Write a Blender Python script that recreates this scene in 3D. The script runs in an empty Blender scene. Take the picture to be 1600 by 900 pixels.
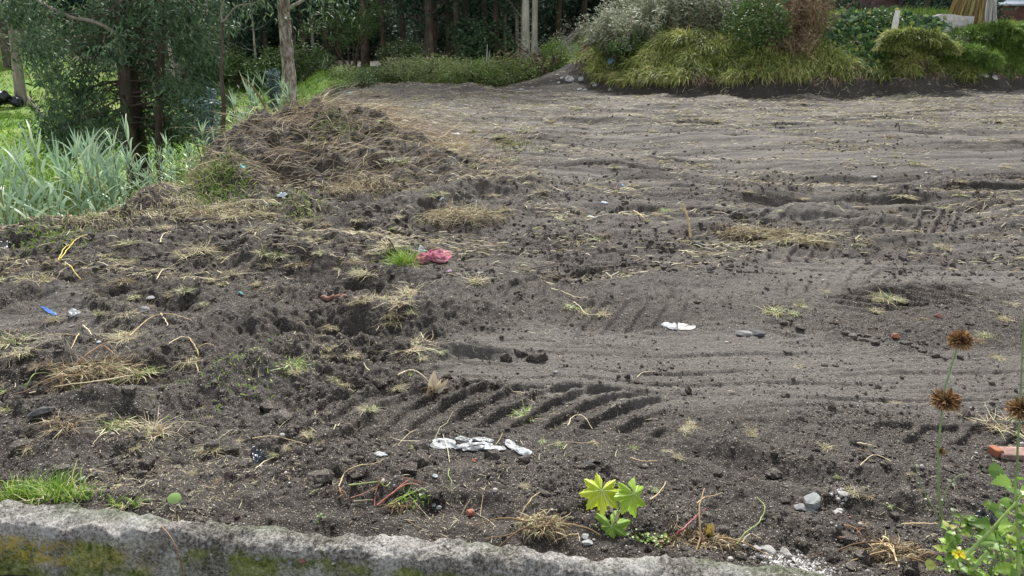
import bpy, math, random
import numpy as np
R = math.radians
S = bpy.context.scene
COL = S.collection
# ------------------------------------------------------------------ camera
CAM_H, PITCH, FPX = 1.65, R(18.86), 1200.0        # focal length in pixels of a 1600 px wide picture
cam = bpy.data.cameras.new("camera"); cam.sensor_width = 36; cam.lens = 36*FPX/1600
cam.clip_start = 0.05; cam.clip_end = 1000
co = bpy.data.objects.new("camera", cam); COL.objects.link(co); S.camera = co
co.location = (0, 0, CAM_H); co.rotation_euler = (math.pi/2-PITCH, 0, 0)
# ------------------------------------------------------------------ light
SUN_EL, SUN_AZ = R(48), R(2)                     # azimuth from +Y towards +X
world = bpy.data.worlds.new("World"); S.world = world; world.use_nodes = True
nt = world.node_tree; bg = nt.nodes["Background"]
sky = nt.nodes.new("ShaderNodeTexSky"); sky.sky_type = 'NISHITA'; sky.sun_disc = False
sky.sun_elevation = SUN_EL; sky.sun_rotation = SUN_AZ; sky.dust_density = 3; sky.altitude = 2500
hs = nt.nodes.new("ShaderNodeHueSaturation"); hs.inputs["Saturation"].default_value = 0.22
nt.links.new(sky.outputs[0], hs.inputs["Color"]); nt.links.new(hs.outputs[0], bg.inputs[0])
bg.inputs[1].default_value = 0.055
sl = bpy.data.lights.new("sun", 'SUN'); sl.energy = 1.5; sl.angle = R(11); sl.color = (1, .965, .91)
so = bpy.data.objects.new("sun", sl); COL.objects.link(so)
so.rotation_euler = (math.pi/2-SUN_EL, 0, math.pi-SUN_AZ)
S.view_settings.view_transform = 'Standard'; S.view_settings.look = 'None'
S.view_settings.exposure = 2.42; S.view_settings.gamma = 1; S.view_settings.use_curve_mapping = False
S.cycles.max_bounces = 6; S.cycles.diffuse_bounces = 3; S.cycles.glossy_bounces = 2
S.cycles.transmission_bounces = 3; S.cycles.transparent_max_bounces = 4
S.cycles.use_denoising = True
# ------------------------------------------------------------------ noise
def _h(ix, iy, s):
    n = (ix.astype(np.int64)*374761393 + iy.astype(np.int64)*668265263 + s*1442695041) & 0xffffffff
    n = ((n ^ (n >> 13))*1274126177) & 0xffffffff
    return ((n ^ (n >> 16)) & 0xffffff)/float(0xffffff)
def perlin(x, y, s=0):
    x = np.asarray(x, float); y = np.asarray(y, float)
    ix = np.floor(x); iy = np.floor(y); fx = x-ix; fy = y-iy
    u = fx*fx*fx*(fx*(fx*6-15)+10); v = fy*fy*fy*(fy*(fy*6-15)+10)
    def g(a, b):
        t = _h(ix+a, iy+b, s)*2*math.pi
        return np.cos(t)*(fx-a)+np.sin(t)*(fy-b)
    return ((g(0,0)*(1-u)+g(1,0)*u)*(1-v)+(g(0,1)*(1-u)+g(1,1)*u)*v)*1.5
def fbm(x, y, o=3, s=0, gain=.5):
    r = 0; a = 1
    for i in range(o):
        r = r+a*perlin(x, y, s+i*17); x = np.asarray(x)*2.03+3.1; y = np.asarray(y)*2.03+1.7; a *= gain
    return r
def sst(a, b, x):
    t = np.clip((x-a)/(b-a), 0, 1); return t*t*(3-2*t)
# ------------------------------------------------------------------ picture <-> ground
def ray(u, v):
    dx, dy = (u-800)/FPX, (v-450)/FPX
    return np.array([dx, math.cos(PITCH)-dy*math.sin(PITCH), -math.sin(PITCH)-dy*math.cos(PITCH)])
def flat(u, v, z=0.0):
    d = ray(u, v); t = (z-CAM_H)/d[2]; return d[0]*t, d[1]*t
def FP(pts, z=0): return [flat(u, v, z) for u, v in pts]
def at_depth(u, v, Y):
    d = ray(u, v); t = Y/d[1]; return np.array([d[0]*t, Y, CAM_H+d[2]*t])
def smooth_line(p, k=5):
    p = np.array(p, float); q = np.vstack([2*p[0]-p[1], p, 2*p[-1]-p[-2]]); out = []
    for i in range(1, len(q)-2):
        for t in np.linspace(0, 1, k, endpoint=False):
            out.append(.5*((2*q[i])+(-q[i-1]+q[i+1])*t+(2*q[i-1]-5*q[i]+4*q[i+1]-q[i+2])*t*t+(-q[i-1]+3*q[i]-3*q[i+1]+q[i+2])*t**3))
    out.append(q[-2]); return np.array(out)
class Path:
    def __init__(s, px, reach, k=5):
        s.p = smooth_line(FP(px), k); s.r = reach
        s.lo = s.p.min(0)-reach; s.hi = s.p.max(0)+reach
    def near(s, x, y):
        m = (x > s.lo[0])&(x < s.hi[0])&(y > s.lo[1])&(y < s.hi[1])
        X = x[m]; Y = y[m]; best = np.full(X.shape, 1e9); V = np.zeros(X.shape); A = np.zeros(X.shape); acc = 0; L = 0
        for a, b in zip(s.p[:-1], s.p[1:]):
            d = b-a; l = np.hypot(*d); d = d/l
            t = np.clip((X-a[0])*d[0]+(Y-a[1])*d[1], 0, l)
            qx = X-a[0]-d[0]*t; qy = Y-a[1]-d[1]*t; D = np.hypot(qx, qy)
            k = D < best; best[k] = D[k]; V[k] = (d[0]*qy-d[1]*qx)[k]; A[k] = acc+t[k]; acc += l
        return m, V, A, acc
# ------------------------------------------------------------------ the ground's shape
RUTS = [ # picture path, half width, depth, side berm
 (Path([(-80,600),(120,612),(250,600),(330,565),(400,538),(520,520),(660,515),(760,500)], .7), .17, .075, .04),
 (Path([(-60,690),(150,660),(330,610),(470,575)], .7), .10, -.05, 0),
 (Path([(330,395),(450,420),(560,440),(640,450)], .7), .16, .06, .03),
 (Path([(60,430),(180,445),(260,470),(330,500)], .7), .13, .06, .03),
 (Path([(380,365),(470,350),(560,365),(640,375),(740,350)], .9), .22, .06, .04),
 (Path([(600,330),(700,310),(820,300),(900,290)], .9), .2, .07, .05),
 (Path([(700,380),(900,345),(1080,335)], .9), .2, .05, .03),
 (Path([(830,440),(1100,395),(1300,350),(1700,375)], .9), .22, .05, .03),
 (Path([(1150,330),(1300,312),(1480,322),(1700,350)], .9), .2, .07, .04),
 (Path([(900,270),(1100,262),(1400,272),(1700,280)], 1.2), .3, .07, .05),
 (Path([(760,225),(1000,222),(1300,232),(1700,236)], 1.4), .35, .06, .05),
 (Path([(720,190),(1000,196),(1300,200),(1700,196)], 1.6), .4, .06, .05),
 (Path([(1150,742),(1250,785),(1380,812),(1500,850)], .6), .08, .022, .015),
 (Path([(1000,668),(1200,735),(1420,765),(1650,790)], .6), .06, .03, .02),
 (Path([(640,560),(740,556),(850,560)], .5), .05, .05, .02),
 (Path([(230,880),(420,806),(640,800),(860,830),(1020,845),(1160,850)], .5), .05, .03, .02),
]
LUGS = [ # picture path, half width, lug spacing, depth, sense
 (Path([(390,655),(450,668),(540,660),(640,645),(760,638),(880,636),(1000,642),(1090,650)], .6, 6), .22, .165, .026, -1),
 (Path([(1040,664),(1120,670),(1250,674),(1480,676),(1750,680)], .6, 6), .10, .20, .024, -1),
 (Path([(330,700),(400,690),(450,668),(470,640)], .5, 6), .10, .15, .02, 1),
 (Path([(560,470),(680,468),(800,460),(900,436),(1050,418),(1250,400),(1500,385)], .6), .19, .17, .022, -1),
 (Path([(1130,510),(1250,500),(1400,470),(1560,470),(1750,490)], .6), .20, .17, .022, 1),
 (Path([(640,520),(760,520),(900,500),(1050,480),(1200,450),(1400,430),(1700,440)], .7), .22, .17, .016, -1),
 (Path([(900,330),(1150,345),(1400,345),(1700,330)], .9), .25, .19, .03, -1),
 (Path([(1000,290),(1250,300),(1500,300),(1750,310)], .9), .25, .19, .03, 1),
 (Path([(760,330),(900,390),(1010,440),(1200,480)], .6), .2, .17, .016, 1),
]
SMOOTH = [ # compacted, graded strips
 (Path([(640,545),(820,560),(1000,585),(1200,575),(1400,590),(1750,600)], 1.0), .36),
 (Path([(940,535),(1100,540),(1300,555),(1450,560)], .8), .25),
 (Path([(760,505),(950,520),(1150,523),(1350,535)], .7), .12),
 (Path([(1150,425),(1350,418),(1600,430),(1750,432)], .9), .30),
 (Path([(1100,262),(1400,262),(1750,260)], 1.2), .4),
 (Path([(950,240),(1300,245),(1750,255)], 1.2), .35),
 (Path([(900,212),(1200,215),(1750,212)], 1.2), .3),
 (Path([(0,462),(80,475),(-80,480)], .5), .2),
]
CURB_A = np.array(flat(0, 785, .08)); CURB_B = np.array(flat(1200, 887, .08))
CD = (CURB_B-CURB_A)/np.hypot(*(CURB_B-CURB_A)); CN = np.array([-CD[1], CD[0]])     # along, and away from the road
EDGE_Y = [0, 2, 4.5, 6.2, 6.8, 7.4, 8.2, 9.5, 12, 16, 20, 24, 30, 60]
EDGE_X = [-9, -7.5, -5.4, -4.25, -3.55, -3.0, -3.2, -3.4, -3.2, -3.4, -4.2, -5.5, -7, -12]
BANK_X = [-6, 0.8, 1.4, 3.1, 4.6, 6.1, 7.8, 9.6, 11.5, 13.5, 18, 40]
BANK_Y = [26, 22.5, 21.3, 19.4, 18.9, 18.7, 19.0, 19.4, 20.0, 20.8, 22, 28]
def bank_u(x, y):
    return y-(np.interp(x, BANK_X, BANK_Y)+.35*perlin(x*.55, x*0+3, 81)+.18*perlin(x*1.7, x*0, 82))
def bump(x, y, cx, cy, rx, ry, a=0):
    c, s = math.cos(a), math.sin(a); X = (x-cx)*c+(y-cy)*s; Y = -(x-cx)*s+(y-cy)*c
    return np.exp(-(X/rx)**2-(Y/ry)**2)
def terrain(x, y, full=False):
    x = np.atleast_1d(np.asarray(x, float)); y = np.atleast_1d(np.asarray(y, float))
    r = np.hypot(x, y)
    ed = np.interp(y, EDGE_Y, EDGE_X)+.25*perlin(y*.9, y*0, 5)
    dl = ed-x                                         # > 0 beyond the fill's edge
    plot = 1-sst(-.2, .5, dl)
    fs = sst(60, 22, r)
    leftish = sst(.6, -1.6, x-(y-3)*.12)*sst(9.5, 7.5, y)
    # roughness mask
    sm = np.zeros(x.shape)
    for P, w in SMOOTH:
        m, V, A, L = P.near(x, y)
        wv = w*(1+.35*perlin(A*1.3, A*0, 7))
        sm[m] = np.maximum(sm[m], (1-sst(wv*.75, wv*1.15, np.abs(V)))*sst(-.02, .4, A)*sst(L+.02, L-.4, A))
    patch = sst(-.1, .35, fbm(x*.55, y*.9, 2, 31))
    sm = np.maximum(sm*.95, patch*.45*(1-leftish)*sst(2.8, 4.2, y))*plot
    rough = 1-sm
    h = .05*perlin(x*.35, y*.35, 1)*fs+.035*fbm(x*.9+4, y*.9, 2, 2)
    h = h+leftish*(.07*fbm(x*1.1, y*1.3, 2, 61)+.05*np.abs(perlin(x*2.3, y*2.6, 62)))
    for P, w, d, b in RUTS:
        m, V, A, L = P.near(x, y)
        e = sst(0, .35, A)*sst(L, L-.35, A)
        Vn = V+.04*perlin(A*4, A*0+1, 9)
        h[m] += e*(-d*np.exp(-(Vn/w)**2)+b*np.exp(-((np.abs(Vn)-1.9*w)/(.6*w))**2))
    # wheel passes: long shallow waves along x in the open field
    fld = sst(4.2, 7.5, y+.25*np.maximum(x, 0))*sst(-2.2, 0, x-(10-y)*.1)*plot
    wy = y+.5*perlin(x*.18, y*.25, 11)+.012*x*x*.3
    h = h+fld*(1-.55*sm)*(.045*fbm(x*.22, wy*1.7, 2, 12)+.034*fbm(x*.45, wy*4.6, 3, 14)-.05*sst(.18, 0, np.abs(perlin(x*.35, wy*2.3, 16)))*(.5+perlin(x*.8, y*.6, 17))*sst(22, 15, y))
    st = fbm(x*.5, wy*4.2, 2, 15)
    # fine grader lines inside the smooth strips
    h = h-sm*(.013*sst(.12, .45, perlin(x*.45, y*15+.6*perlin(x*.9, y, 19), 18))+.006*sst(.1, .4, perlin(x*.6, y*34, 20)))
    h = h-fld*(1-sm)*.022*sst(.10, .0, np.abs(perlin(x*.22+9, wy*4.2, 87)))*(.4+perlin(x*.7, y, 88))
    lugm = np.zeros(x.shape)
    for P, w, sp, d, sg in LUGS:
        m, V, A, L = P.near(x, y)
        if not m.any(): continue
        e = sst(0, .5, A)*sst(L, L-.3, A)*(1-sst(w*.88, w*1.05, np.abs(V)))
        e = e*(.75+.25*sst(-.2, .15, perlin(A*1.7, V*3, 26)) if d == .026 else (.2+.8*sst(-.2, .25, perlin(A*1.1, V*1.5, 23))))
        k = ((A+sg*V*.95+.02*perlin(A*6, V*6, 24))/sp) % 1.0
        ridge = sst(0, .16, k)*sst(.42, .26, k)
        ridge = ridge*(.85+.3*perlin(A*7, V*9, 27)); h[m] += e*(-d*.9+d*1.6*ridge)+d*.7*np.exp(-((np.abs(V)-w*1.12)/.035)**2)*sst(0, .4, A)*(.5+.5*perlin(A*5, V, 25))
        lugm[m] = np.maximum(lugm[m], e)
    amp = rough*(1-.75*lugm)*(.45+.55*sst(-.3, .4, perlin(x*.8+7, y*.8, 41))+.45*leftish)
    near = sst(24, 6, r)
    fin = .028*fbm(x*3.1, y*3.1, 2, 42)+.020*np.maximum(0, fbm(x*8, y*8, 2, 43))+.026*np.maximum(0, perlin(x*17, y*17, 44)-.12)*near+.013*fbm(x*34, y*34, 2, 45)*near-.03*sst(.25, .6, np.abs(perlin(x*5, y*5, 49)))*near*sst(.6, -.6, x)
    dck = (x-CURB_A[0])*CN[0]+(y-CURB_A[1])*CN[1]; amp = amp*(1-.45*np.exp(-(np.maximum(dck, 0)/.75)**2)*sst(.6, -.4, x))
    amp = amp*(.62+.38*sst(.9, -.9, x-(y-3)*.12))
    h = h+amp*fin+(1-amp)*.006*fbm(x*26, y*30, 3, 46)*near
    dc = (x-CURB_A[0])*CN[0]+(y-CURB_A[1])*CN[1]      # distance behind the kerb's back edge
    h = h*sst(-.1, .5, dc)+.03*np.exp(-((dc-.35)/.3)**2)*(1+perlin(x*3, y*3, 47))-.02*np.exp(-(dc/.12)**2)
    # clods heaped near the kerb
    h = h+sst(1.1, .2, dc)*sst(-.05, .1, dc)*(.035*np.maximum(0, fbm(x*6.5, y*6.5, 2, 48)))
    # spoil heap by the left edge
    wob = .18*fbm(x*1.6, y*1.6, 3, 51)
    heap = .57*bump(x, y, -2.55, 9.2, .9, 1.45, -.1)+.27*bump(x, y, -1.7, 9.7, 1.0, 1.6, .1)+.26*bump(x, y, -2.4, 13.0, .9, 2.2, 0)+.20*bump(x, y, -1.0, 8.8, .8, .9, .3)+.16*bump(x, y, -.2, 7.6, .9, .5, .2)
    hm = sst(.03, .3, heap); h = h+heap*(1+wob*1.3)+hm*(.09*np.abs(fbm(x*2.6+y*.8, y*1.6-x*.5, 3, 52))+.034*fbm(x*7, y*5, 3, 53)+.018*fbm(x*19, y*15, 2, 54))
    # low berm at the back
    yb = 21.2+.12*np.abs(x)+.5*perlin(x*.5, x*0, 71)
    h = h+.13*np.exp(-((y-yb)/.75)**2)*sst(-5.5, -3.5, x)*sst(3, 1, x)*(1+.7*perlin(x*1.3, y, 72))
    # rim of the fill and the lower ground on the left
    h = h+.10*np.exp(-((dl+.25)/.35)**2)*(1+perlin(x*2, y*2, 73))*sst(12, 8, y)*sst(4.5, 6, y)
    low = sst(-.15, 1.9, dl)
    lawn_z = -1.0+.012*np.maximum(0, y-16)+.12*fbm(x*.2, y*.2, 2, 74)+.02*fbm(x*2, y*2, 2, 75)
    lawn_z = lawn_z+2.4*sst(-13, -26, x)*sst(18, 40, y)
    h = h*(1-low)+lawn_z*low
    # ground behind the plot
    bk = sst(22.5, 27, y)
    fo = -.12+.08*fbm(x*.3, y*.3, 2, 76)+.9*sst(38, 70, y)*sst(70, 38, -x)
    h = np.where(dl < 0, h*(1-bk)+fo*bk, h)
    # bank on the right
    u = bank_u(x, y); mk = sst(.6, 4.2, x)
    toe = .42*sst(-.08, .4, u)+.75*sst(.35, 1.8, u)+.36*sst(1.7, 3.8, u)+.25*sst(3.5, 8, u)
    lum = .26*fbm(x*.8, y*.9, 3, 83)*sst(.1, 1.2, u)+.05*fbm(x*4, y*4, 2, 84)*sst(-.1, .4, u)
    h = h+mk*(toe+lum)
    h = h+.5*bump(x, y, 1.9, 21.6, 1.1, .8, .2)+.10*np.exp(-((u+.25)/.3)**2)*mk*(.6+perlin(x*1.2, y, 85))
    # far hillside
    h = h+sst(52, 150, y+.2*np.abs(x))*26
    h = h+np.exp(-((dc-.02)/.10)**2)*(.075*sst(.05, .45, fbm(x*2.4+5, x*0, 2, 89))+.045*sst(.8, 1.15, x)+.012*fbm(x*14, y*14, 2, 90))
    h = np.where(dc < -.055+.03*perlin(x*5, x*0, 91), -.35, h)
    if not full: return h
    lawn = np.clip(low+sst(22.6, 23.6, y)*(1-mk)+mk*sst(.5, .85, u+.25*perlin(x*2.1, y, 92)), 0, 1)
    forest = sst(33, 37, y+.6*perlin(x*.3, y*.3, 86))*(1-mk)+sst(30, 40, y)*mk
    soilface = np.clip(sst(.05, .3, heap)*.85+mk*sst(-.35, .1, u)*sst(1.3, .7, u)+.6*np.exp(-((y-yb)/.8)**2)*sst(3,1,x), 0, 1)
    st2 = fbm(x*.3, wy*8, 2, 93); dry = np.clip(sm*.9+.48*fld*sst(-.1, .4, st)+.5*fld*st2-.05*fld, 0, 1)*(1-soilface)
    return h, lawn, forest, dry, soilface
def H(x, y): return float(terrain(x, y)[0])
def hit(u, v):
    """the ground point that lies along this line of sight"""
    d = ray(u, v); t = 1.3*np.exp(np.linspace(0, math.log(60), 900))
    X, Y, Z = d[0]*t, d[1]*t, CAM_H+d[2]*t; g = terrain(X, Y)
    k = np.where(Z < g)[0]
    k = k[0] if len(k) else len(t)-1
    a = (Z-g)[max(k-1, 0)]; b = (g-Z)[k]; f = a/(a+b) if a+b > 0 else 0
    tt = t[max(k-1, 0)]*(1-f)+t[k]*f
    x, y = d[0]*tt, d[1]*tt
    return np.array([x, y, H(x, y)])
# ------------------------------------------------------------------ mesh helpers
class MB:
    """collects vertices, quads and triangles for ONE mesh object"""
    def __init__(s): s.v = []; s.q = []; s.t = []; s.a = []; s.n = 0; s.qm = []; s.tm = []
    def add(s, v, q=None, t=None, a=None, mi=0):
        v = np.asarray(v, float).reshape(-1, 3)
        if q is not None and len(q): s.q.append(np.asarray(q, np.int64)+s.n); s.qm.append(np.full(len(q), mi))
        if t is not None and len(t): s.t.append(np.asarray(t, np.int64)+s.n); s.tm.append(np.full(len(t), mi))
        s.v.append(v); s.a.append(np.broadcast_to(np.asarray(a if a is not None else .5, float), (len(v),)).copy()); s.n += len(v)
        return s
    def build(s, name, mats, parent=None, smooth=True, loc=None):
        v = np.vstack(s.v); q = np.vstack(s.q) if s.q else np.zeros((0, 4), int); t = np.vstack(s.t) if s.t else np.zeros((0, 3), int)
        me = bpy.data.meshes.new(name)
        me.vertices.add(len(v)); me.vertices.foreach_set("co", v.astype(np.float32).ravel())
        nl = len(q)*4+len(t)*3; me.loops.add(nl); me.polygons.add(len(q)+len(t))
        me.loops.foreach_set("vertex_index", np.concatenate([q.ravel(), t.ravel()]).astype(np.int32))
        ls = np.concatenate([np.arange(len(q))*4, len(q)*4+np.arange(len(t))*3]).astype(np.int32)
        me.polygons.foreach_set("loop_start", ls)
        mi = np.concatenate((s.qm+s.tm)) if (s.qm or s.tm) else np.zeros(0)
        me.polygons.foreach_set("material_index", mi.astype(np.int32))
        me.polygons.foreach_set("use_smooth", np.full(len(q)+len(t), smooth))
        at = me.attributes.new("rnd", 'FLOAT', 'POINT'); at.data.foreach_set("value", np.concatenate(s.a).astype(np.float32))
        for m in (mats if isinstance(mats, (list, tuple)) else [mats]): me.materials.append(m)
        me.update(calc_edges=True)
        o = bpy.data.objects.new(name, me); COL.objects.link(o)
        if parent is not None: o.parent = parent
        if loc is not None: o.location = loc
        return o
def unit(v): return v/np.maximum(np.linalg.norm(v, axis=-1, keepdims=True), 1e-9)
def ribbons(mb, P, side, W, rnd=None, mi=0):
    """N strips through K points; side (N,K,3) or (N,3); W (N,K) half widths"""
    N, K, _ = P.shape
    if side.ndim == 2: side = np.repeat(side[:, None], K, 1)
    W = np.broadcast_to(W, (N, K))[..., None]
    v = np.stack([P-side*W, P+side*W], 2).reshape(-1, 3)
    b = (np.arange(N)*K*2)[:, None]+(np.arange(K-1)*2)[None]
    q = np.stack([b, b+1, b+3, b+2], -1).reshape(-1, 4)
    a = np.repeat(rnd if rnd is not None else np.random.rand(N), K*2)
    mb.add(v, q=q, a=a, mi=mi)
def tubes(mb, P, Rd, M=4, rnd=None, mi=0, cap=True):
    N, K, _ = P.shape; Rd = np.broadcast_to(Rd, (N, K))
    T = unit(np.gradient(P, axis=1)); ref = np.where(np.abs(T[..., 2:3]) > .9, [1., 0, 0], [0, 0, 1.])
    U = unit(np.cross(T, ref)); V = np.cross(T, U)
    th = np.arange(M)/M*2*math.pi
    ring = P[:, :, None]+Rd[:, :, None, None]*(np.cos(th)[:, None]*U[:, :, None]+np.sin(th)[:, None]*V[:, :, None])
    b = (np.arange(N)*K*M)[:, None, None]+(np.arange(K-1)*M)[None, :, None]; i = np.arange(M); j = (i+1) % M
    q = np.stack([b+i, b+j, b+M+j, b+M+i], -1).reshape(-1, 4)
    a = np.repeat(rnd if rnd is not None else np.random.rand(N), K*M)
    n0 = mb.n; mb.add(ring.reshape(-1, 3), q=q, a=a, mi=mi)
    if cap and M == 4:
        e = (np.arange(N)*K*M)[:, None]+i+(K-1)*M
        mb.q.append(e+n0); mb.qm.append(np.full(len(e), mi))
def grow(base, d0, L, K, droop, rng, wob=0.0, lift=None):
    """K points from base along d0, bending down"""
    N = len(base); P = np.zeros((N, K, 3)); P[:, 0] = base; d = unit(np.array(d0, float)); L = np.broadcast_to(L, (N,)); dr = np.broadcast_to(droop, (N,))
    for k in range(1, K):
        P[:, k] = P[:, k-1]+d*(L/(K-1))[:, None]
        d = d+np.array([0, 0, -1.])*dr[:, None]/(K-1)+rng.normal(0, 1, (N, 3))*wob
        d = unit(d)
    return P
def sidev(P, rng, tw=.3):
    T = unit(P[:, -1]-P[:, 0]); h = unit(np.cross(T, [0, 0, 1.])+rng.normal(0, tw, T.shape)); return unit(h-T*(h*T).sum(-1, keepdims=True))
def rdir(rng, n, zlo=-.2, zhi=1.):
    a = rng.uniform(0, 2*math.pi, n); z = rng.uniform(zlo, zhi, n); r = np.sqrt(np.maximum(0, 1-z*z)); return np.stack([np.cos(a)*r, np.sin(a)*r, z], 1)
def ico(sub=2):
    import bmesh
    bm = bmesh.new(); bmesh.ops.create_icosphere(bm, subdivisions=sub, radius=1)
    v = np.array([x.co[:] for x in bm.verts]); t = np.array([[y.index for y in f.verts] for f in bm.faces]); bm.free(); return v, t
ICO = {k: ico(k) for k in (1, 2, 3)}
def rock(mb, c, size, seed, sub=2, jag=.25, mi=0, a=None):
    v, t = ICO[sub]; rg = np.random.RandomState(seed)
    n = v*(1+jag*fbm(v[:, 0]*1.3+v[:, 2]*.7+seed, v[:, 1]*1.3-v[:, 2]*.9, 2, seed)[:, None])
    for _ in range(10):                                    # knock flat facets off it
        d = rdir(rg, 1, -1, 1)[0]; k = rg.uniform(.5, .82); e = n@d-k; n = n-np.maximum(e, 0)[:, None]*d
    n = n*(1+jag*.28*fbm(v[:, 0]*5+seed, v[:, 1]*5+v[:, 2]*4, 2, seed+1)[:, None])
    an = rg.uniform(0, 6.3); c_, s_ = math.cos(an), math.sin(an)
    n = n*np.array(size); n = np.stack([n[:, 0]*c_-n[:, 1]*s_, n[:, 0]*s_+n[:, 1]*c_, n[:, 2]], 1)
    mb.add(n+np.array(c), t=t, a=rg.rand() if a is None else a, mi=mi)
# ------------------------------------------------------------------ scene-tree helpers
def thing(name, label, cat, loc, group=None, kind=None):
    o = bpy.data.objects.new(name, None); o.empty_display_size = .1; COL.objects.link(o); o.location = [float(c) for c in loc]
    return tag(o, label, cat, group, kind)
def tag(o, label=None, cat=None, group=None, kind=None):
    if label: o['label'] = label
    if cat: o['category'] = cat
    if group: o['group'] = group
    if kind: o['kind'] = kind
    return o
def dup(root, loc, rz=0, sc=1.0, label=None, group=None):
    r = root.copy(); COL.objects.link(r); r.location = [float(c) for c in loc]; r.rotation_euler = (0, 0, rz); r.scale = (sc,)*3 if np.isscalar(sc) else sc
    if label: r['label'] = label
    if group: r['group'] = group
    for ch in root.children:
        c = ch.copy(); COL.objects.link(c); c.parent = r
        for g in ch.children:
            d = g.copy(); COL.objects.link(d); d.parent = c
    return r
# ------------------------------------------------------------------ materials
def newmat(name):
    m = bpy.data.materials.new(name); m.use_nodes = True; t = m.node_tree
    for n in list(t.nodes):
        if n.type != 'OUTPUT_MATERIAL': t.nodes.remove(n)
    return m, t, t.nodes['Material Output'] if 'Material Output' in t.nodes else t.nodes[0]
class NG:
    def __init__(s, t): s.t = t
    def n(s, typ, **kw):
        x = s.t.nodes.new(typ)
        for k, v in kw.items():
            if k.startswith('_'): setattr(x, k[1:], v)
        return x
    def l(s, a, b): s.t.links.new(a, b)
    def pos(s): return s.n('ShaderNodeNewGeometry').outputs['Position']
    def obj(s): return s.n('ShaderNodeTexCoord').outputs['Object']
    def attr(s, name): x = s.n('ShaderNodeAttribute'); x.attribute_name = name; return x.outputs['Fac']
    def noise(s, vec, scale, detail=3, rough=.55):
        x = s.n('ShaderNodeTexNoise'); x.inputs['Scale'].default_value = scale; x.inputs['Detail'].default_value = detail; x.inputs['Roughness'].default_value = rough
        s.l(vec, x.inputs['Vector']); return x.outputs['Fac']
    def vor(s, vec, scale, out='Distance'):
        x = s.n('ShaderNodeTexVoronoi'); x.inputs['Scale'].default_value = scale; s.l(vec, x.inputs['Vector']); return x.outputs[out]
    def scale(s, vec, v3):
        x = s.n('ShaderNodeVectorMath', _operation='MULTIPLY'); s.l(vec, x.inputs[0]); x.inputs[1].default_value = v3; return x.outputs[0]
    def ramp(s, fac, stops, interp='LINEAR'):
        x = s.n('ShaderNodeValToRGB'); x.color_ramp.interpolation = interp; e = x.color_ramp.elements
        while len(e) < len(stops): e.new(.5)
        for i, (p, c) in enumerate(stops): e[i].position = p; e[i].color = (*c, 1) if len(c) == 3 else c
        s.l(fac, x.inputs[0]); return x.outputs[0]
    def mapr(s, fac, a, b, c=0., d=1.):
        x = s.n('ShaderNodeMapRange', _clamp=True); x.inputs[1].default_value = a; x.inputs[2].default_value = b; x.inputs[3].default_value = c; x.inputs[4].default_value = d
        s.l(fac, x.inputs[0]); return x.outputs[0]
    def math(s, op, a, b=None):
        x = s.n('ShaderNodeMath', _operation=op)
        for i, k in enumerate((a, b)):
            if k is None: continue
            if isinstance(k, (int, float)): x.inputs[i].default_value = k
            else: s.l(k, x.inputs[i])
        return x.outputs[0]
    def mix(s, fac, a, b, mode='MIX'):
        x = s.n('ShaderNodeMix', _data_type='RGBA', _blend_type=mode)
        for sock, k in ((x.inputs[0], fac), (x.inputs[6], a), (x.inputs[7], b)):
            if isinstance(k, (int, float)): sock.default_value = k
            elif isinstance(k, (tuple, list)): sock.default_value = (*k, 1)
            else: s.l(k, sock)
        return x.outputs[2]
    def out(s, o, color, rough=.8, bump=None, bd=.01, bs=1., spec=.3, trans=0., metal=0.):
        b = s.n('ShaderNodeBsdfPrincipled'); b.inputs['Specular IOR Level'].default_value = spec; b.inputs['Metallic'].default_value = metal
        if isinstance(color, (tuple, list)): b.inputs['Base Color'].default_value = (*color, 1)
        else: s.l(color, b.inputs['Base Color'])
        if isinstance(rough, (int, float)): b.inputs['Roughness'].default_value = rough
        else: s.l(rough, b.inputs['Roughness'])
        if bump is not None:
            x = s.n('ShaderNodeBump'); x.inputs['Distance'].default_value = bd; x.inputs['Strength'].default_value = bs
            s.l(bump, x.inputs['Height']); s.l(x.outputs[0], b.inputs['Normal'])
        sh = b.outputs[0]
        if trans:
            tr = s.n('ShaderNodeBsdfTranslucent'); mx = s.n('ShaderNodeMixShader'); mx.inputs[0].default_value = trans
            if isinstance(color, (tuple, list)): tr.inputs[0].default_value = (*color, 1)
            else: s.l(color, tr.inputs[0])
            s.l(sh, mx.inputs[1]); s.l(tr.outputs[0], mx.inputs[2]); sh = mx.outputs[0]
        s.l(sh, o.inputs['Surface'])
def leafmat(name, stops, rough=.5, trans=.25, spec=.4):
    m, t, o = newmat(name); g = NG(t)
    c = g.ramp(g.attr('rnd'), stops)
    n = g.noise(g.pos(), 9, 2)
    c = g.mix(.35, c, g.mix(n, c, g.mix(1., c, (.55, .55, .45), 'MULTIPLY')))
    g.out(o, c, rough, trans=trans, spec=spec); return m
def plainmat(name, col, rough=.6, var=.25, scale=40, bump=.0, spec=.3, trans=0.):
    m, t, o = newmat(name); g = NG(t); P = g.obj()
    n = g.noise(P, scale, 4)
    dark = tuple(c*(1-var) for c in col); lite = tuple(min(1, c*(1+var)) for c in col)
    c = g.ramp(n, [(.3, dark), (.7, lite)])
    g.out(o, c, rough, bump=n if bump else None, bd=bump, spec=spec, trans=trans); return m
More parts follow.
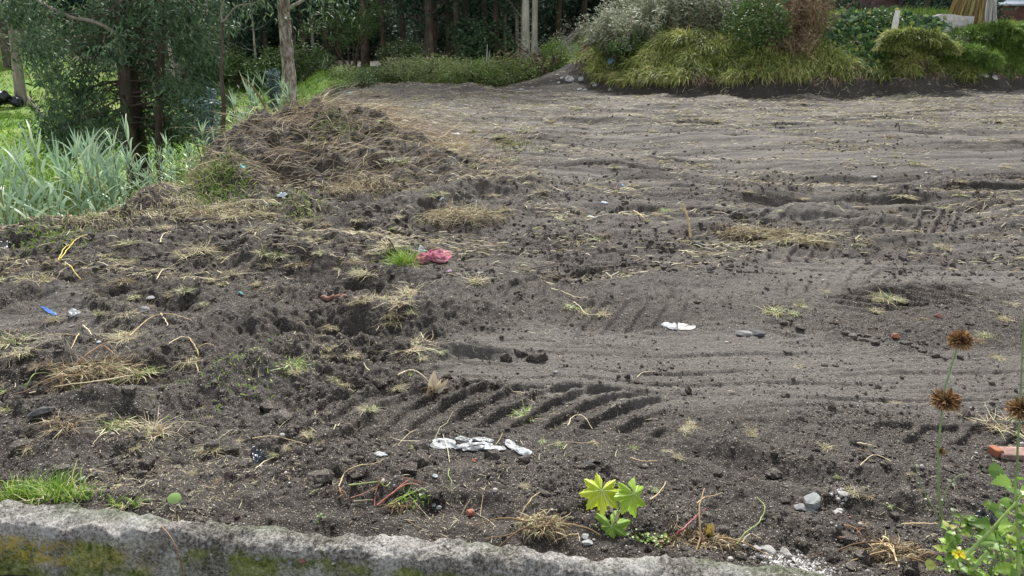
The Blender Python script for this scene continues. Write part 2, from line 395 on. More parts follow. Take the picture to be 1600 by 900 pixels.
# ================================================================== materials of the setting
def soil_colour(g, P, dry, moistc=(.021, .0160, .0128), dryc=(.118, .107, .096)):
    big = g.noise(P, .9, 4); mid = g.noise(P, 7, 5, .65); fine = g.noise(P, 60, 4, .7)
    f = g.math('ADD', g.math('MULTIPLY', mid, .45), g.math('MULTIPLY', fine, .55))
    f = g.math('ADD', f, g.math('MULTIPLY', g.math('SUBTRACT', big, .5), .55))
    f = g.math('ADD', f, g.math('MULTIPLY', dry, .46))
    c = g.ramp(f, [(.28, moistc), (.48, (.044, .0365, .0305)), (.72, (.083, .0735, .065)), (1.0, dryc)])
    # grit: pale pumice and brown grains of a few millimetres
    for sc, th, colr, lim in ((150, .30, (.42, .39, .33), .78), (90, .22, (.34, .29, .22), .86), (240, .34, (.30, .28, .26), .7)):
        v = g.n('ShaderNodeTexVoronoi'); v.inputs['Scale'].default_value = sc; g.l(P, v.inputs['Vector'])
        sep = g.n('ShaderNodeSeparateColor'); g.l(v.outputs['Color'], sep.inputs[0])
        k = g.math('MULTIPLY', g.math('LESS_THAN', v.outputs['Distance'], th), g.math('GREATER_THAN', sep.outputs[0], lim))
        c = g.mix(g.math('MULTIPLY', k, .8), c, colr)
    return c, g.math('ADD', g.math('MULTIPLY', fine, .6), g.math('MULTIPLY', g.noise(P, 150, 3, .7), .4))
def ground_mat():
    m, t, o = newmat('ground'); g = NG(t); P = g.pos()
    dry = g.attr('dry')
    c, bmp = soil_colour(g, P, dry)
    # bits of dead straw trodden in, seen as flecks
    ps = g.scale(P, (1, 3.2, 1))
    fl = g.noise(ps, 16, 5, .75); cl = g.noise(P, .7, 3)
    k = g.mapr(g.math('ADD', fl, g.math('MULTIPLY', g.math('SUBTRACT', cl, .5), .5)), .62, .70)
    k = g.math('MULTIPLY', k, g.math('MULTIPLY', g.attr('straw'), .75))
    c = g.mix(k, c, g.ramp(g.noise(P, 30, 2), [(.3, (.22, .17, .09)), (.7, (.34, .31, .17))]))
    # grass sward of the lawn and the bank
    gn = g.noise(P, .6, 4); g2 = g.noise(P, 14, 4, .7)
    gc = g.ramp(g.math('ADD', g.math('MULTIPLY', gn, .6), g.math('MULTIPLY', g2, .4)), [(.35, (.07, .14, .025)), (.5, (.15, .27, .04)), (.62, (.26, .29, .08)), (.75, (.19, .15, .07))])
    c = g.mix(g.attr('lawn'), c, gc)
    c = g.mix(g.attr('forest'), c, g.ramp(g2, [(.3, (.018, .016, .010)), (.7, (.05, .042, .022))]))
    c = g.mix(g.math('MULTIPLY', g.attr('face'), .6), c, (.040, .033, .029))
    g.out(o, c, .82, bump=bmp, bd=.022, bs=1., spec=.3)
    return m
def bark_mat(name, stops, scale=(9, 9, 2.2), bd=.02):
    m, t, o = newmat(name); g = NG(t); P = g.scale(g.obj(), scale)
    n = g.noise(P, 1.6, 6, .65); c = g.ramp(n, stops)
    n2 = g.noise(g.obj(), 1.3, 3); c = g.mix(g.mapr(n2, .35, .65, 0, .5), c, tuple(x*.55 for x in stops[0][1]))
    g.out(o, c, .85, bump=n, bd=bd, spec=.2); return m
M = {}
M['ground'] = ground_mat()
M['straw'] = leafmat('straw', [(0, (.22, .15, .09)), (.3, (.48, .39, .25)), (.6, (.70, .64, .45)), (.85, (.56, .55, .32)), (1, (.26, .36, .12))], .6, .15, .25)
M['dead'] = leafmat('dead_straw', [(0, (.07, .045, .03)), (.45, (.20, .14, .085)), (.8, (.38, .29, .18)), (1, (.56, .48, .32))], .65, .1, .2)
M['grass'] = leafmat('grass', [(0, (.05, .10, .02)), (.5, (.10, .20, .03)), (.8, (.20, .28, .06)), (1, (.36, .32, .13))], .5, .3, .35)
M['lawn'] = leafmat('lawn_grass', [(0, (.06, .15, .02)), (.5, (.18, .33, .04)), (.85, (.33, .42, .08)), (1, (.46, .38, .15))], .6, .3, .3)
M['kikuyu'] = leafmat('bank_grass', [(0, (.07, .07, .025)), (.3, (.15, .20, .05)), (.6, (.36, .43, .11)), (.85, (.60, .60, .24)), (1, (.64, .52, .27))], .6, .25, .3)
M['kikuyu_green'] = leafmat('bank_grass_green', [(0, (.06, .11, .025)), (.5, (.17, .29, .05)), (1, (.34, .44, .11))], .6, .25, .3)
M['cane'] = leafmat('cane_leaf', [(0, (.10, .17, .08)), (.35, (.21, .33, .20)), (.7, (.36, .52, .36)), (.88, (.52, .62, .40)), (1, (.58, .50, .24))], .42, .28, .5)
M['cane_dry'] = leafmat('cane_dry_leaf', [(0, (.22, .14, .06)), (.6, (.42, .32, .13)), (1, (.30, .33, .14))], .6, .2, .3)
M['cane_stalk'] = plainmat('cane_stalk', (.20, .22, .09), .5, .4, 12)
M['euc'] = leafmat('gum_leaf', [(0, (.030, .060, .032)), (.5, (.075, .135, .070)), (.85, (.15, .23, .12)), (1, (.30, .35, .17))], .55, .3, .35)
M['euc_blue'] = leafmat('blue_gum_leaf', [(0, (.09, .16, .16)), (.5, (.17, .27, .27)), (1, (.28, .38, .36))], .45, .2, .5)
M['forest_leaf'] = leafmat('forest_leaf', [(0, (.014, .032, .024)), (.5, (.034, .068, .045)), (.85, (.07, .12, .065)), (1, (.13, .18, .09))], .65, .25, .2)
M['bush'] = leafmat('bush_leaf', [(0, (.03, .06, .018)), (.5, (.075, .14, .035)), (1, (.16, .23, .065))], .5, .25, .4)
M['bush_bright'] = leafmat('bright_bush_leaf', [(0, (.06, .11, .025)), (.5, (.14, .25, .04)), (1, (.28, .38, .08))], .5, .3, .4)
M['weed'] = leafmat('weed_leaf', [(0, (.13, .10, .06)), (.25, (.11, .16, .06)), (.6, (.25, .32, .11)), (.9, (.44, .44, .21)), (1, (.52, .38, .25))], .6, .25, .3)
M['greyweed'] = leafmat('grey_weed_leaf', [(0, (.13, .11, .08)), (.3, (.22, .25, .17)), (.65, (.38, .43, .31)), (1, (.58, .54, .42))], .55, .2, .35)
M['vine'] = leafmat('vine_leaf', [(0, (.02, .055, .022)), (.5, (.045, .11, .04)), (.85, (.10, .19, .06)), (.94, (.28, .34, .07)), (1, (.42, .36, .08))], .65, .2, .15)
M['fresh'] = leafmat('fresh_leaf', [(0, (.10, .20, .03)), (.5, (.20, .36, .05)), (.85, (.34, .50, .09)), (1, (.55, .55, .18))], .4, .35, .5)
M['brownleaf'] = leafmat('brown_leaf', [(0, (.07, .045, .03)), (.5, (.17, .11, .07)), (1, (.28, .19, .12))], .6, .15, .3)
M['root'] = leafmat('root', [(0, (.12, .07, .04)), (.5, (.28, .19, .10)), (1, (.42, .32, .18))], .7, 0, .2)
M['bark_dark'] = bark_mat('dark_bark', [(.3, (.035, .026, .021)), (.55, (.11, .082, .064)), (.75, (.22, .18, .15))])
M['bark_flaky'] = bark_mat('flaky_bark', [(.36, (.12, .085, .06)), (.48, (.34, .28, .23)), (.60, (.62, .57, .50))], (10, 10, 4), .035)
M['bark_pale'] = bark_mat('pale_bark', [(.3, (.16, .13, .10)), (.55, (.30, .26, .22)), (.8, (.46, .42, .37))], (6, 6, 1))
M['bark_white'] = bark_mat('white_bark', [(.3, (.30, .26, .21)), (.6, (.55, .50, .43)), (.8, (.66, .62, .55))], (6, 6, 1))
M['clod'] = None
def clod_mat():
    m, t, o = newmat('soil_clod'); g = NG(t); P = g.pos()
    v, w, x = g.pos(), None, None
    c, b = soil_colour(g, P, g.math('MULTIPLY', g.attr('rnd'), .6)); g.out(o, c, .9, bump=b, bd=.008, spec=.2); return m
M['clod'] = clod_mat()
# ================================================================== the ground, one sheet
def build_ground():
    nr, nc = 1500, 1150
    yr = np.concatenate([np.exp(np.linspace(math.log(1.55), math.log(60), nr-60)), np.exp(np.linspace(math.log(62), math.log(420), 60))])
    tc = np.concatenate([-3.2+np.arange(60)/60*2.3, np.linspace(-.9, .9, nc-120), .9+(1+np.arange(60))/60*2.3])
    X = tc[None]*(yr[:, None]+.9); Y = np.repeat(yr[:, None], len(tc), 1)
    x, y = X.ravel(), Y.ravel()
    h, lawn, forest, dry, face = terrain(x, y, True)
    n_r, n_c = len(yr), len(tc)
    i = (np.arange(n_r-1)*n_c)[:, None]+np.arange(n_c-1)[None]
    q = np.stack([i, i+1, i+n_c+1, i+n_c], -1).reshape(-1, 4)
    mb = MB(); mb.add(np.stack([x, y, h], 1), q=q, a=.5)
    o = mb.build('ground', M['ground']); me = o.data
    straw = np.clip(.25+sst(5, 12, y)*.9+.5*sst(0, -2, x), 0, 1)*(1-lawn)*(1-.6*sst(.3, .9, dry)*sst(9, 5, y))
    for nme, arr in (('lawn', lawn), ('forest', np.clip(forest, 0, 1)), ('dry', dry), ('face', face), ('straw', straw)):
        a = me.attributes.new(nme, 'FLOAT', 'POINT'); a.data.foreach_set('value', arr.astype(np.float32))
    tag(o, kind='structure')
    return yr, tc, [q_.reshape(n_r, n_c) for q_ in (h, lawn, forest, dry, face)]
GY, GT, GRID = build_ground()
terrain_exact = terrain
def terrain(x, y, full=False):
    """the built sheet's own surface, looked up by interpolation"""
    x = np.atleast_1d(np.asarray(x, float)); y = np.atleast_1d(np.asarray(y, float)); yc = np.clip(y, GY[0]+1e-6, GY[-1]-1e-6)
    i = np.clip(np.searchsorted(GY, yc)-1, 0, len(GY)-2); fy = (yc-GY[i])/(GY[i+1]-GY[i])
    t = np.clip(x/(yc+.9), GT[0]+1e-6, GT[-1]-1e-6); j = np.clip(np.searchsorted(GT, t)-1, 0, len(GT)-2); fx = (t-GT[j])/(GT[j+1]-GT[j])
    f = lambda A: (A[i, j]*(1-fx)+A[i, j+1]*fx)*(1-fy)+(A[i+1, j]*(1-fx)+A[i+1, j+1]*fx)*fy
    return tuple(f(A) for A in GRID) if full else f(GRID[0])
# the street beyond the kerb, on the camera's side
def build_road():
    m, t, o_ = newmat('asphalt'); g = NG(t); P = g.pos(); n = g.noise(P, 120, 3, .7); n2 = g.noise(P, 3, 4)
    g.out(o_, g.ramp(g.math('ADD', g.math('MULTIPLY', n, .6), g.math('MULTIPLY', n2, .4)), [(.3, (.03, .03, .028)), (.7, (.075, .072, .066))]), .85, bump=n, bd=.006)
    mb = MB(); A = CURB_A-CN*.10
    pts = [];
    for s in np.linspace(-14, 16, 61):
        for d in np.linspace(0, -9, 31):
            p = A+CD*s+CN*d; pts.append((p[0], p[1], -.125+.004*perlin(np.array([p[0]*2]), np.array([p[1]*2]), 3)[0]))
    i = (np.arange(60)*31)[:, None]+np.arange(30)[None]
    mb.add(pts, q=np.stack([i, i+1, i+32, i+31], -1).reshape(-1, 4))
    tag(mb.build('road', m), kind='structure')
build_road()
# ================================================================== the kerb
def kerb_mat():
    m, t, o = newmat('kerb_concrete'); g = NG(t); P = g.obj()     # object x runs along the kerb, y across, z up
    n = g.noise(P, 6, 5, .6); f = g.noise(P, 85, 5, .85); big = g.noise(P, 2.2, 3)
    c = g.ramp(g.math('ADD', g.math('MULTIPLY', n, .35), g.math('MULTIPLY', f, .65)), [(.40, (.06, .052, .042)), (.46, (.19, .175, .155)), (.53, (.46, .44, .41)), (.62, (.78, .77, .75))])
    sx = g.n('ShaderNodeSeparateXYZ'); g.l(P, sx.inputs[0]); x, y, z = sx.outputs
    low = g.mapr(g.math('ADD', z, g.math('MULTIPLY', g.math('SUBTRACT', g.noise(P, 12, 4), .5), .10)), .045, .02, 0, 1)                               # the street face, below the worn top
    # dark damp and moss on the face
    mossn = g.math('ADD', g.math('MULTIPLY', g.noise(P, 13, 7, .7), .55), g.math('MULTIPLY', g.noise(P, 55, 5, .75), .45))
    dm = g.ramp(g.math('ADD', g.math('MULTIPLY', mossn, .6), g.math('MULTIPLY', f, .4)), [(.38, (.020, .026, .010)), (.45, (.10, .14, .03)), (.52, (.27, .31, .09)), (.60, (.52, .52, .32))])
    face = g.math('MULTIPLY', low, g.mapr(g.math('ADD', g.noise(P, 5, 5), g.math('MULTIPLY', f, .25)), .58, .72, 1., .1))
    c = g.mix(face, c, dm)
    # moss along parts of the top edge
    top = g.mapr(g.noise(P, 3.4, 4, .6), .45, .55)
    edge = g.mapr(y, -.06, .02)
    c = g.mix(g.math('MULTIPLY', g.math('MULTIPLY', top, edge), .75), c, g.ramp(f, [(.35, (.07, .10, .04)), (.65, (.22, .26, .14))]))
    # worn yellow paint on the street face at one end
    ye = g.math('MULTIPLY', g.mapr(g.math('ADD', x, g.math('MULTIPLY', g.noise(P, 4, 3), .4)), .85, .35), g.mapr(g.math('ADD', g.math('MULTIPLY', g.noise(P, 5, 4, .6), .5), g.math('MULTIPLY', f, .5)), .44, .50))
    ye = g.math('MULTIPLY', g.math('MULTIPLY', ye, g.mapr(z, .035, .005)), g.mapr(z, -.085, -.06))
    ye = g.math('MULTIPLY', ye, g.mapr(g.noise(P, 22, 4, .7), .42, .56))
    c = g.mix(g.math('MULTIPLY', ye, .8), c, g.ramp(mossn, [(.38, (.34, .29, .06)), (.55, (.78, .58, .06))]))
    g.out(o, c, .88, bump=g.math('ADD', g.math('MULTIPLY', n, .7), f), bd=.02, spec=.2); return m
def build_kerb():
    L0, L1 = -3.0, 3.55; ns = 760
    # across the section: from the street-side foot, up the face, over the worn top, down the back
    sec = np.array([(-.150, -.14), (-.150, -.10), (-.150, -.085), (-.138, -.075), (-.137, -.05), (-.136, -.02), (-.134, .01), (-.130, .035), (-.122, .055), (-.108, .068), (-.085, .076), (-.06, .080), (-.035, .081), (-.012, .079), (.006, .070), (.016, .050), (.020, .02), (.022, -.06), (.022, -.16)])
    from_s = np.linspace(0, 1, len(sec)); ss = np.linspace(0, 1, 46); sec = np.stack([np.interp(ss, from_s, sec[:, 0])*.74, np.interp(ss, from_s, sec[:, 1])], 1); nk = len(sec)
    s = np.linspace(L0, L1, ns)
    Sx = np.repeat(s[:, None], nk, 1); Yc = np.repeat(sec[None, :, 0], ns, 0); Zc = np.repeat(sec[None, :, 1], ns, 0)
    t = np.repeat(ss[None], ns, 0); topw = sst(.3, .5, t)
    chew = .042*fbm(Sx*2.2, Sx*0, 3, 301)+.014*fbm(Sx*9, Sx*0, 2, 302)        # broken back edge
    Yc = Yc+chew*sst(.45, .75, t)+.012*fbm(Sx*3, t*3, 2, 303)*(1-topw)
    Zc = Zc+topw*(.012*fbm(Sx*3.2, Yc*9, 3, 304)+.006*fbm(Sx*22, Yc*22, 2, 305))-.02*sst(.5, .9, fbm(Sx*1.6, Sx*0+4, 2, 306))*topw
    dn = .009*fbm(Sx*12, t*7, 3, 307)+.005*fbm(Sx*40, t*22, 2, 308); Yc = Yc-dn*(1-topw); Zc = Zc+dn*topw
    # chipped lump missing from the face (dark hollow)
    ch = bump(Sx, t, .62, .42, .07, .06)*.028; Zc = Zc-ch; Yc = Yc+ch
    mb = MB(); i = (np.arange(ns-1)*nk)[:, None]+np.arange(nk-1)[None]
    mb.add(np.stack([Sx, Yc, Zc], -1).reshape(-1, 3), q=np.stack([i, i+nk, i+nk+1, i+1], -1).reshape(-1, 4))
    for k in (0, ns-1):
        e = np.arange(nk)+k*nk; c0 = np.array([[s[k], -.06, -.05]]); b = mb.n; mb.add(c0)
        mb.t.append(np.stack([e[:-1], e[1:], np.full(nk-1, b)], 1)); mb.tm.append(np.zeros(nk-1))
    ang = math.atan2(CD[1], CD[0])
    root = thing('kerb', 'broken mossy concrete kerb with worn yellow paint on its street face', 'kerb', (CURB_A[0], CURB_A[1], 0)); root.rotation_euler.z = ang
    mb.build('kerb_body', kerb_mat(), root)
    rg = np.random.RandomState(5)
    pm = [plainmat('grey_pebble', (.16, .17, .18), .5, .3, 60, .002, .5), plainmat('red_pebble', (.20, .10, .075), .7, .3, 60, .002), plainmat('pale_pebble', (.30, .29, .27), .6, .2, 60, .002)]
    spots = [(363,868),(471,877),(473,857),(557,845),(588,868),(453,879),(402,872),(510,853),(181,810),(360,846),(318,838),(271,842),(395,845),(440,880),(600,852),(622,850),(690,872),(520,880),(535,865),(250,862),(330,866),(640,880),(700,856),(560,880),(425,868),(490,868)]
    cols = [0,1,1,1,0,0,0,0,0,0,0,0,0,0,0,2,0,2,0,0,2,0,2,0,1,0]
    ca, sa = math.cos(-ang), math.sin(-ang)
    for k, (u, v) in enumerate(spots):
        # put it on the kerb's face or top, whichever the sight line meets
        best = None; d = ray(u, v)
        for tt in np.linspace(1.9, 3.2, 500):
            p = d*tt+np.array([0, 0, CAM_H]); X, Y = p[0]-CURB_A[0], p[1]-CURB_A[1]
            lx, ly = X*ca-Y*sa, X*sa+Y*ca
            if ly > -.101 and p[2] < (.074 if ly > -.066 else .028 + (ly+.101)*1.2): best = (lx, ly, p[2]); break
        if best is None: continue
        m2 = MB(); r = rg.uniform(.006, .012); best = (best[0], best[1]+r*.55, best[2]-r*.35); rock(m2, (0, 0, 0), (r*1.3, r, r*.9), 40+k, 2, .2); m2.build('pebble', pm[cols[k]], root, loc=best)
build_kerb()
# ================================================================== loose soil, grit and straw (nobody could count them)
rng = np.random.RandomState(11)
def scatter_xy(n, y0, y1, half=.78, rg=rng, power=1.0):
    """ground positions, denser towards the viewer, over the area the plot covers"""
    y = y0*(y1/y0)**(rg.rand(n)**power); x = (rg.rand(n)*2-1)*half*(y+.5); return x, y
def behind_kerb(x, y, d=.02): return (x-CURB_A[0])*CN[0]+(y-CURB_A[1])*CN[1] > d
def build_clods():
    mb = MB(); v, t = ICO[1]; v2, t2 = ICO[2]
    for n, y0, y1, s0, s1, V, T in ((60000, 1.9, 10, .0025, .008, v, t), (7000, 1.9, 14, .006, .018, v, t), (330, 1.95, 14, .015, .034, v2, t2), (26000, 5, 21, .008, .026, v, t)):
        x, y = scatter_xy(n, y0, y1)
        den = sst(-.25, .3, fbm(x*1.6, y*1.6, 2, 401))+.15
        _, lawn, _, dry, _ = terrain(x, y, True)
        den = np.where(y > 9, .15+.85*sst(.0, .4, fbm(x*.5, y*2.6, 2, 402)), den); k = behind_kerb(x, y) & (rng.rand(n) < den*(1-.75*dry)) & (lawn < .3); x, y = x[k], y[k]; z = terrain(x, y); N = len(x)
        s = np.exp(rng.uniform(math.log(s0), math.log(s1), N)); sc = s[:, None]*rng.uniform(.6, 1.2, (N, 3)); sc[:, 2] *= .75
        vv = V[None]*sc[:, None]*(1+rng.uniform(-.4, .4, (N, len(V), 1)))
        a = rng.uniform(0, 6.3, N); c_, s_ = np.cos(a)[:, None], np.sin(a)[:, None]
        vv = np.stack([vv[..., 0]*c_-vv[..., 1]*s_, vv[..., 0]*s_+vv[..., 1]*c_, vv[..., 2]], -1)+np.stack([x, y, z+s*.15], 1)[:, None]
        tt = (T[None]+(np.arange(N)*len(V))[:, None, None]).reshape(-1, 3)
        mb.add(vv.reshape(-1, 3), t=tt, a=np.repeat(rng.rand(N), len(V)))
    tag(mb.build('soil_clods', M['clod'], smooth=False), kind='stuff')
build_clods()
def build_grit():
    m, t_, o_ = newmat('grit'); g = NG(t_)
    g.out(o_, g.ramp(g.attr('rnd'), [(0, (.20, .17, .13)), (.5, (.34, .31, .27)), (.85, (.46, .45, .42)), (.93, (.26, .13, .09)), (1, (.55, .55, .53))]), .7)
    mb = MB(); v, t = ICO[1]; n = 16000
    x, y = scatter_xy(n, 1.95, 10); k = behind_kerb(x, y) & (rng.rand(n) < .35+.65*sst(-.3, .3, fbm(x, y, 2, 411))); x, y = x[k], y[k]; N = len(x); z = terrain(x, y)
    s = np.exp(rng.uniform(math.log(.0016), math.log(.0048), N)); big = rng.rand(N) < .012; s[big] *= 2.6
    vv = v[None]*(s[:, None]*rng.uniform(.6, 1.3, (N, 3)))[:, None]+np.stack([x, y, z+s*.5], 1)[:, None]
    mb.add(vv.reshape(-1, 3), t=(t[None]+(np.arange(N)*len(v))[:, None, None]).reshape(-1, 3), a=np.repeat(rng.rand(N), len(v)))
    tag(mb.build('grit', m), kind='stuff')
build_grit()
def build_straw():
    mb = MB()
    def lay(n, y0, y1, l0, l1, w, dens, lift=.006, power=1., aniso=None, green=0):
        x, y = scatter_xy(n, y0, y1, .8, power=power)
        _, lawn, _, dry, face = terrain(x, y, True)
        k = behind_kerb(x, y) & (rng.rand(n) < dens(x, y, dry, face)) & (lawn < .5); x, y = x[k], y[k]; N = len(x)
        z = terrain(x, y); a = rng.uniform(0, math.pi, N) if aniso is None else rng.normal(0, aniso, N)
        base = np.stack([x, y, z+lift], 1); d0 = np.stack([np.cos(a), np.sin(a), rng.uniform(-.05, .3, N)], 1)
        L = rng.uniform(l0, l1, N)*rng.uniform(.5, 1, N); P = grow(base, d0, L, 4, rng.uniform(.2, .9, N), rng, .16)
        g = terrain(P[..., 0].ravel(), P[..., 1].ravel()).reshape(P.shape[:2]); P[..., 2] = np.clip(P[..., 2], g+lift*.3, g+lift*2+.012*(y[:, None] > 5))
        W = w*rng.uniform(.5, 1.2, N)[:, None]*np.array([.8, 1, .9, .35]); W = W*(1+.09*y[:, None])
        r = rng.rand(N)*.85+green; ribbons(mb, P, sidev(P, rng, .8), W, np.clip(r, 0, 1))
    cl = lambda x, y, s: sst(.0, .45, fbm(x*1.1, y*1.5, 3, s))
    hp = lambda x, y: bump(x, y, -2.1, 10, 1.6, 3, 0)
    leftw = lambda x, y: (.14+.86*sst(1.0, -1.5, x-(y-3)*.15))*sst(-.3, .15, fbm(x*.8+3, y*.9, 2, 440))
    lay(70000, 1.95, 9, .010, .045, .0008, lambda x, y, d, f: (.12+.88*cl(x, y, 421))*leftw(x, y)*(1-.7*d)*.8)
    lay(20000, 1.95, 10, .03, .11, .0011, lambda x, y, d, f: cl(x, y, 422)*leftw(x, y)*(1-.8*d)*.75)
    lay(2200, 2.1, 9, .10, .28, .0014, lambda x, y, d, f: (.1+cl(x, y, 423))*leftw(x, y)*(1-.8*d)*.6, .01)
    lay(95000, 5.0, 23, .04, .17, .0019, lambda x, y, d, f: (.06+.94*sst(.0, .5, fbm(x*.55, y*1.8, 3, 424)))*(1-.55*d)*.85, .012, .85, .55)
    lay(30000, 13, 23, .08, .22, .0020, lambda x, y, d, f: .25+.7*sst(-.1, .4, fbm(x*.4, y*1.6, 2, 425)), .012, .9, .5, .08)
    lay(9000, 5.5, 22, .05, .12, .0018, lambda x, y, d, f: sst(.2, .5, fbm(x*.8, y*1.4, 2, 426)), .02, .9, .9, .35)
    tag(mb.build('straw_litter', M['straw'], smooth=False), kind='stuff')
    # roots and stalks caught on the spoil heap
    mb = MB(); n = 19000; x = rng.uniform(-4.2, .2, n); y = rng.uniform(7.3, 15, n)
    hv = hp(x, y); k = rng.rand(n) < (hv*1.3)*(.35+.65*sst(-.1, .3, fbm(x*2, y*2, 2, 431))); x, y = x[k], y[k]; N = len(x); z = terrain(x, y)
    a = rng.normal(math.pi*.28, .42, N); d0 = np.stack([np.cos(a), np.sin(a)*.8, rng.uniform(-.2, .8, N)], 1)*np.sign(rng.rand(N)-.4)[:, None]; d0[:, 2] = np.abs(d0[:, 2])*.8
    P = grow(np.stack([x, y, z+.005], 1), d0, rng.uniform(.12, .60, N), 5, rng.uniform(.3, 1.4, N), rng, .14)
    g = terrain(P[..., 0].ravel(), P[..., 1].ravel()).reshape(P.shape[:2]); P[..., 2] = np.maximum(P[..., 2], g+.004)
    ribbons(mb, P, sidev(P, rng, .7), rng.uniform(.0012, .0030, N)[:, None]*np.array([.8, 1, 1, .8, .4]), rng.rand(N)**.5)
    tag(mb.build('root_litter', M['dead'], smooth=False), kind='stuff')
build_straw()
# ================================================================== grass that grows as a sward
def blades(name, x, y, z, L, W, mat, rg, droop=1., lean=.5, K=4, away=None, rnd=None, kind='stuff'):
    N = len(x); a = rg.uniform(0, 6.3, N); d0 = np.stack([np.cos(a)*lean, np.sin(a)*lean, np.ones(N)], 1)
    if away is not None: d0 = d0+away
    P = grow(np.stack([x, y, z], 1), d0, L, K, droop, rg, .08)
    mb = MB(); prof = np.linspace(1, .15, K)**.8
    ribbons(mb, P, sidev(P, rg, .5), (W*np.ones(N))[:, None]*prof, rnd if rnd is not None else rg.rand(N))
    o = mb.build(name, mat, smooth=False); return tag(o, kind=kind) if kind else o
def build_lawn():
    rg = np.random.RandomState(21); n = 120000
    y = 8*(38/8)**rg.rand(n); x = rg.uniform(-1.0, .0, n)*(y+1)*.95; f = (y > 23); x[f & (rg.rand(n) < .4)] *= -.35
    h, lawn, forest, dry, face = terrain(x, y, True)
    dn = sst(-.5, .3, fbm(x*.5, y*.5, 3, 441)); k = (lawn > .6) & (bank_u(x, y)*sst(.6, 2, x) < .5) & (rg.rand(n) < .25+.75*dn) & (forest < .6)
    x, y, h = x[k], y[k], h[k]; c = np.clip(.45+.35*fbm(x*.3, y*.3, 2, 442)+rg.normal(0, .2, len(x)), 0, 1)
    blades('grass', x, y, h-.01, rg.uniform(.05, .13, len(x))*(1+.02*y), .004+.0007*y, M['lawn'], rg, .9, .7, 3, None, c)
build_lawn()
# ================================================================== trees and bushes
def leaf_cloud(mb, C, n_leaf, L, W, rg, droop=.6, K=3, spread=.12, hang=0., rnd=None, mi=0, prof=None):
    """n_leaf narrow leaves around each twig end C (N,3)"""
    N = len(C); b = np.repeat(C, n_leaf, 0)+rg.normal(0, spread, (N*n_leaf, 3)); d = rdir(rg, len(b), -.6, .9); d[:, 2] -= hang
    P = grow(b, d, rg.uniform(.6, 1.15, len(b))*L, K, droop, rg, .05)
    base = np.repeat(rg.rand(N), n_leaf)*.5+rg.rand(len(b))*.5 if rnd is None else rnd
    if prof is None: prof = {3: np.array([.35, 1, .12]), 4: np.array([.3, 1, .8, .1])}[K]
    ribbons(mb, P, sidev(P, rg, 1.0), W*rg.uniform(.7, 1.2, len(b))[:, None]*prof, base, mi)
def limb(p0, p1, r0, r1, rg, K=7, wob=.05, sag=0.):
    t = np.linspace(0, 1, K)[:, None]; p0 = np.array(p0, float); p1 = np.array(p1, float); L = np.linalg.norm(p1-p0)
    P = p0*(1-t)+p1*t+np.cumsum(rg.normal(0, wob*L/K, (K, 3)), 0)*np.sin(t*math.pi)**.5
    P[:, 2] += sag*np.sin(t[:, 0]*math.pi)*L
    return P, np.linspace(r0, r1, K)
def tube1(mb, P, r, M=8, mi=0): tubes(mb, P[None], np.array(r)[None], M, None, mi, False)
def trunk_mesh(mb, pts, r0, r1, rg, M=12, rough=.06, mi=0):
    P = smooth_line_3(pts, 8); K = len(P); r = np.linspace(r0, r1, K)*(1+rg.normal(0, rough*.4, K)); r[:3] *= np.array([1.35, 1.15, 1.05])
    n0 = mb.n; tube1(mb, P, r, M, mi)
    v = mb.v[-1]; c = np.repeat(P, M, 0); k = 1+rough*fbm(v[:, 0]*9+v[:, 2]*.8, v[:, 1]*9+v[:, 2]*1.3, 2, 7); mb.v[-1] = c+(v-c)*k[:, None]
    return P
def smooth_line_3(p, k=5): return smooth_line(np.array(p, float), k)
def bush_mesh(mb, blobs, n, L, W, rg, droop=.5, hang=0., K=3, shell=.35, stems=True, stem_mi=1, per=7):
    """leaf clumps over uneven blobs (cx,cy,cz,rx,ry,rz); twig stems below"""
    tot = sum(b[3]*b[5] for b in blobs)
    for b in blobs:
        m = max(3, int(n*(b[3]*b[5])/tot/per)); d = rdir(rg, m, -.45, 1); r = (1-shell*rg.rand(m)**1.5)*(1+.22*fbm(d[:, 0]*2.5+b[0]*3, d[:, 2]*2.5+b[1], 2, 9))
        C = np.array(b[:3])+d*r[:, None]*np.array(b[3:6]); C = C[rg.rand(m) < .9]
        leaf_cloud(mb, C, per, L, W, rg, droop, K, L*.7, hang)
    if stems:
        for b in blobs:
            for _ in range(3):
                P, r = limb((b[0]*.3+rg.normal(0, .03), b[1]*.3+rg.normal(0, .03), -.05), (b[0]+rg.normal(0, b[3]*.4), b[1]+rg.normal(0, b[4]*.4), b[2]+b[5]*.5), .012+.008*b[5], .004, rg, 6, .15)
                tube1(mb, P, r, 5, stem_mi)
def rblobs(w, h, k, rg, depth=None):
    o = []
    for i in range(k):
        rz = h*rg.uniform(.28, .42); o.append((rg.uniform(-.5, .5)*w*.75, rg.uniform(-.5, .5)*(depth or w)*.7, rg.uniform(.35, 1)*h-rz*.8, w*rg.uniform(.2, .36), (depth or w)*rg.uniform(.2, .36), rz))
    return o
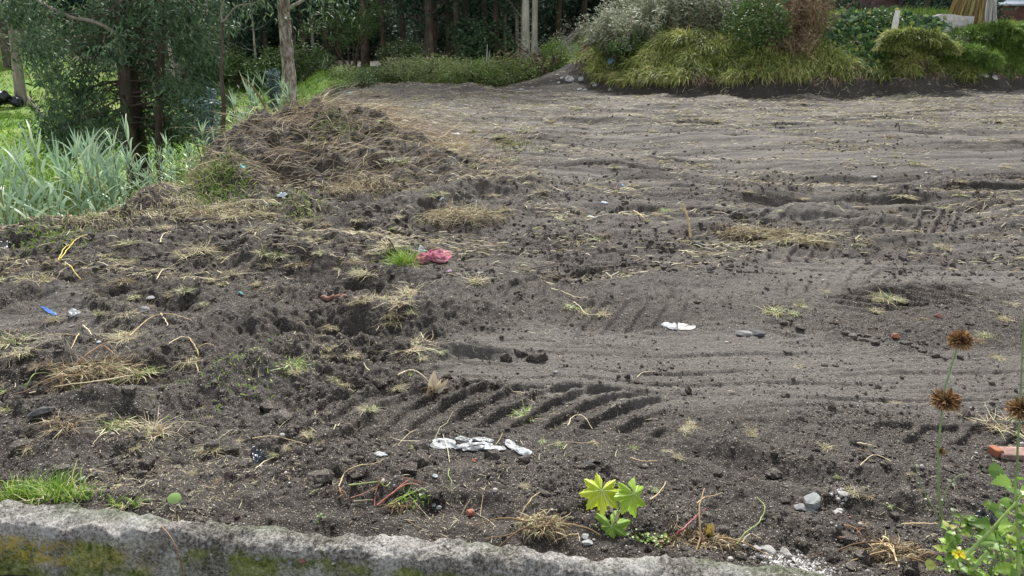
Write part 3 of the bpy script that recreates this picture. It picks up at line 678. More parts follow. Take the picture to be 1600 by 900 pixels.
# ---- the forest behind the plot: five tree shapes, copied
def forest_proto(k, bark, lean):
    rg = np.random.RandomState(600+k); hgt = [13, 15, 12, 14, 11][k]
    root = thing('forest_tree', 'x', 'tree', (0, 0, 0), 'gum trees of the forest')
    mb = MB(); top = np.array([lean, rg.normal(0, .3), hgt]); P = trunk_mesh(mb, [(0, 0, -.3), (lean*.15, .03, hgt*.25), (lean*.5, 0, hgt*.55), top], [.17, .14, .12, .15, .10][k], .04, rg, 10, .05)
    tw = []
    for j in range(26):
        t = rg.uniform(.30 if k > 1 else .42, 1); b = P[int(t*(len(P)-1))]; d = rdir(rg, 1, .0, .8)[0]; L = rg.uniform(1.0, 2.6)*(1.25-t*.6)
        Q, r = limb(b, b+d*L, .045*(1.2-t), .01, rg, 5, .12, -.05); tube1(mb, Q, r, 5); tw += [Q[-1], Q[-2], Q[-3]+rg.normal(0, .2, 3)]
    # dead snags on the lower stem
    for j in range(5):
        b = P[int(rg.uniform(.05, .35)*(len(P)-1))]; d = rdir(rg, 1, .1, .7)[0]; Q, r = limb(b, b+d*rg.uniform(.3, .9), .015, .004, rg, 4, .1); tube1(mb, Q, r, 4)
    mb.build('trunk', bark, root)
    tw = np.array(tw); C = np.repeat(tw, 9, 0)+rg.normal(0, .42, (len(tw)*9, 3))*np.array([1, 1, .8]); mc = MB()
    leaf_cloud(mc, C, 4, .26, .05, rg, .9, 3, .2, .5); mc.build('crown', M['forest_leaf'], root, smooth=False)
    return root
fprot = [forest_proto(0, M['bark_dark'], .4), forest_proto(1, M['bark_dark'], -.6), forest_proto(2, M['bark_pale'], .2), forest_proto(3, M['bark_white'], -.15), forest_proto(4, M['bark_dark'], 1.1)]
FTREES = [] # (u, Y, proto, scale, rz, description)
for u, Y, k, s, rz, lab in [
  (362,38,3,.6,0,'slim pale gum trunk above the bushes at the forest edge'), (389,40,0,.8,1,'dark gum trunk behind the pale flaky trunk'),
  (424,37,3,.42,2,'thin white snag of a gum at the forest edge'), (468,41,2,.8,3,'brown gum trunk just past the pale flaky trunk'), (483,44,2,.7,1,'slender gum leaning among close brown trunks'),
  (497,40,0,.9,4,'dark gum trunk in the close stand over green bushes'), (509,39,2,.7,.5,'tan gum trunk in the close stand over green bushes'), (531,43,0,.8,2.2,'gum trunk rising behind the small spreading tree'),
  (584,38,0,1.1,5,'straight dark gum trunk above the small spreading tree'), (672,36,4,.8,0,'thin gum stem crossing beside the brown forked pair'), (681,36,0,1.25,1.5,'stout brown gum trunk in front of the dark hollow'),
  (687,39,1,.8,3,'shadowed gum trunk close behind the stout brown one'), (709,38,0,1,2,'brown gum trunk over the weedy hedge'), (722,36,1,1.2,.3,'leaning brown gum trunk over the weedy hedge'),
  (733,40,0,1,.9,'dark gum trunk beside the dark round bush'), (777,36,0,.95,1,'upright grey brown gum trunk over a white snag'), (789,37,2,.62,5.5,'bent thin pale gum stem beside an upright trunk'),
  (808,36,2,.8,2,'pale gum trunk beside two white barked gums'), (815,35,2,.7,4,'slim pale gum close against a white barked gum'), (821,33,3,1.05,1,'taller white barked gum behind the brown bush'), (833,34,3,.9,2.6,'second white barked gum, clear of its neighbours'),
  (868,37,0,.8,1.1,'dark gum in the shade behind the bright round bush'), (905,40,0,.9,3.1,'shaded gum behind the rubbish heap'), (762,43,1,.9,.6,'far shaded gum in the gap of light'), (612,40,1,.9,2.4,'black shaded gum at the dark heart of the wood'), (640,43,0,1,.2,'far black gum in the dark heart of the wood'),
  (440,44,0,.9,.2,'far dark gum hidden partly by the flaky trunk'), (548,45,0,1,3.9,'far gum behind the dense tree crowns'), (346,42,0,.9,3.3,'dark gum behind the thin bare sapling'), (60,34,0,1.2,1.2,'dark gum behind the leaning grey trunk'), (95,36,1,1.1,2.2,'dark gum behind the leafy drooping gum'), (130,40,0,1.1,.7,'far gum glimpsed through drooping leaves'), (300,37,3,.7,1.9,'white stemmed gum glimpsed through drooping leaves')]:
    FTREES.append((u, Y, k, s, rz, lab))
used = set()
def put_forest(u, Y, k, s, rz, lab, group='gum trees of the forest', x=None):
    if x is None and u < 900: Y = Y-2.5
    if x is None: x = (u-800)/FPX*Y/math.cos(PITCH)*.965
    z = H(x, Y)-.05
    if k not in used: used.add(k); o = fprot[k]; o.location = (x, Y, z); o.rotation_euler.z = rz; o.scale = (s, s, s); o['label'] = lab
    else: o = dup(fprot[k], (x, Y, z), rz, s, lab, group)
    return o
for a in FTREES: put_forest(*a)
rgf = np.random.RandomState(77); nfar = 0
for i in range(95):                                       # deeper ranks that close the wood
    Y = rgf.uniform(44, 66); x = rgf.uniform(-.95, .85)*Y
    o = put_forest(0, Y, rgf.choice([0, 1, 4, 0, 1, 2]), rgf.uniform(.9, 1.35), rgf.uniform(0, 6), 'dark gum tree deep in the shaded wood', 'far gums deep in the wood', x); o['group'] = 'far gums deep in the wood'
# ---- understorey bushes, copied
def bush_proto(name, label, cat, mats, w, h, k, n, L, W, seed, group=None, droop=.5, hang=0, depth=None, per=7, K=3):
    rg = np.random.RandomState(seed); root = thing(name, label, cat, (0, 0, 0), group)
    mb = MB(); bush_mesh(mb, rblobs(w, h, k, rg, depth), n, L, W, rg, droop, hang, K, stems=False, per=per); mb.build('foliage', mats, root, smooth=False)
    ms = MB()
    for _ in range(7):
        P, r = limb((rg.normal(0, .05*w), rg.normal(0, .05*w), -.15), (rg.normal(0, .3*w), rg.normal(0, .3*w), h*rg.uniform(.5, .9)), .02+.01*h, .006, rg, 6, .15); tube1(ms, P, r, 5)
    ms.build('stem', M['bark_dark'], root); return root
under = [bush_proto('understorey_bush', 'x', 'bush', M['forest_leaf'], 4.2, 3.4, 9, 5200, .20, .05, 701+i, 'dark bushes under the forest trees') for i in range(2)]
usedu = set()
for i in range(58):
    Y = rgf.uniform(45, 60) if i > 22 else 43+rgf.uniform(0, 3); x = (-.92+1.75*(i % 29)/28)*Y+rgf.normal(0, 1.2); k = i % 2
    if -.10 < x/Y < -.02 and Y < 44: Y += 8
    s = rgf.uniform(.8, 1.35); loc = (x, Y, H(x, Y)-.2); lab = 'dark leafy bush in the shade under the forest trees'
    if k not in usedu: usedu.add(k); o = under[k]; o.location = loc; o['label'] = lab; o.scale = (s,)*3
    else: dup(under[k], loc, rgf.uniform(0, 6), (s, s, s*rgf.uniform(.8, 1.3)), lab, 'dark bushes under the forest trees')
# the wood beyond reads as one mass of leaves
def far_wood():
    rg = np.random.RandomState(88); n = 26000; x = rg.uniform(-75, 70, n); y = 66+rg.uniform(0, 10, n); z = terrain(x, y)-.5+rg.rand(n)**1.2*16
    mb = MB(); d = rdir(rg, n, -.4, .8); P = grow(np.stack([x, y, z], 1), d, rg.uniform(.7, 1.6, n), 3, .7, rg, .1)
    ribbons(mb, P, sidev(P, rg, 1), rg.uniform(.2, .42, n)[:, None]*np.array([.4, 1, .2])); tag(mb.build('distant_wood', M['forest_leaf'], smooth=False), kind='stuff')
far_wood()
# bushes on the lawn's far edge, in front of the forest
edge_b = bush_proto('lawn_edge_bush', 'broad dark green bush at the lawn edge beside the flaky trunk', 'bush', M['bush'], 2.9, 1.75, 9, 5200, .11, .03, 711, 'green bushes along the lawn edge')
def put_at(o, u, Y, s=1, rz=0, dz=-.05):
    x = (u-800)/FPX*Y/.985
    o.location = (x, Y, H(x, Y)+dz); o.scale = (s,)*3 if np.isscalar(s) else s; o.rotation_euler.z = rz; return o
put_at(edge_b, 478, 31, .95)
for u, Y, s, rz, lab in [(398,32,.9,2,'leafy green bush at the lawn edge before the flaky trunk'), (370,33,.8,4,'low green bush on the brown slope past the sapling'), (517,33,.42,1,'small round bright bush between lawn and dark wood'), (350,34,.9,5,'bush behind the thin bare sapling'), (440,33,.7,3,'bush half hidden by the flaky trunk'), (640,35,.7,3.3,'low dark bush at the mouth of the dark hollow')]:
    x = (u-800)/FPX*Y/.985; dup(edge_b, (x, Y, H(x, Y)-.05), rz, s, lab, 'green bushes along the lawn edge')
darkb = bush_proto('round_bush', 'dark glossy round bush under the trees beside the upright trunk', 'bush', M['euc'], 2.6, 2.2, 6, 3400, .16, .05, 715); put_at(darkb, 752, 33.5, .95)
# small spreading tree at the edge
def spreading_tree():
    rg = np.random.RandomState(720); Y = 31.5; x = (563-800)/FPX*Y/.985
    root = thing('spreading_tree', 'small flat topped tree spreading over the far lawn edge', 'tree', (x, Y, H(x, Y)))
    mb = MB(); tw = []
    for j in range(7):
        a = rg.uniform(0, 6.3); r = rg.uniform(.5, 1.5); Q, rr = limb((rg.normal(0, .1), rg.normal(0, .1), -.1), (math.cos(a)*r, math.sin(a)*r, rg.uniform(1.3, 2.3)), .05, .015, rg, 7, .12); tube1(mb, Q, rr, 6)
        for i in range(8):
            b = Q[-1-i % 3]; d = rdir(rg, 1, .0, .7)[0]; q, r2 = limb(b, b+d*rg.uniform(.3, .9), .012, .004, rg, 5, .1); tube1(mb, q, r2, 4); tw += [q[-1], q[-2]]
    mb.build('trunk', M['bark_dark'], root); mc = MB(); tw = np.array(tw); C = np.repeat(tw, 7, 0)+rg.normal(0, .17, (len(tw)*7, 3))*np.array([1.2, 1.2, .5])
    leaf_cloud(mc, C, 5, .085, .018, rg, .5, 3, .07); mc.build('crown', M['bush'], root, smooth=False)
spreading_tree()
# ---- the flaky-barked gum beyond the heap
def flaky_gum():
    rg = np.random.RandomState(730); Y = 16.5; p = at_depth(455, 160, Y); q = at_depth(441, -10, Y); z0 = H(p[0], Y); d = (q-p)/(q[2]-p[2])
    root = thing('gum_tree', 'tall gum with pale flaking bark standing behind the spoil heap', 'tree', (p[0], Y, z0))
    mb = MB(); f = lambda h: tuple(d*(h+z0-p[2])*np.array([1, 0, 1])+np.array([0, 0, p[2]-z0]))
    def g(h): return ((h+z0-p[2])*d[0], .0, h)
    P = trunk_mesh(mb, [g(-.2), g(1), g(2.2), g(4), (g(4)[0]-.3, .2, 7.5), (g(4)[0]-.2, .1, 12)], .165, .06, rg, 16, .09)
    for j in range(3):
        b = P[12+j*3]; Q, r = limb(b, b+rdir(rg, 1, .3, .6)[0]*.16, .03, .02, rg, 3, .02); tube1(mb, Q, r, 6)
    tw = []
    for j in range(18):
        b = P[int(rg.uniform(.45, 1)*(len(P)-1))]; dd = rdir(rg, 1, 0, .8)[0]; Q, r = limb(b, b+dd*rg.uniform(1, 2.4), .05, .01, rg, 6, .12); tube1(mb, Q, r, 6); tw += [Q[-1], Q[-2], Q[-3]]
    mb.build('trunk', M['bark_flaky'], root); mc = MB(); tw = np.array(tw); C = np.repeat(tw, 12, 0)+rg.normal(0, .4, (len(tw)*12, 3))
    leaf_cloud(mc, C, 6, .17, .014, rg, 1.2, 4, .14, .7); mc.build('crown', M['euc'], root, smooth=False)
flaky_gum()
# ---- the big drooping gum cluster on the lower ground
def drooping_gum():
    rg = np.random.RandomState(740); Y = 13.4; c = at_depth(212, 240, Y); z0 = H(c[0], Y)
    root = thing('drooping_gum_tree', 'leafy drooping gum with three brown trunks behind the canes', 'tree', (c[0], Y, z0)); O = np.array([c[0], Y, z0])
    mats = M['bark_dark']; stems = []
    for (u0, v0, u1, v1, dy, r0, r1, up) in [(206,235,190,60,.0,.135,.10,6.5), (221,240,204,90,.35,.12,.08,7.5), (248,235,252,80,-.1,.075,.05,5.5), (176,-10,184,62,.5,.12,.13,0)]:
        if up == 0: continue
        a = at_depth(u0, v0, Y+dy)-O; b = at_depth(u1, v1, Y+dy)-O; e = b+(b-a)*.6
        mb = MB(); P = trunk_mesh(mb, [(a[0]+.02, a[1], -.3), a, b, e, (e[0]-.3, e[1], up), (e[0]-.5, e[1], up+3)], r0, r1*.5, rg, 14, .10)
        stems.append(P); mb.build('trunk', mats, root)
    # branches reaching to leafy ends spread through the crown's volume
    mb = MB(); ends = []
    zones = [ # u, v, du, dv : leafy areas as seen, depth spread
      (120,30,60,35), (75,25,35,30), (95,110,35,35), (140,120,45,30), (100,150,40,25), (110,195,45,25), (150,180,40,28), (80,215,25,14), (180,30,40,35), (240,30,60,35), (300,25,50,30), (320,60,30,35), (270,80,60,35), (230,110,45,30), (290,120,50,30), (330,110,22,30), (215,150,40,25), (280,165,50,25), (300,200,40,18), (180,215,30,14), (160,70,40,30), (110,70,50,30), (55,60,20,30), (130,225,30,14), (262,200,22,16), (235,185,22,18), (30,20,30,25), (200,80,30,30), (345,30,20,25), (335,150,18,20)]
    for (u, v, du, dv) in zones:
        for j in range(5):
            dep = Y+rg.normal(-.1, .65) if not (170 < u < 262 and v > 105) else Y+rg.uniform(.3, 1.2); e = at_depth(u+rg.normal(0, du*.55), v+rg.normal(0, dv*.5), dep)-O
            st = stems[rg.randint(3)]; b = st[np.argmin(np.abs(st[:, 2]-(e[2]+rg.uniform(-.1, .9)))-0*st[:, 0])]
            Q, r = limb(b, e, .014, .003, rg, 7, .16, .06); tube1(mb, Q, r, 5); ends += [Q[-1], Q[-2]*.5+Q[-1]*.5]
    for j in range(60):                                     # the crown above the frame
        st = stems[rg.randint(3)]; b = st[rg.randint(len(st)//2, len(st))]; dd = rdir(rg, 1, -.1, .8)[0]; e = b+dd*rg.uniform(.8, 2.4); Q, r = limb(b, e, .03, .006, rg, 6, .12, .08); tube1(mb, Q, r, 5); ends += [Q[-1], Q[-2], Q[-3]]
    mb.build('branches', M['bark_dark'], root)
    # one bare pale bough that crosses the crown
    mb = MB(); pts = [at_depth(u, v, Y-.7)-O for u, v in ((186,62),(165,42),(140,32),(115,28),(92,18),(70,8),(50,-4))]
    P = smooth_line_3([stems[0][14]]+pts, 4); tube1(mb, P, np.linspace(.04, .012, len(P)), 8); mb.build('bough', M['bark_pale'], root)
    ends = np.array(ends); C = np.repeat(ends, 6, 0)+rg.normal(0, .11, (len(ends)*6, 3))*np.array([1.1, 1.1, 1])
    mc = MB(); leaf_cloud(mc, C, 11, .135, .0135, rg, 1.3, 4, .08, .6)
    mc.build('crown', M['euc'], root, smooth=False)
drooping_gum()
def sapling():
    rg = np.random.RandomState(750); Y = 11.8
    pts = [at_depth(u, v, Y) for u, v in ((348,225),(350,170),(346,120),(347,90),(347,45),(349,34))]; O = np.array([pts[0][0], Y, H(pts[0][0], Y)])
    root = thing('sapling', 'thin bare sapling with one arm bending over, beside the drooping gum', 'tree', O); mb = MB()
    P = smooth_line_3([np.array([0, 0, -.1])]+[p-O for p in pts], 5); tube1(mb, P, np.linspace(.042, .016, len(P)), 8)
    mb.build('trunk', M['bark_dark'], root)
    mb = MB(); Q = smooth_line_3([P[-1]]+[at_depth(u, v, Y)-O for u, v in ((356,25),(367,12),(380,7),(398,4),(415,-6))], 4); tube1(mb, Q, np.linspace(.015, .006, len(Q)), 6)
    Q2 = smooth_line_3([P[-2], at_depth(345,20,Y)-O, at_depth(352,-10,Y)-O, at_depth(360,-90,Y)-O], 4); tube1(mb, Q2, np.linspace(.013, .006, len(Q2)), 6); mb.build('branch', M['bark_pale'], root)
    mc = MB(); E = np.vstack([Q[-8:], Q2[-4:]])+rg.normal(0, .05, (12, 3)); leaf_cloud(mc, np.repeat(E, 2, 0)+np.array([0, 0, .04]), 9, .12, .009, rg, 1.4, 4, .07, .8); mc.build('foliage', M['euc'], root, smooth=False)
sapling()
def blue_shrub(u, v, Y, s, label):
    rg = np.random.RandomState(int(u)); p = at_depth(u, v, Y); z0 = H(p[0], Y)
    root = thing('blue_gum_shrub', label, 'shrub', (p[0], Y, z0)); mb = MB(); mc = MB(); h = p[2]-z0; Es = []
    for j in range(9):
        a = rg.uniform(0, 6.3); e = (math.cos(a)*s*rg.uniform(.2, 1), math.sin(a)*s*.7, h+rg.uniform(-.8, 1)*s); Q, r = limb((0, 0, -.1), e, .014, .004, rg, 9, .08); tube1(mb, Q, r, 5); Es += [Q[-1], Q[-2], Q[-3], Q[-4]]
    mb.build('stem', M['bark_dark'], root); C = np.repeat(np.array(Es), 4, 0)+rg.normal(0, s*.16, (len(Es)*4, 3)); leaf_cloud(mc, C, 6, .075, .017, rg, .3, 3, .03, 0); mc.build('foliage', M['euc_blue'], root, smooth=False)
blue_shrub(322, 168, 12.4, .27, 'powder blue young gum shrub between the dark trunks and the bare sapling')
blue_shrub(426, 122, 15.2, .12, 'little blue green shrub tip in front of the flaky trunk')
# leaning grey trunk with a black heap at its foot
def leaning_gum():
    rg = np.random.RandomState(760); Y = 25.5; a = at_depth(32, 145, Y); b = at_depth(20, 40, Y); z0 = H(a[0], Y); O = np.array([a[0], Y, z0])
    root = thing('leaning_gum_tree', 'leaning smooth grey gum with a blackened foot on the lawn', 'tree', O); d = (b-a)/(b[2]-a[2]); mb = MB(); g = lambda h: ((h+z0-a[2])*d[0], 0, h)
    P = trunk_mesh(mb, [g(-.2), g(1), g(3), g(6), g(10)], .19, .08, rg, 12, .04); tw = []
    for j in range(16):
        q = P[int(rg.uniform(.4, 1)*(len(P)-1))]; dd = rdir(rg, 1, 0, .8)[0]; Q, r = limb(q, q+dd*rg.uniform(1, 2.5), .05, .01, rg, 5, .1); tube1(mb, Q, r, 5); tw += [Q[-1], Q[-2], Q[-3]]
    mb.build('trunk', M['bark_pale'], root); mc = MB(); tw = np.array(tw); leaf_cloud(mc, np.repeat(tw, 10, 0)+rg.normal(0, .4, (len(tw)*10, 3)), 6, .2, .02, rg, 1, 3, .2, .6); mc.build('crown', M['euc'], root, smooth=False)
    blk = plainmat('black_plastic_far', (.012, .014, .018), .35, .3, 20, .01, .5); mb = MB()
    for k in range(9): rock(mb, (rg.normal(-.12, .22), rg.normal(-.25, .12), .14+rg.rand()*.28), (.22, .18, .20), 770+k, 3, .5)
    tag(mb.build('rubbish_bag', blk, loc=O+np.array([0, -.2, 0])), 'crumpled black rubbish bags heaped against the leaning grey gum', 'rubbish bag')
    L = MB(); a2 = hit(38, 148); b2 = hit(72, 188); P = np.array([a2+(b2-a2)*t+np.array([0, 0, .06]) for t in np.linspace(0, 1, 8)]); tube1(L, P-P[0], np.full(8, .06), 8)
    tag(L.build('fallen_log', M['bark_pale'], loc=P[0]), 'thin fallen log lying on the lawn below the black heap', 'log')
leaning_gum()
# ================================================================== giant canes on the rim
def cane_proto(seed, h, nl, hook=0.):
    rg = np.random.RandomState(seed); root = thing('giant_cane', 'x', 'cane', (0, 0, 0), 'giant canes along the rim of the fill')
    mb = MB(); P, r = limb((0, 0, -.05), (rg.normal(0, .05)+hook, rg.normal(0, .05), h), .011, .005, rg, 12, .03); tube1(mb, P, r, 6); mb.build('stalk', M['cane_stalk'], root)
    ml = MB(); md = MB(); a0 = rg.uniform(0, 6.3)
    for k in range(nl):
        t = .12+.88*k/(nl-1); b = P[0]*(0)+np.array([np.interp(t, np.linspace(0, 1, 12), P[:, i]) for i in range(3)])
        a = a0+math.pi*k+rg.normal(0, .35); L = (.26+.24*math.sin(t*2.6))*rg.uniform(.8, 1.15)*(h/1.1)**.5; up = .8+1.3*t*t
        d = np.array([[math.cos(a), math.sin(a), up]]); Q = grow(b[None], d, L, 8, 1.5-.6*t+rg.uniform(-.3, .9), rg, .03)
        T = unit(np.gradient(Q, axis=1)); sd = unit(np.cross(T, np.array([0, 0, 1.])+rg.normal(0, .25, 3)))
        prof = np.array([.75, 1, 1, .92, .78, .58, .33, .03])*rg.uniform(.009, .018)
        dry = t < .36 and rg.rand() < .75; ribbons(md if dry else ml, Q, sd, prof[None], np.array([rg.rand() if dry else np.clip(.35+.4*t+rg.normal(0, .16), 0, .93)]))
    # furled top leaves
    for k in range(4):
        a = rg.uniform(0, 6.3); Q = grow(P[-1][None], np.array([[math.cos(a)*.28, math.sin(a)*.28, 1]]), rg.uniform(.22, .36), 6, .5, rg, .02); T = unit(np.gradient(Q, axis=1)); sd = unit(np.cross(T, np.array([.3, 1, .2])))
        ribbons(ml, Q, sd, np.array([.8, 1, .9, .7, .4, .05])[None]*.014, np.array([rg.uniform(.5, .85)]))
    ml.build('leaves', M['cane'], root)
    if md.n: md.build('dry_leaves', M['cane_dry'], root)
    return root
cprot = [cane_proto(800+k, h, n) for k, (h, n) in enumerate([(1.25, 15), (1.05, 13), (.85, 12), (.7, 10), (1.4, 17), (1.0, 15)])]
usedc = set(); cane_list = []
CSEEN = set()
def put_cane(u, v_top, Y, k, rz, lab, group='giant canes along the rim of the fill', zs=None):
    for w in ('', 'taller ', 'lower ', 'thin ', 'thick '):
        if w+lab not in CSEEN: lab = w+lab; break
    CSEEN.add(lab)
    top = at_depth(u, v_top, Y); z0 = H(top[0], Y)-.02; hgt = [1.25, 1.05, .85, .7, 1.4, 1.0][k]+.18; s = max(.35, (top[2]-z0)/hgt)
    sc = (min(s, 1.25), min(s, 1.25), s)
    if k not in usedc: usedc.add(k); o = cprot[k]; o.location = (top[0], Y, z0); o.rotation_euler.z = rz; o.scale = sc; o['label'] = lab; o['group'] = group
    else: o = dup(cprot[k], (top[0], Y, z0), rz, sc, lab, group)
rg = np.random.RandomState(3)
row1 = [(8,250),(22,300),(58,205),(42,290),(66,285),(88,300),(100,240),(80,260),(115,290),(128,245),(140,215),(150,300),(160,265),(172,255),(178,210),(190,300),(200,190),(208,235),(222,310),(232,250),(246,235),(-15,230),(-40,260),(-70,240),(30,240),(112,220),(155,228),(186,235),(214,262),(135,290),(238,285),(258,215),(268,235),(284,225),(298,232),(300,265),(312,270)]
names1 = {2: 'tallest pale blue green cane standing up against the lawn', 16: 'tall cane with a spear of leaves before the brown gum trunks'}
deep1 = [6.9+.0*i for i in range(len(row1))]
for i, (u, v) in enumerate(row1):
    Y = float(np.interp(u, [-80, 0, 120, 240, 320], [6.5, 6.9, 7.3, 7.9, 8.6]))+rg.uniform(-.15, .9)
    side = 'beyond the rim below the lawn' if u < 130 else ('in front of the brown gum trunks' if u < 240 else 'near the dark foot of the spoil heap')
    lab = names1.get(i, '%s blue green cane %s, %s' % (['tall', 'short', 'leaning', 'bushy', 'slender', 'broad leaved'][i % 6], side, ['front row', 'mid row', 'back row', 'overtopping', 'overtopped', 'hanging', 'upright'][i // 6]))
    put_cane(u, v, Y, [4,2,4,1,5,3,0,1,3,0,4,3,5,1,0,2,4,1,3,5,0,4,1,0,5,0,1,2,5,3,3,0,1,2,5,3,2][i], rg.uniform(0, 6.3), lab)
for i in range(34):
    u = rg.uniform(-90, 300); Y = float(np.interp(u, [-80, 0, 120, 240, 320], [6.6, 7.0, 7.4, 8.1, 8.8]))+rg.uniform(-.2, 1.3)
    put_cane(u, rg.uniform(215, 300)-.05*max(0, u-150), Y, rg.randint(6), rg.uniform(0, 6.3), '%s giant cane %s, %s' % (['dense', 'narrow', 'yellowing', 'pale', 'arching'][i % 5], ['standing against the lawn', 'below the gum foliage', 'before the brown trunks'][0 if u < 60 else 1 if u < 180 else 2], ['nearly hidden', 'half hidden', 'mostly in view'][(i//5) % 3]))
for i, (u, v, Y) in enumerate([(365,150,12.0),(378,170,11.6),(388,180,12.2),(372,195,11.2),(412,118,14.5),(400,150,13.5),(438,125,14.8),(447,135,14.2),(425,150,13.6),(392,130,13.6),(330,200,10.6),(315,195,10.2),(345,215,10.4)]):
    put_cane(u, v, Y, i % 6, rg.uniform(0, 6), ['drooping', 'small upright', 'ragged'][i // 6]+' pale cane %s' % ['beside the bare sapling', 'between sapling and heap', 'on the slope behind the heap', 'at the heap foot', 'by the little blue shrub', 'next to the flaky trunk'][i % 6], 'canes behind the spoil heap')
# fallen cane leaning over the lawn
mb = MB(); Q = smooth_line_3([at_depth(u, v, 12.6) for u, v in ((378,120),(392,133),(402,146),(418,175))], 5); tube1(mb, Q-Q[0], np.linspace(.012, .018, len(Q)), 6)
tag(mb.build('bare_cane', M['cane_dry'], loc=Q[0]), 'bare tan cane stem slanting over the lawn behind the heap', 'cane')
# low weeds at the canes' feet and along the rim
def weed_patch(name, label, cat, pts, mat, L, W, n, seed, group=None, hmul=1.):
    rg = np.random.RandomState(seed); c = hit(*pts[0]); root_loc = c; mb = MB()
    for (u, v) in pts:
        p = hit(u, v)-c; m = n//len(pts); b = np.stack([p[0]+rg.normal(0, .13, m), p[1]+rg.normal(0, .16, m)], 1); z = terrain(b[:, 0]+c[0], b[:, 1]+c[1])-c[2]
        P = grow(np.stack([b[:, 0], b[:, 1], z], 1), np.stack([rg.normal(0, .6, m), rg.normal(0, .6, m), np.ones(m)*hmul], 1), rg.uniform(.4, 1, m)*L, 4, .9, rg, .15)
        ribbons(mb, P, sidev(P, rg, 1), W*rg.uniform(.6, 1.2, m)[:, None]*np.array([.5, 1, .8, .15]))
    return tag(mb.build(name, mat, smooth=False, loc=c), label, cat, group, 'stuff')
for i, (pts, mat, L, W, n, lab) in enumerate([
  ([(70,362),(95,365),(40,368)], M['kikuyu_green'], .06, .004, 260, 'low grey green weeds on the rim under the tall pale cane'),
  ([(110,372),(60,375),(90,380)], M['kikuyu_green'], .05, .004, 300, 'creeping pale weed on soil just inside the rim'),
  ([(345,300),(330,305),(360,292),(350,285)], M['bush_bright'], .09, .006, 420, 'bright green weeds at the dark foot of the spoil heap'),
  ([(310,315),(290,318),(330,312)], M['straw'], .10, .003, 260, 'straggly weeds along the rim before the last canes'),
  ([(320,275),(300,285),(340,265)], M['weed'], .16, .005, 500, 'rank yellowing grass between canes and heap'),
  ([(240,330),(210,338),(262,326)], M['straw'], .09, .003, 260, 'dry grass fringe at the cane roots'),
  ([(150,345),(120,352),(175,342)], M['straw'], .09, .003, 240, 'straw coloured grass fringe on the rim before the canes'),
  ([(480,330),(455,312),(460,318)], M['weed'], .08, .006, 260, 'green weed sprouting at the near foot of the heap'),
  ([(535,195),(520,200)], M['grass'], .10, .005, 150, 'green shoot lying on the side of the heap'),
  ([(345,575),(365,565),(375,560)], M['fresh'], .035, .0035, 160, 'small fresh green sprouts on the ridge of soil'),
  ([(800,232),(790,225),(815,225)], M['weed'], .07, .008, 300, 'thin green weeds where heap meets the open field')]):
    weed_patch(['rim_weeds', 'creeping_weed', 'green_weeds', 'rim_weeds', 'rank_grass', 'dry_grass', 'dry_grass', 'green_weed', 'green_shoot', 'sprouts', 'field_weeds'][i], lab, 'weeds' if i not in (4, 5, 6) else 'grass', pts, mat, L, W, n, 830+i)
# ================================================================== weedy hedge behind the plot
wp = [bush_proto('weed_bush', 'x', 'weeds', mt, w, h, 7, n, L, W, 850+i, 'weedy bushes behind the plot', .5, 0) for i, (mt, w, h, n, L, W) in enumerate([(M['weed'], 1.9, .85, 2600, .10, .012), (M['bush'], 1.8, .8, 2200, .10, .022), (M['bush_bright'], 1.7, .8, 2400, .11, .010), (M['brownleaf'], 1.4, .9, 900, .12, .022)])]
usedw = set()
def put_w(u, Y, k, s, lab, rz, group='weedy bushes behind the plot'):
    x = (u-800)/FPX*Y/.985; loc = (x, Y, H(x, Y)-.05)
    if k not in usedw: usedw.add(k); o = wp[k]; o.location = loc; o.scale = (s,)*3 if np.isscalar(s) else s; o['label'] = lab
    else: dup(wp[k], loc, rz, s, lab, group)
for i, (u, Y, k, s, lab) in enumerate([
  (585,22.5,1,.62,'low dark green weed bush at the heap end of the hedge'), (610,23,1,.8,'green weed bush with yellow leaves in the hedge'), (640,23,0,.9,'straw coloured weed bush beside the green one'), (668,23,0,1,'dry brownish weed bush in the middle of the hedge'),
  (700,22.6,0,.95,'pale flowering weed bush with dry stems'), (728,22.6,2,.95,'bright feathery weed bush in the hedge'), (752,22.8,0,1,'mixed weed bush below the dark round bush'), (778,22.8,2,1.05,'upright light green weed bush under the white snag'), (803,22.8,0,1.05,'tall dry weed bush near the white barked gums'),
  (690,25.5,0,1.1,'weed bush rising behind the hedge top'), (640,25.5,3,.9,'reddish brown weed top behind the hedge'), (745,25.5,1,1,'leafy weed bush behind the feathery one'), (590,25,1,.9,'dark weed bush behind the hedge end'), (795,25.5,2,1.1,'light weed bush behind the tall dry one'),
  (828,23.5,3,1.25,'rusty brown leaved bush before the white barked gums'), (848,24.2,3,1.2,'second rusty brown bush beside the bright round one'), (838,22.8,1,.7,'small dark weed under the rusty brown bush'),
  (560,23.6,0,.7,'thin weed bush where lawn meets the heap'), (545,21,2,.45,'small weed tuft on the slope by the lawn'), (575,21.6,1,.5,'low leafy weed behind the heap top')]):
    put_w(u, Y, k, s, lab, i*1.7)
bright = bush_proto('bright_bush', 'bright green round bush at the end of the weedy hedge', 'bush', M['bush_bright'], 1.25, 1.15, 7, 3400, .085, .013, 861); put_at(bright, 868, 23, (1, .9, 1))
bb2 = bush_proto('tall_grey_shrub', 'loose grey green shrub standing behind the rusty brown bushes', 'shrub', M['greyweed'], 1.5, 1.7, 6, 1500, .12, .012, 862); put_at(bb2, 852, 26, 1.1)
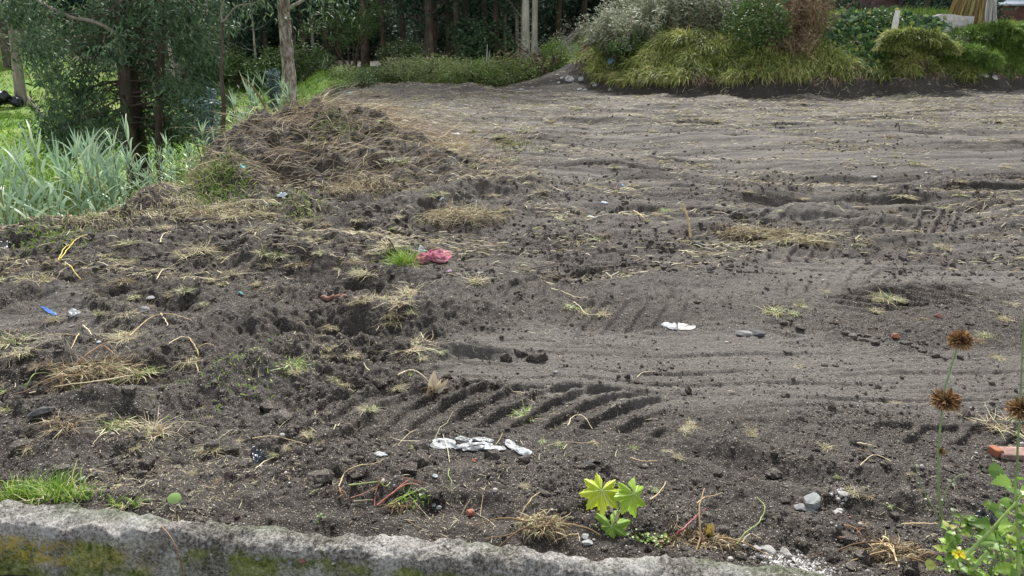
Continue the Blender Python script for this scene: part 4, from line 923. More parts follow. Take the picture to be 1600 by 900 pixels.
for i, (u, v, w, lab) in enumerate([(910,108,1.6,'bright grass clump behind the rubbish heap'), (893,112,1.2,'green grass beside the bright round bush'), (935,98,1.3,'olive grass hump above the rubbish heap')]):
    rg = np.random.RandomState(870+i); Y = 24.5+i*.4; x = (u-800)/FPX*Y/.985; n = 1600; X = x+rg.normal(0, w*.3, n); Yy = Y+rg.normal(0, .35, n)
    z = terrain(X, Yy); o = blades('grass_clump', X-x, Yy-Y, z-H(x, Y), rg.uniform(.2, .5, n), .012, M['bush_bright'] if i < 2 else M['kikuyu_green'], rg, 1.1, .5, 4, kind=None); o.location = (x, Y, H(x, Y)); tag(o, lab, 'grass clump')
# white snag
mb = MB(); rg = np.random.RandomState(9); Y = 24; x = (764-800)/FPX*Y/.985; z0 = H(x, Y)
for (dx, dz, r) in ((.0, 1.12, .035), (-.16, .8, .02), (.2, .82, .02), (.07, .95, .02)):
    P, r_ = limb((0, 0, .0), (dx, 0, dz), r, .006, rg, 6, .06); tube1(mb, P, r_, 6)
tag(mb.build('snag', plainmat('bleached_wood', (.55, .52, .46), .7), loc=(x, Y, z0)), 'bleached white dead snag poking above the weedy hedge', 'dead stump')
# ================================================================== the bank on the right
def bank_grass():
    rg = np.random.RandomState(901); n = 200000
    x = rg.uniform(.9, 21, n); yb = np.interp(x, BANK_X, BANK_Y); u = rg.uniform(0, 1, n)**1.25*5.2-.05; y = yb+u
    uu = bank_u(x, y); mk = sst(.6, 4.2, x); low = .62+.22*fbm(x*1.1, x*0, 2, 911)+.35*bump(x, x*0, 10.6, 0, .8, 1)
    k = (uu > low*.8) & (rg.rand(n) < mk*sst(low*.7, low+.35, uu)*(.35+.65*sst(-.35, .1, fbm(x*1.2, y*1.2, 2, 912)))*(1-.85*sst(7.8, 8.3, x)*sst(11.6, 11, x)*sst(.8, 1.2, uu))); x, y, uu = x[k], y[k], uu[k]; z = terrain(x, y)
    col = np.clip(.50+.55*fbm(x*.7, y*.7, 2, 913)+rg.normal(0, .16, len(x)), 0, 1); right = sst(10.5, 12.5, x+.3*fbm(y, x, 2, 5))
    L = rg.uniform(.12, .42, len(x))*(1+.5*sst(1.4, .5, uu)); away = np.stack([-.45+.5*fbm(x, y, 2, 8), -1.0+0*x, -.1+.3*sst(1, 4, uu)], 1)
    g = rg.rand(len(x)) < right*.85+.12*sst(2, 4, uu)
    for nm, kk, mt in (('bank_grass', ~g, M['kikuyu']), ('bank_grass_green', g, M['kikuyu_green'])):
        blades(nm, x[kk], y[kk], z[kk], L[kk], .0085, mt, rg, 1.5, .6, 4, away[kk], col[kk])
    # tumbled cushions of the same grass along the lip
    for nm, mt, xa, xb, cnt in (('bank_grass_tumble', M['kikuyu'], 2.2, 12.2, 210), ('bank_grass_tumble_green', M['kikuyu_green'], 11.2, 19, 110)):
        mg = MB()
        for _ in range(cnt):
            cx = rg.uniform(xa, xb); u0 = rg.uniform(.35, 1.9); cy = float(np.interp(cx, BANK_X, BANK_Y))+u0; r = rg.uniform(.14, .34); cz = H(cx, cy)+.02
            if (8.0 < cx < 11.4 and u0 > .7) or (5.2 < cx < 7.9 and u0 > 1.35): continue
            m = int(900*r); d = rdir(rg, m, -.2, 1); tone = rg.normal(0, .16)
            b = np.array([cx, cy, cz])+d*np.array([r, r*.8, r*.45])*rg.uniform(.5, 1.05, m)[:, None]; P = grow(b, d*.6+np.array([-.55, -.55, .1]), rg.uniform(.12, .42, m), 5, rg.uniform(.6, 2.6, m), rg, .16)
            ribbons(mg, P, sidev(P, rg, .8), .0075*np.array([1, 1, .8, .6, .15])[None]*np.ones((m, 1)), np.clip(.5+tone+rg.normal(0, .2, m), 0, 1))
        tag(mg.build(nm, mt, smooth=False), kind='stuff')
    # fringe of dead runners hanging over the cut face
    n = 9000; x = rg.uniform(1.6, 21, n); yb = np.interp(x, BANK_X, BANK_Y); y = yb+rg.uniform(.1, .9, n); uu = bank_u(x, y); k = (uu > .25) & (rg.rand(n) < sst(.6, 4, x)*sst(-.3, .2, fbm(x*1.6, y, 2, 915))); x, y = x[k], y[k]; z = terrain(x, y)
    blades('hanging_runners', x, y, z+.03, rg.uniform(.15, .4, len(x)), .006, M['dead'], rg, 2.4, .6, 5, np.array([-.15, -1.2, -.4]))
bank_grass()
def hummock(name, label, pts, Y0, rad, mat, n, seed, L=(.12, .30)):
    n = int(n*1.5)
    """a cushion of overhanging grass on the bank: its own soil core under a coat of blades"""
    rg = np.random.RandomState(seed); cs = []
    for (u, v), r in zip(pts, rad): cs.append((at_depth(u, v, Y0), r))
    O = np.array([cs[0][0][0], Y0, H(cs[0][0][0], Y0)]); root = thing(name, label, 'grass hummock', O)
    mc = MB(); mg = MB(); V, T = ICO[3]
    for (c, r) in cs:
        c = c-O; rr = np.array([r*.85, r*.55, r*.30]); k = 1+.4*fbm(V[:, 0]*2+c[0], V[:, 2]*2+V[:, 1], 2, seed)
        mc.add(c+V*rr*k[:, None]*.93, t=T, a=.3)
        m = int(n*r*r/sum(q*q for _, q in cs)); d = rdir(rg, m, -.25, 1); d[:, 1] = np.where(rg.rand(m) < .7, -np.abs(d[:, 1]), d[:, 1]); b = c+d*rr*(1+.4*fbm(d[:, 0]*2+c[0], d[:, 2]*2+d[:, 1], 2, seed)+.15*rg.rand(m))[:, None]
        P = grow(b, d*.7+np.array([-.45, -.35, .25]), rg.uniform(*L, m)*.9, 4, rg.uniform(.4, 2.4, m), rg, .28); ribbons(mg, P, sidev(P, rg, .8), .008*np.array([1, 1, .8, .2])[None], np.clip(.45+.3*d[:, 2]*.0+rg.normal(0, .22, m)+.45*fbm(b[:, 0]*1.7, b[:, 2]*2.4+b[:, 1], 2, 3), 0, 1))
    mc.build('soil_core', M['clod'], root); mg.build('grass_coat', mat, root, smooth=False)
hummock('grass_hummock', 'yellow green grass cushion overhanging the dark cut in the bank', [(1440,66),(1412,62),(1466,80),(1395,75)], 20.3, [.55, .5, .42, .35], M['kikuyu'], 7000, 921)
hummock('grass_hummock', 'green grass cushion below the straw bundle on the bank', [(1520,62),(1560,56),(1592,66),(1500,78),(1545,80)], 22.3, [.8, .8, .7, .5, .7], M['kikuyu_green'], 11000, 922)
hummock('grass_hummock', 'bright grass cushion beside the overhanging yellow one', [(1505,88),(1530,98),(1485,80)], 20.9, [.45, .45, .3], M['kikuyu_green'], 5000, 923)
pass
pass
pass
pass
hummock('grass_hummock', 'grass mound at the right of the bank beside leafy plants', [(1590,100),(1575,92)], 21.0, [.5, .5], M['kikuyu'], 4500, 926) if False else None
# trailing vine with round leaves
def vine():
    rg = np.random.RandomState(930); O = at_depth(1370, 60, 20.6); O[2] = H(O[0], O[1]); root = thing('trailing_vine', 'trailing vine with round leaves spilling over the concrete wall and bank', 'vine', O)
    zones = [(1300,45,40,14,420), (1345,30,40,12,420), (1370,60,38,22,900), (1330,80,35,14,380), (1290,85,30,10,260), (1395,25,25,10,260), (1420,40,20,14,260), (1280,62,22,10,200), (1362,100,30,10,200), (1395,82,18,10,200), (1450,38,25,10,300), (1262,50,12,12,100)]
    mb = MB(); ms = MB()
    for (u, v, du, dv, n) in zones:
        uu = u+rg.normal(0, du*.55, n); vv = v+rg.normal(0, dv*.55, n); c = np.array([at_depth(a, b, 20.3+.02*(100-b)+rg.normal(0, .12)) for a, b in zip(uu, vv)])-O
        gz = terrain(c[:, 0]+O[0], c[:, 1]+O[1])-O[2]; c[:, 2] = np.maximum(c[:, 2], gz+.03)
        r = rg.uniform(.035, .075, n); nrm = unit(np.stack([rg.normal(0, .4, n), -np.ones(n)*.8, rg.uniform(.2, 1.2, n)], 1)); e1 = unit(np.cross(nrm, [0, 0, 1.])); e2 = np.cross(nrm, e1)
        K = 8; th = np.arange(K)/K*2*math.pi; rr = 1+.12*np.cos(5*th)
        ring = c[:, None]+(r[:, None, None])*rr[None, :, None]*(np.cos(th)[None, :, None]*e1[:, None]+np.sin(th)[None, :, None]*e2[:, None])-nrm[:, None]*.012
        v_ = np.concatenate([c[:, None], ring], 1); b = (np.arange(n)*(K+1))[:, None]; i = np.arange(K); t = np.stack([np.broadcast_to(b, (n, K)), b+1+i, b+1+(i+1) % K], -1).reshape(-1, 3)
        mb.add(v_.reshape(-1, 3), t=t, a=np.repeat(rg.rand(n), K+1))
        for _ in range(max(3, n//40)):
            a = c[rg.randint(n)]; d = c[rg.randint(n)]; P, q = limb(a, d, .006, .005, rg, 8, .15, -.1); tube1(ms, P-np.array([0, -.06, 0]), q, 4)
    mb.build('leaves', M['vine'], root); ms.build('runners', M['cane_stalk'], root)
vine()
conc = plainmat('old_concrete', (.46, .44, .42), .85, .35, 9, .01)
def wall():
    Y = 22.6; a = at_depth(1345, 30, Y); b = at_depth(1500, 30, Y); zb = H(a[0], Y)-.3; root = thing('garden_wall', 'old concrete wall on top of the bank, mostly under vines', 'wall', (a[0], Y, zb)); w = b[0]-a[0]+.35
    top = at_depth(1450, 24, Y)[2]-zb
    mb = MB(); nx, nz = 60, 12; xs = np.linspace(0, w, nx); zs = np.linspace(0, top, nz); 
    def sheet(yy, flip):
        X, Z = np.meshgrid(xs, zs, indexing='ij'); Z2 = Z+sst(.8, 1, Z/top)*.05*fbm(X*1.5, X*0, 2, 4); Yv = yy+.012*fbm(X*4, Z*4, 2, 5)
        i = (np.arange(nx-1)*nz)[:, None]+np.arange(nz-1)[None]; q = np.stack([i, i+nz, i+nz+1, i+1], -1).reshape(-1, 4); q = q[:, ::-1] if flip else q
        n0 = mb.n; mb.add(np.stack([X, Yv, Z2], -1).reshape(-1, 3), q=q); return n0
    n0 = sheet(-.07, False); n1 = sheet(.07, True); k = np.arange(nx-1)*nz+nz-1
    mb.q.append(np.stack([n0+k, n0+k+nz, n1+k+nz, n1+k], 1)); mb.qm.append(np.zeros(nx-1))
    mb.build('wall_panel', conc, root, smooth=False)
    pc = plainmat('white_post_concrete', (.66, .64, .62), .8, .2, 12, .01)
    u, v0, v1, Yp = 1397, 16, 50, 21.0; p0 = at_depth(u, v0, Yp); p1 = at_depth(u, v1, Yp); m2 = MB(); P = np.array([[0, 0, -.6], [0, 0, .0], [0, 0, (p0[2]-p1[2])*.5], [0.01, 0, p0[2]-p1[2]]])
    tubes(m2, P[None], np.array([[.10, .10, .095, .07]]), 4, cap=True); o = m2.build('concrete_post', pc, smooth=False, loc=p1); o.rotation_euler.z = R(12)
    tag(o, 'short whitish concrete post showing through the vine leaves', 'post')
wall()
def straw_bundle():
    rg = np.random.RandomState(940); Y = 23.4; b = at_depth(1518, 25, Y); z0 = H(b[0], Y); O = np.array([b[0], Y, z0]); root = thing('straw_bundle', 'upright bundle of dry maize stalks standing on top of the bank', 'straw bundle', O)
    h0 = b[2]-z0
    for nm, x0, x1, n, mt in (('stalks', -.60, .2, 900, M['cane_dry']), ('pale_sheet', .15, .58, 420, None)):
        mb = MB(); a = rg.uniform(x0, x1, n); dep = rg.uniform(-.3, .25, n); H0 = 2.0+h0; bt = np.stack([a*1.05-.12*(a < 0), dep-.1, np.full(n, -.05)], 1); tp = np.stack([a*.35+.06, dep*.4, rg.uniform(.75, 1, n)*H0], 1)
        t = np.linspace(0, 1, 6)[None, :, None]; P = bt[:, None]*(1-t)+tp[:, None]*t+rg.normal(0, .018, (n, 6, 3)); ribbons(mb, P, sidev(P, rg, .6), rg.uniform(.012, .03, n)[:, None]*np.array([1, 1, .9, .9, .8, .4]))
        if mt is None: mt = leafmat('pale_husk', [(0, (.36, .34, .32)), (1, (.66, .64, .62))], .6, .1, .2)
        mb.build(nm, mt, root, smooth=False)
straw_bundle()
def stalky(name, label, cat, u0, u1, v_top, Y, n, mat, L, W, h, seed, parts=True):
    rg = np.random.RandomState(seed); a = at_depth(u0, 60, Y); b = at_depth(u1, 60, Y); O = np.array([(a[0]+b[0])/2, Y, 0]); O[2] = H(O[0], Y); root = thing(name, label, cat, O); w = b[0]-a[0]
    ms = MB(); x = rg.uniform(-.5, .5, n)*w; y = rg.normal(0, .35, n); z = terrain(x+O[0], y+O[1])-O[2]; top = at_depth(0, v_top, Y)[2]-O[2]
    Hh = np.maximum(.4, (top-z)*rg.uniform(.6, 1.05, n)); lean = rg.normal(0, .16, (n, 2)); P = grow(np.stack([x, y, z-.05], 1), np.stack([lean[:, 0], lean[:, 1]-.1, np.ones(n)], 1), Hh, 7, .25, rg, .05)
    tubes(ms, P, np.linspace(.008, .003, 7)[None]*np.ones((n, 1)), 4, cap=False); ms.build('stems', M['root'], root)
    ml = MB(); idx = rg.randint(1, 7, (n, 10)); C = P[np.arange(n)[:, None], idx].reshape(-1, 3); leaf_cloud(ml, C, 5, L, W, rg, .9, 4, .07, .1); ml.build('foliage', mat, root, smooth=False)
for i, a in enumerate([
  ('reed_thicket', 'pale grey green reeds at the end of the bank above the rubbish heap', 'reeds', 935, 1010, 12, 21.9, 130, M['greyweed'], .17, .012, 2, 951),
  ('reed_thicket', 'tall silvery reeds reaching above the bank beside the dark shrub', 'reeds', 1005, 1080, -20, 22.3, 170, M['greyweed'], .19, .012, 2, 952),
  ('reed_thicket', 'brown and grey reeds over the pale overhanging grass', 'reeds', 1070, 1140, -25, 22.2, 170, M['greyweed'], .18, .011, 2, 953),
  ('dry_stalk_thicket', 'tall dry brown stalks between dark shrub and vine', 'dry stalks', 1185, 1275, -30, 21.4, 260, M['dead'], .15, .006, 2, 954),
  ('dry_stalk_thicket', 'brown dead stalks low on the bank beneath the tall dry ones', 'dry stalks', 1195, 1270, 55, 20.5, 110, M['dead'], .13, .007, 2, 955),
  ('reed_thicket', 'sparse reeds and branches leaning over the shaded hollow', 'reeds', 915, 960, 30, 22.5, 60, M['greyweed'], .13, .010, 2, 956),
  ('reed_thicket', 'far reeds behind the silvery ones', 'reeds', 960, 1120, -20, 23.5, 170, M['greyweed'], .18, .014, 2, 957)]): stalky(*a)
ds = bush_proto('dark_shrub', 'dense dark green shrub hanging on the bank between reeds and dry stalks', 'shrub', M['bush'], 1.5, 1.7, 8, 4600, .10, .024, 961)
put_at(ds, 1160, 20.2, (.95, .8, .95))
for i, (u, Y, k, s, lab) in enumerate([(965,21.5,1,.9,'dark leafy shrub at the shaded end of the bank'), (935,22.5,3,.9,'brown twiggy shrub over the shaded hollow'), (1030,22.4,1,1.1,'green shrub inside the silvery reeds'), (1290,21.6,1,.8,'dark weed shrub under the vine top'), (1320,22,1,.9,'dark weed shrub behind the vine'), (1440,21.8,1,.65,'dark weed shrub beside the whitish post'), (1470,22.0,1,.55,'dark weed shrub below the concrete wall'), (1590,22.5,1,.7,'leafy plants beside the grass cushion'), (1090,23,2,1.1,'light green shrub above the brown and grey reeds')]): put_w(u, Y, k, s, lab, i*1.3, 'shrubs on the bank')
rg = np.random.RandomState(970)
for i, (u0, u1, v, Y, n, mt, lab) in enumerate([(1280,1400,14,23.2,1500,M['fresh'],'bright green tall grass growing along the top of the bank'), (1395,1475,10,24.2,1100,M['bush_bright'],'blue green tall grass behind the whitish post'), (1450,1500,14,24.6,800,M['bush_bright'],'green tall grass in front of the straw bundle')]):
    a = at_depth(u0, v, Y); b = at_depth(u1, v, Y); X = rg.uniform(a[0], b[0], n); Yy = Y+rg.normal(0, .4, n); z = terrain(X, Yy); c = np.array([(a[0]+b[0])/2, Y, 0]); c[2] = H(c[0], Y); L = np.clip((a[2]-z)*rg.uniform(.7, 1.1, n), .25, 1.6)
    o = blades('tall_grass', X-c[0], Yy-Y, z-c[2], L, .011, mt, rg, .8, .25, 5, kind=None); o.location = c; tag(o, lab, 'tall grass')
# fence posts, shed and red-brown wall glimpsed over the bank
mb = MB(); Y = 25; p = at_depth(1446, 16, Y); z0 = H(p[0], Y); tube1(mb, np.array([[0, 0, -.1], [0.02, 0, .8], [0, 0, 1.7]]), [.07, .065, .06], 8); tag(mb.build('wooden_post', M['bark_dark'], loc=(p[0], Y, z0)), 'dark wooden post standing in the tall grass on the bank', 'post')
def shed():
    Y = 31; a = at_depth(1568, 2, Y); z0 = H(a[0], Y); root = thing('shed', 'low shed with a pale blue roof beyond the top of the bank', 'shed', (a[0], Y, z0)); w, d = 4.2, 3
    ze = at_depth(1568, 9, Y)[2]-z0
    def box(mb, x0, x1, y0, y1, z0_, z1_):
        v = [(x, y, z) for x in (x0, x1) for y in (y0, y1) for z in (z0_, z1_)]; mb.add(v, q=[(0, 1, 3, 2), (4, 6, 7, 5), (0, 4, 5, 1), (2, 3, 7, 6), (0, 2, 6, 4), (1, 5, 7, 3)])
    m1 = MB(); box(m1, 0, w, 0, d, 0, ze); m1.build('wall', plainmat('red_wall', (.22, .10, .10), .8, .3, 4), root, smooth=False)
    m2 = MB(); v = [(-.3, -.3, ze+.003), (w+.3, -.3, ze+.003), (w+.3, -.3, ze+.07), (-.3, -.3, ze+.07), (-.3, d+.3, ze+.5), (w+.3, d+.3, ze+.5), (w+.3, d+.3, ze+.57), (-.3, d+.3, ze+.57)]
    m2.add(v, q=[(0, 1, 2, 3), (4, 7, 6, 5), (3, 2, 6, 7), (0, 4, 5, 1), (0, 3, 7, 4), (1, 5, 6, 2)]); m2.build('roof', plainmat('pale_roof', (.45, .52, .60), .5, .15, 3), root, smooth=False)
    r2 = thing('brick_wall', 'dark red brown wall glimpsed over the tall grass on the bank', 'wall', (at_depth(1300, 0, 33)[0], 33, 0)); z1 = H(r2.location[0], 33); r2.location.z = z1
    m3 = MB(); 
    for k in range(9): box(m3, k*.62, k*.62+.617, -.1+.003*(k % 2), .1, 0, 1.4+.05*((k*7) % 3))
    m3.build('panel', plainmat('redbrown', (.13, .075, .075), .85, .4, 5), r2, smooth=False)
shed()
# trees behind the bank
for i, (u, Y, k, s) in enumerate([(1230, 34, 0, 1.), (1300, 37, 1, 1), (1365, 36, 4, .9), (1420, 38, 0, 1), (1490, 36, 1, .9), (1560, 40, 0, 1.1), (1640, 37, 1, 1), (1100, 34, 0, 1), (1030, 33, 1, .9), (970, 32, 4, .9)]):
    put_forest(u, Y, k, s, i*1.1, ['shaded gum standing behind the dry stalks', 'gum behind the tall grass over the vine', 'slanting gum behind the bank wall', 'gum past the wooden post', 'gum behind the straw bundle', 'gum over the shed roof', 'gum past the shed corner', 'gum behind brown and grey reeds', 'gum behind the silvery reeds', 'leaning gum over the shaded hollow'][i], 'gum trees behind the bank')
for i in range(16):
    Y = 29+(i % 3)*3; x = 6+i*1.55; o = dup(under[i % 2], (x, Y, H(x, Y)-.4), i*1.9, .62, 'dark leafy bush behind the top of the bank', 'dark bushes behind the bank')
# rubbish on the little heap at the end of the bank
wpl = plainmat('white_plastic', (.36, .375, .38), .5, .4, 14, .003, .4, .15)
bpl = plainmat('blue_plastic', (.06, .20, .48), .4, .2, 30, 0, .5)
def scrap(name, label, cat, loc, pts, mat, h=.02, seed=0, n=18, thick=.0012, crum=1., group=None, fr=2.2):
    """a crumpled sheet: outline points (metres, ground plane) filled with a puckered surface"""
    rg = np.random.RandomState(seed); pts = np.array(pts, float); c = pts.mean(0); K = 64; ang = np.arctan2(pts[:, 1]-c[1], pts[:, 0]-c[0]); ol = smooth_line(np.vstack([pts, pts[:1]]), 8)[:-1]; K = len(ol); mb = MB(); V = []
    for j in range(n+1):
        f = j/n; V.append(c+(ol-c)*f)
    V = np.array(V); X, Yv = V[..., 0], V[..., 1]; sc = 1/max(np.ptp(pts[:, 0]), np.ptp(pts[:, 1]))
    Z = h*.6*(.35+crum*np.abs(fbm(X*sc*fr*1.3+seed, Yv*sc*fr*1.5, 2, 990+seed))*1.3+.25*np.abs(perlin(X*sc*fr*4, Yv*sc*fr*3, seed)))*(1-sst(.75, 1, np.repeat((np.arange(n+1)/n)[:, None], K, 1))*.85)
    g = terrain((X+loc[0]).ravel(), (Yv+loc[1]).ravel()).reshape(X.shape)-loc[2]
    Z = Z+g*.7+.004
    for s, fl in ((0, False), (-thick, True)):
        n0 = mb.n; i = (np.arange(n)*K)[:, None]; k = np.arange(K)[None]; q = np.stack([i+k, i+(k+1) % K, i+K+(k+1) % K, i+K+k], -1).reshape(-1, 4); mb.add(np.stack([X, Yv, Z+s], -1).reshape(-1, 3), q=q[:, ::-1] if fl else q)
    o = mb.build(name, mat, loc=loc); return tag(o, label, cat, group)
rg = np.random.RandomState(980)
for i, (u, v, s, lab) in enumerate([(890,124,.14,'largest white plastic scrap on the rubbish heap'), (878,122,.05,'small white scrap beside the largest one on the rubbish heap'), (907,123,.09,'white scrap a little uphill on the rubbish heap'), (905,140,.07,'white scrap at the foot of the rubbish heap'), (915,141,.06,'flat white scrap at the foot of the bank end'), (930,133,.08,'grey white scrap midway up the rubbish heap'), (948,107,.10,'pale scrap near the top of the rubbish heap'), (972,102,.10,'white bag on the top of the rubbish heap'), (815,140,.07,'white scrap in the low berm behind the field'), (832,136,.05,'tiny white scrap in the low berm'), (873,129,.05,'speck of white paper on the dark heap'), (926,129,.06,'crumpled paper on the dark heap slope'), (952,140,.05,'small white paper below the bank end'), (1540,118,.12,'whitish rubble lying at the foot of the bank'), (1555,121,.08,'small whitish rubble beside the larger one')]):
    p = hit(u, v); a = np.arange(6)/6*2*math.pi; r = s*rg.uniform(.6, 1.1, 6); scrap('plastic_scrap' if i < 13 else 'rubble', lab, 'litter' if i < 13 else 'rubble', p, np.stack([np.cos(a)*r*1.1, np.sin(a)*r*.8], 1), wpl if i < 13 else conc, s*.5, i, 8)
p = hit(954, 97); scrap('plastic_bag', 'pale blue plastic bag on top of the rubbish heap', 'litter', p, [(-.12, -.05), (.1, -.06), (.13, .05), (-.05, .08)], plainmat('pale_blue', (.30, .50, .72), .4), .08, 33, 8)
# ================================================================== things lying and growing on the plot
MARKS = [('pink cloth',675,402), ('grey plastic strips',750,697), ('corn husk',682,590), ('white plastic lid',1058,510), ('castor leaves',955,790), ('upright thin pole',1073,345), ('purplish root mat',1190,365), ('big dry grass mat',725,335), ('spoil heap',560,230), ('yellow grass blades',112,395), ('blue plastic strip',77,487), ('red stalk',1080,818), ('white stone',1263,786), ('red brick',1575,708), ('terracotta lump',1398,527), ('forked pale root',308,555), ('round leaf on its stalk',271,778), ('black bag scrap',403,713), ('brown root pile',850,826), ('uprooted red weed',630,770), ('seed head stem',1480,600), ('dug lug marks',760,640), ('tangled root pile',180,570), ('cut bank',1250,140), ('kerb',600,820), ('canes',150,330), ('hedge',700,140), ('end of the bank',960,140), ('overhanging grass cushion',1440,110)]
SEEN = set()
def autolabel(head, u, v, hint=0):
    ms = sorted(MARKS, key=lambda m: ((m[1]-u)/1.6)**2+((m[2]-v)*1.3)**2)
    def rel(m):
        du, dv = u-m[1], v-m[2]; D = math.hypot(du/1.6, dv); near = 'just ' if D < 45 else ('' if D < 110 else 'well ')
        if abs(dv)*1.8 > abs(du): return near+('in front of the ' if dv > 0 else 'beyond the ')+m[0]
        return ('close beside the ' if D < 45 else 'beside the ' if D < 110 else 'some way off beside the ')+m[0]
    for m in ms[:3]:
        l = head+' '+rel(m)
        if l not in SEEN: SEEN.add(l); return l
    for i in range(3):
        for j in range(1, 5):
            if ms[i] is ms[j]: continue
            l = head+' between the %s and the %s' % (ms[i][0], ms[j][0])
            if l not in SEEN and len(l.split()) <= 16: SEEN.add(l); return l
    return head+' '+rel(ms[0])
def tuft_proto(name, mat_mix, n, L, W, spread, seed, flat_=.6, roots=0, K=5, droop=1.4, core=True):
    rg = np.random.RandomState(seed); root = thing(name, 'x', 'grass tuft', (0, 0, 0)); mats = [m for m, _ in mat_mix]
    for j, (m, share) in enumerate(mat_mix):
        k = int(n*share); b = rg.normal(0, spread, (k, 3))*np.array([1, .8, 0]); d = np.stack([rg.normal(0, flat_, k)+b[:, 0]*4, rg.normal(0, flat_, k)+b[:, 1]*4, np.abs(rg.normal(.35, .35, k))+.1], 1)
        P = grow(b+np.array([0, 0, .004]), d, rg.uniform(.35, 1, k)*L, K, droop*rg.uniform(.3, 1.6, k), rg, .13); P[..., 2] = np.maximum(P[..., 2], .003+.012*rg.rand(k, 1)); mb = MB()
        ribbons(mb, P, sidev(P, rg, .8), W*rg.uniform(.6, 1.3, k)[:, None]*np.linspace(1, .2, K)[None], rg.rand(k)); mb.build(['straw', 'blades'][j] if len(mat_mix) > 1 else 'straw', m, root, smooth=False)
    if core or roots:
        mr = MB()
        if core: rock(mr, (0, 0, .0), (spread*1.3, spread, spread*.55), seed, 2, .5)
        for _ in range(roots):
            P = grow(rg.normal(0, spread*.6, (1, 3))*np.array([1, 1, 0])+np.array([0, 0, spread*.4]), rdir(rg, 1, -.1, .7), rg.uniform(.5, 1.3)*L, 7, 2., rg, .3); P[..., 2] = np.maximum(P[..., 2], .004); tubes(mr, P, np.linspace(.0022, .0008, 7)[None], 4)
        mr.build('root_ball', M['root'] if not core else M['clod'], root)
    return root
TP = {'dry': [tuft_proto('dry_grass_tuft', [(M['straw'], .75), (M['dead'], .25)], 150, .16, .0019, .035, 1001+i, .8) for i in range(3)],
      'mixed': [tuft_proto('grass_tuft', [(M['straw'], .6), (M['grass'], .4)], 150, .15, .0021, .035, 1011+i, .7) for i in range(2)],
      'green': [tuft_proto('green_grass_tuft', [(M['straw'], .35), (M['fresh'], .65)], 110, .12, .0022, .03, 1021+i, .7) for i in range(2)],
      'roots': [tuft_proto('uprooted_tuft', [(M['dead'], .8), (M['straw'], .2)], 130, .15, .0017, .03, 1031+i, .9, roots=7) for i in range(2)]}
HEADS = {'dry': ['pale dry grass tuft', 'flattened straw tuft', 'wispy straw coloured tuft'], 'mixed': ['half green grass tuft', 'yellowing grass tuft'], 'green': ['small green grass tuft', 'fresh green tuft'], 'roots': ['uprooted brown tuft', 'tangle of dead roots']}
GRP = {'dry': 'dry grass tufts on the soil', 'mixed': 'half green grass tufts on the soil', 'green': 'green tufts on the soil', 'roots': 'uprooted root tangles on the soil'}
usedt = set()
def tuft(u, v, w, kind, k=0):
    p = hit(u, v); pxm = FPX/math.hypot(p[1], CAM_H-p[2]); s = w/pxm/.24; key = (kind, k % len(TP[kind])); lab = autolabel(HEADS[kind][k % len(HEADS[kind])], u, v)
    rz = (u*7+v*3) % 6.28; sc = (s*(1+.25*math.sin(u)), s, min(s, 1.4)*(.5+.2*math.sin(v*1.7)))
    if key not in usedt: usedt.add(key); o = TP[kind][key[1]]; o.location = p; o.rotation_euler.z = rz; o.scale = sc; o['label'] = lab; o['group'] = GRP[kind]
    else: dup(TP[kind][key[1]], p, rz, sc, lab, GRP[kind])
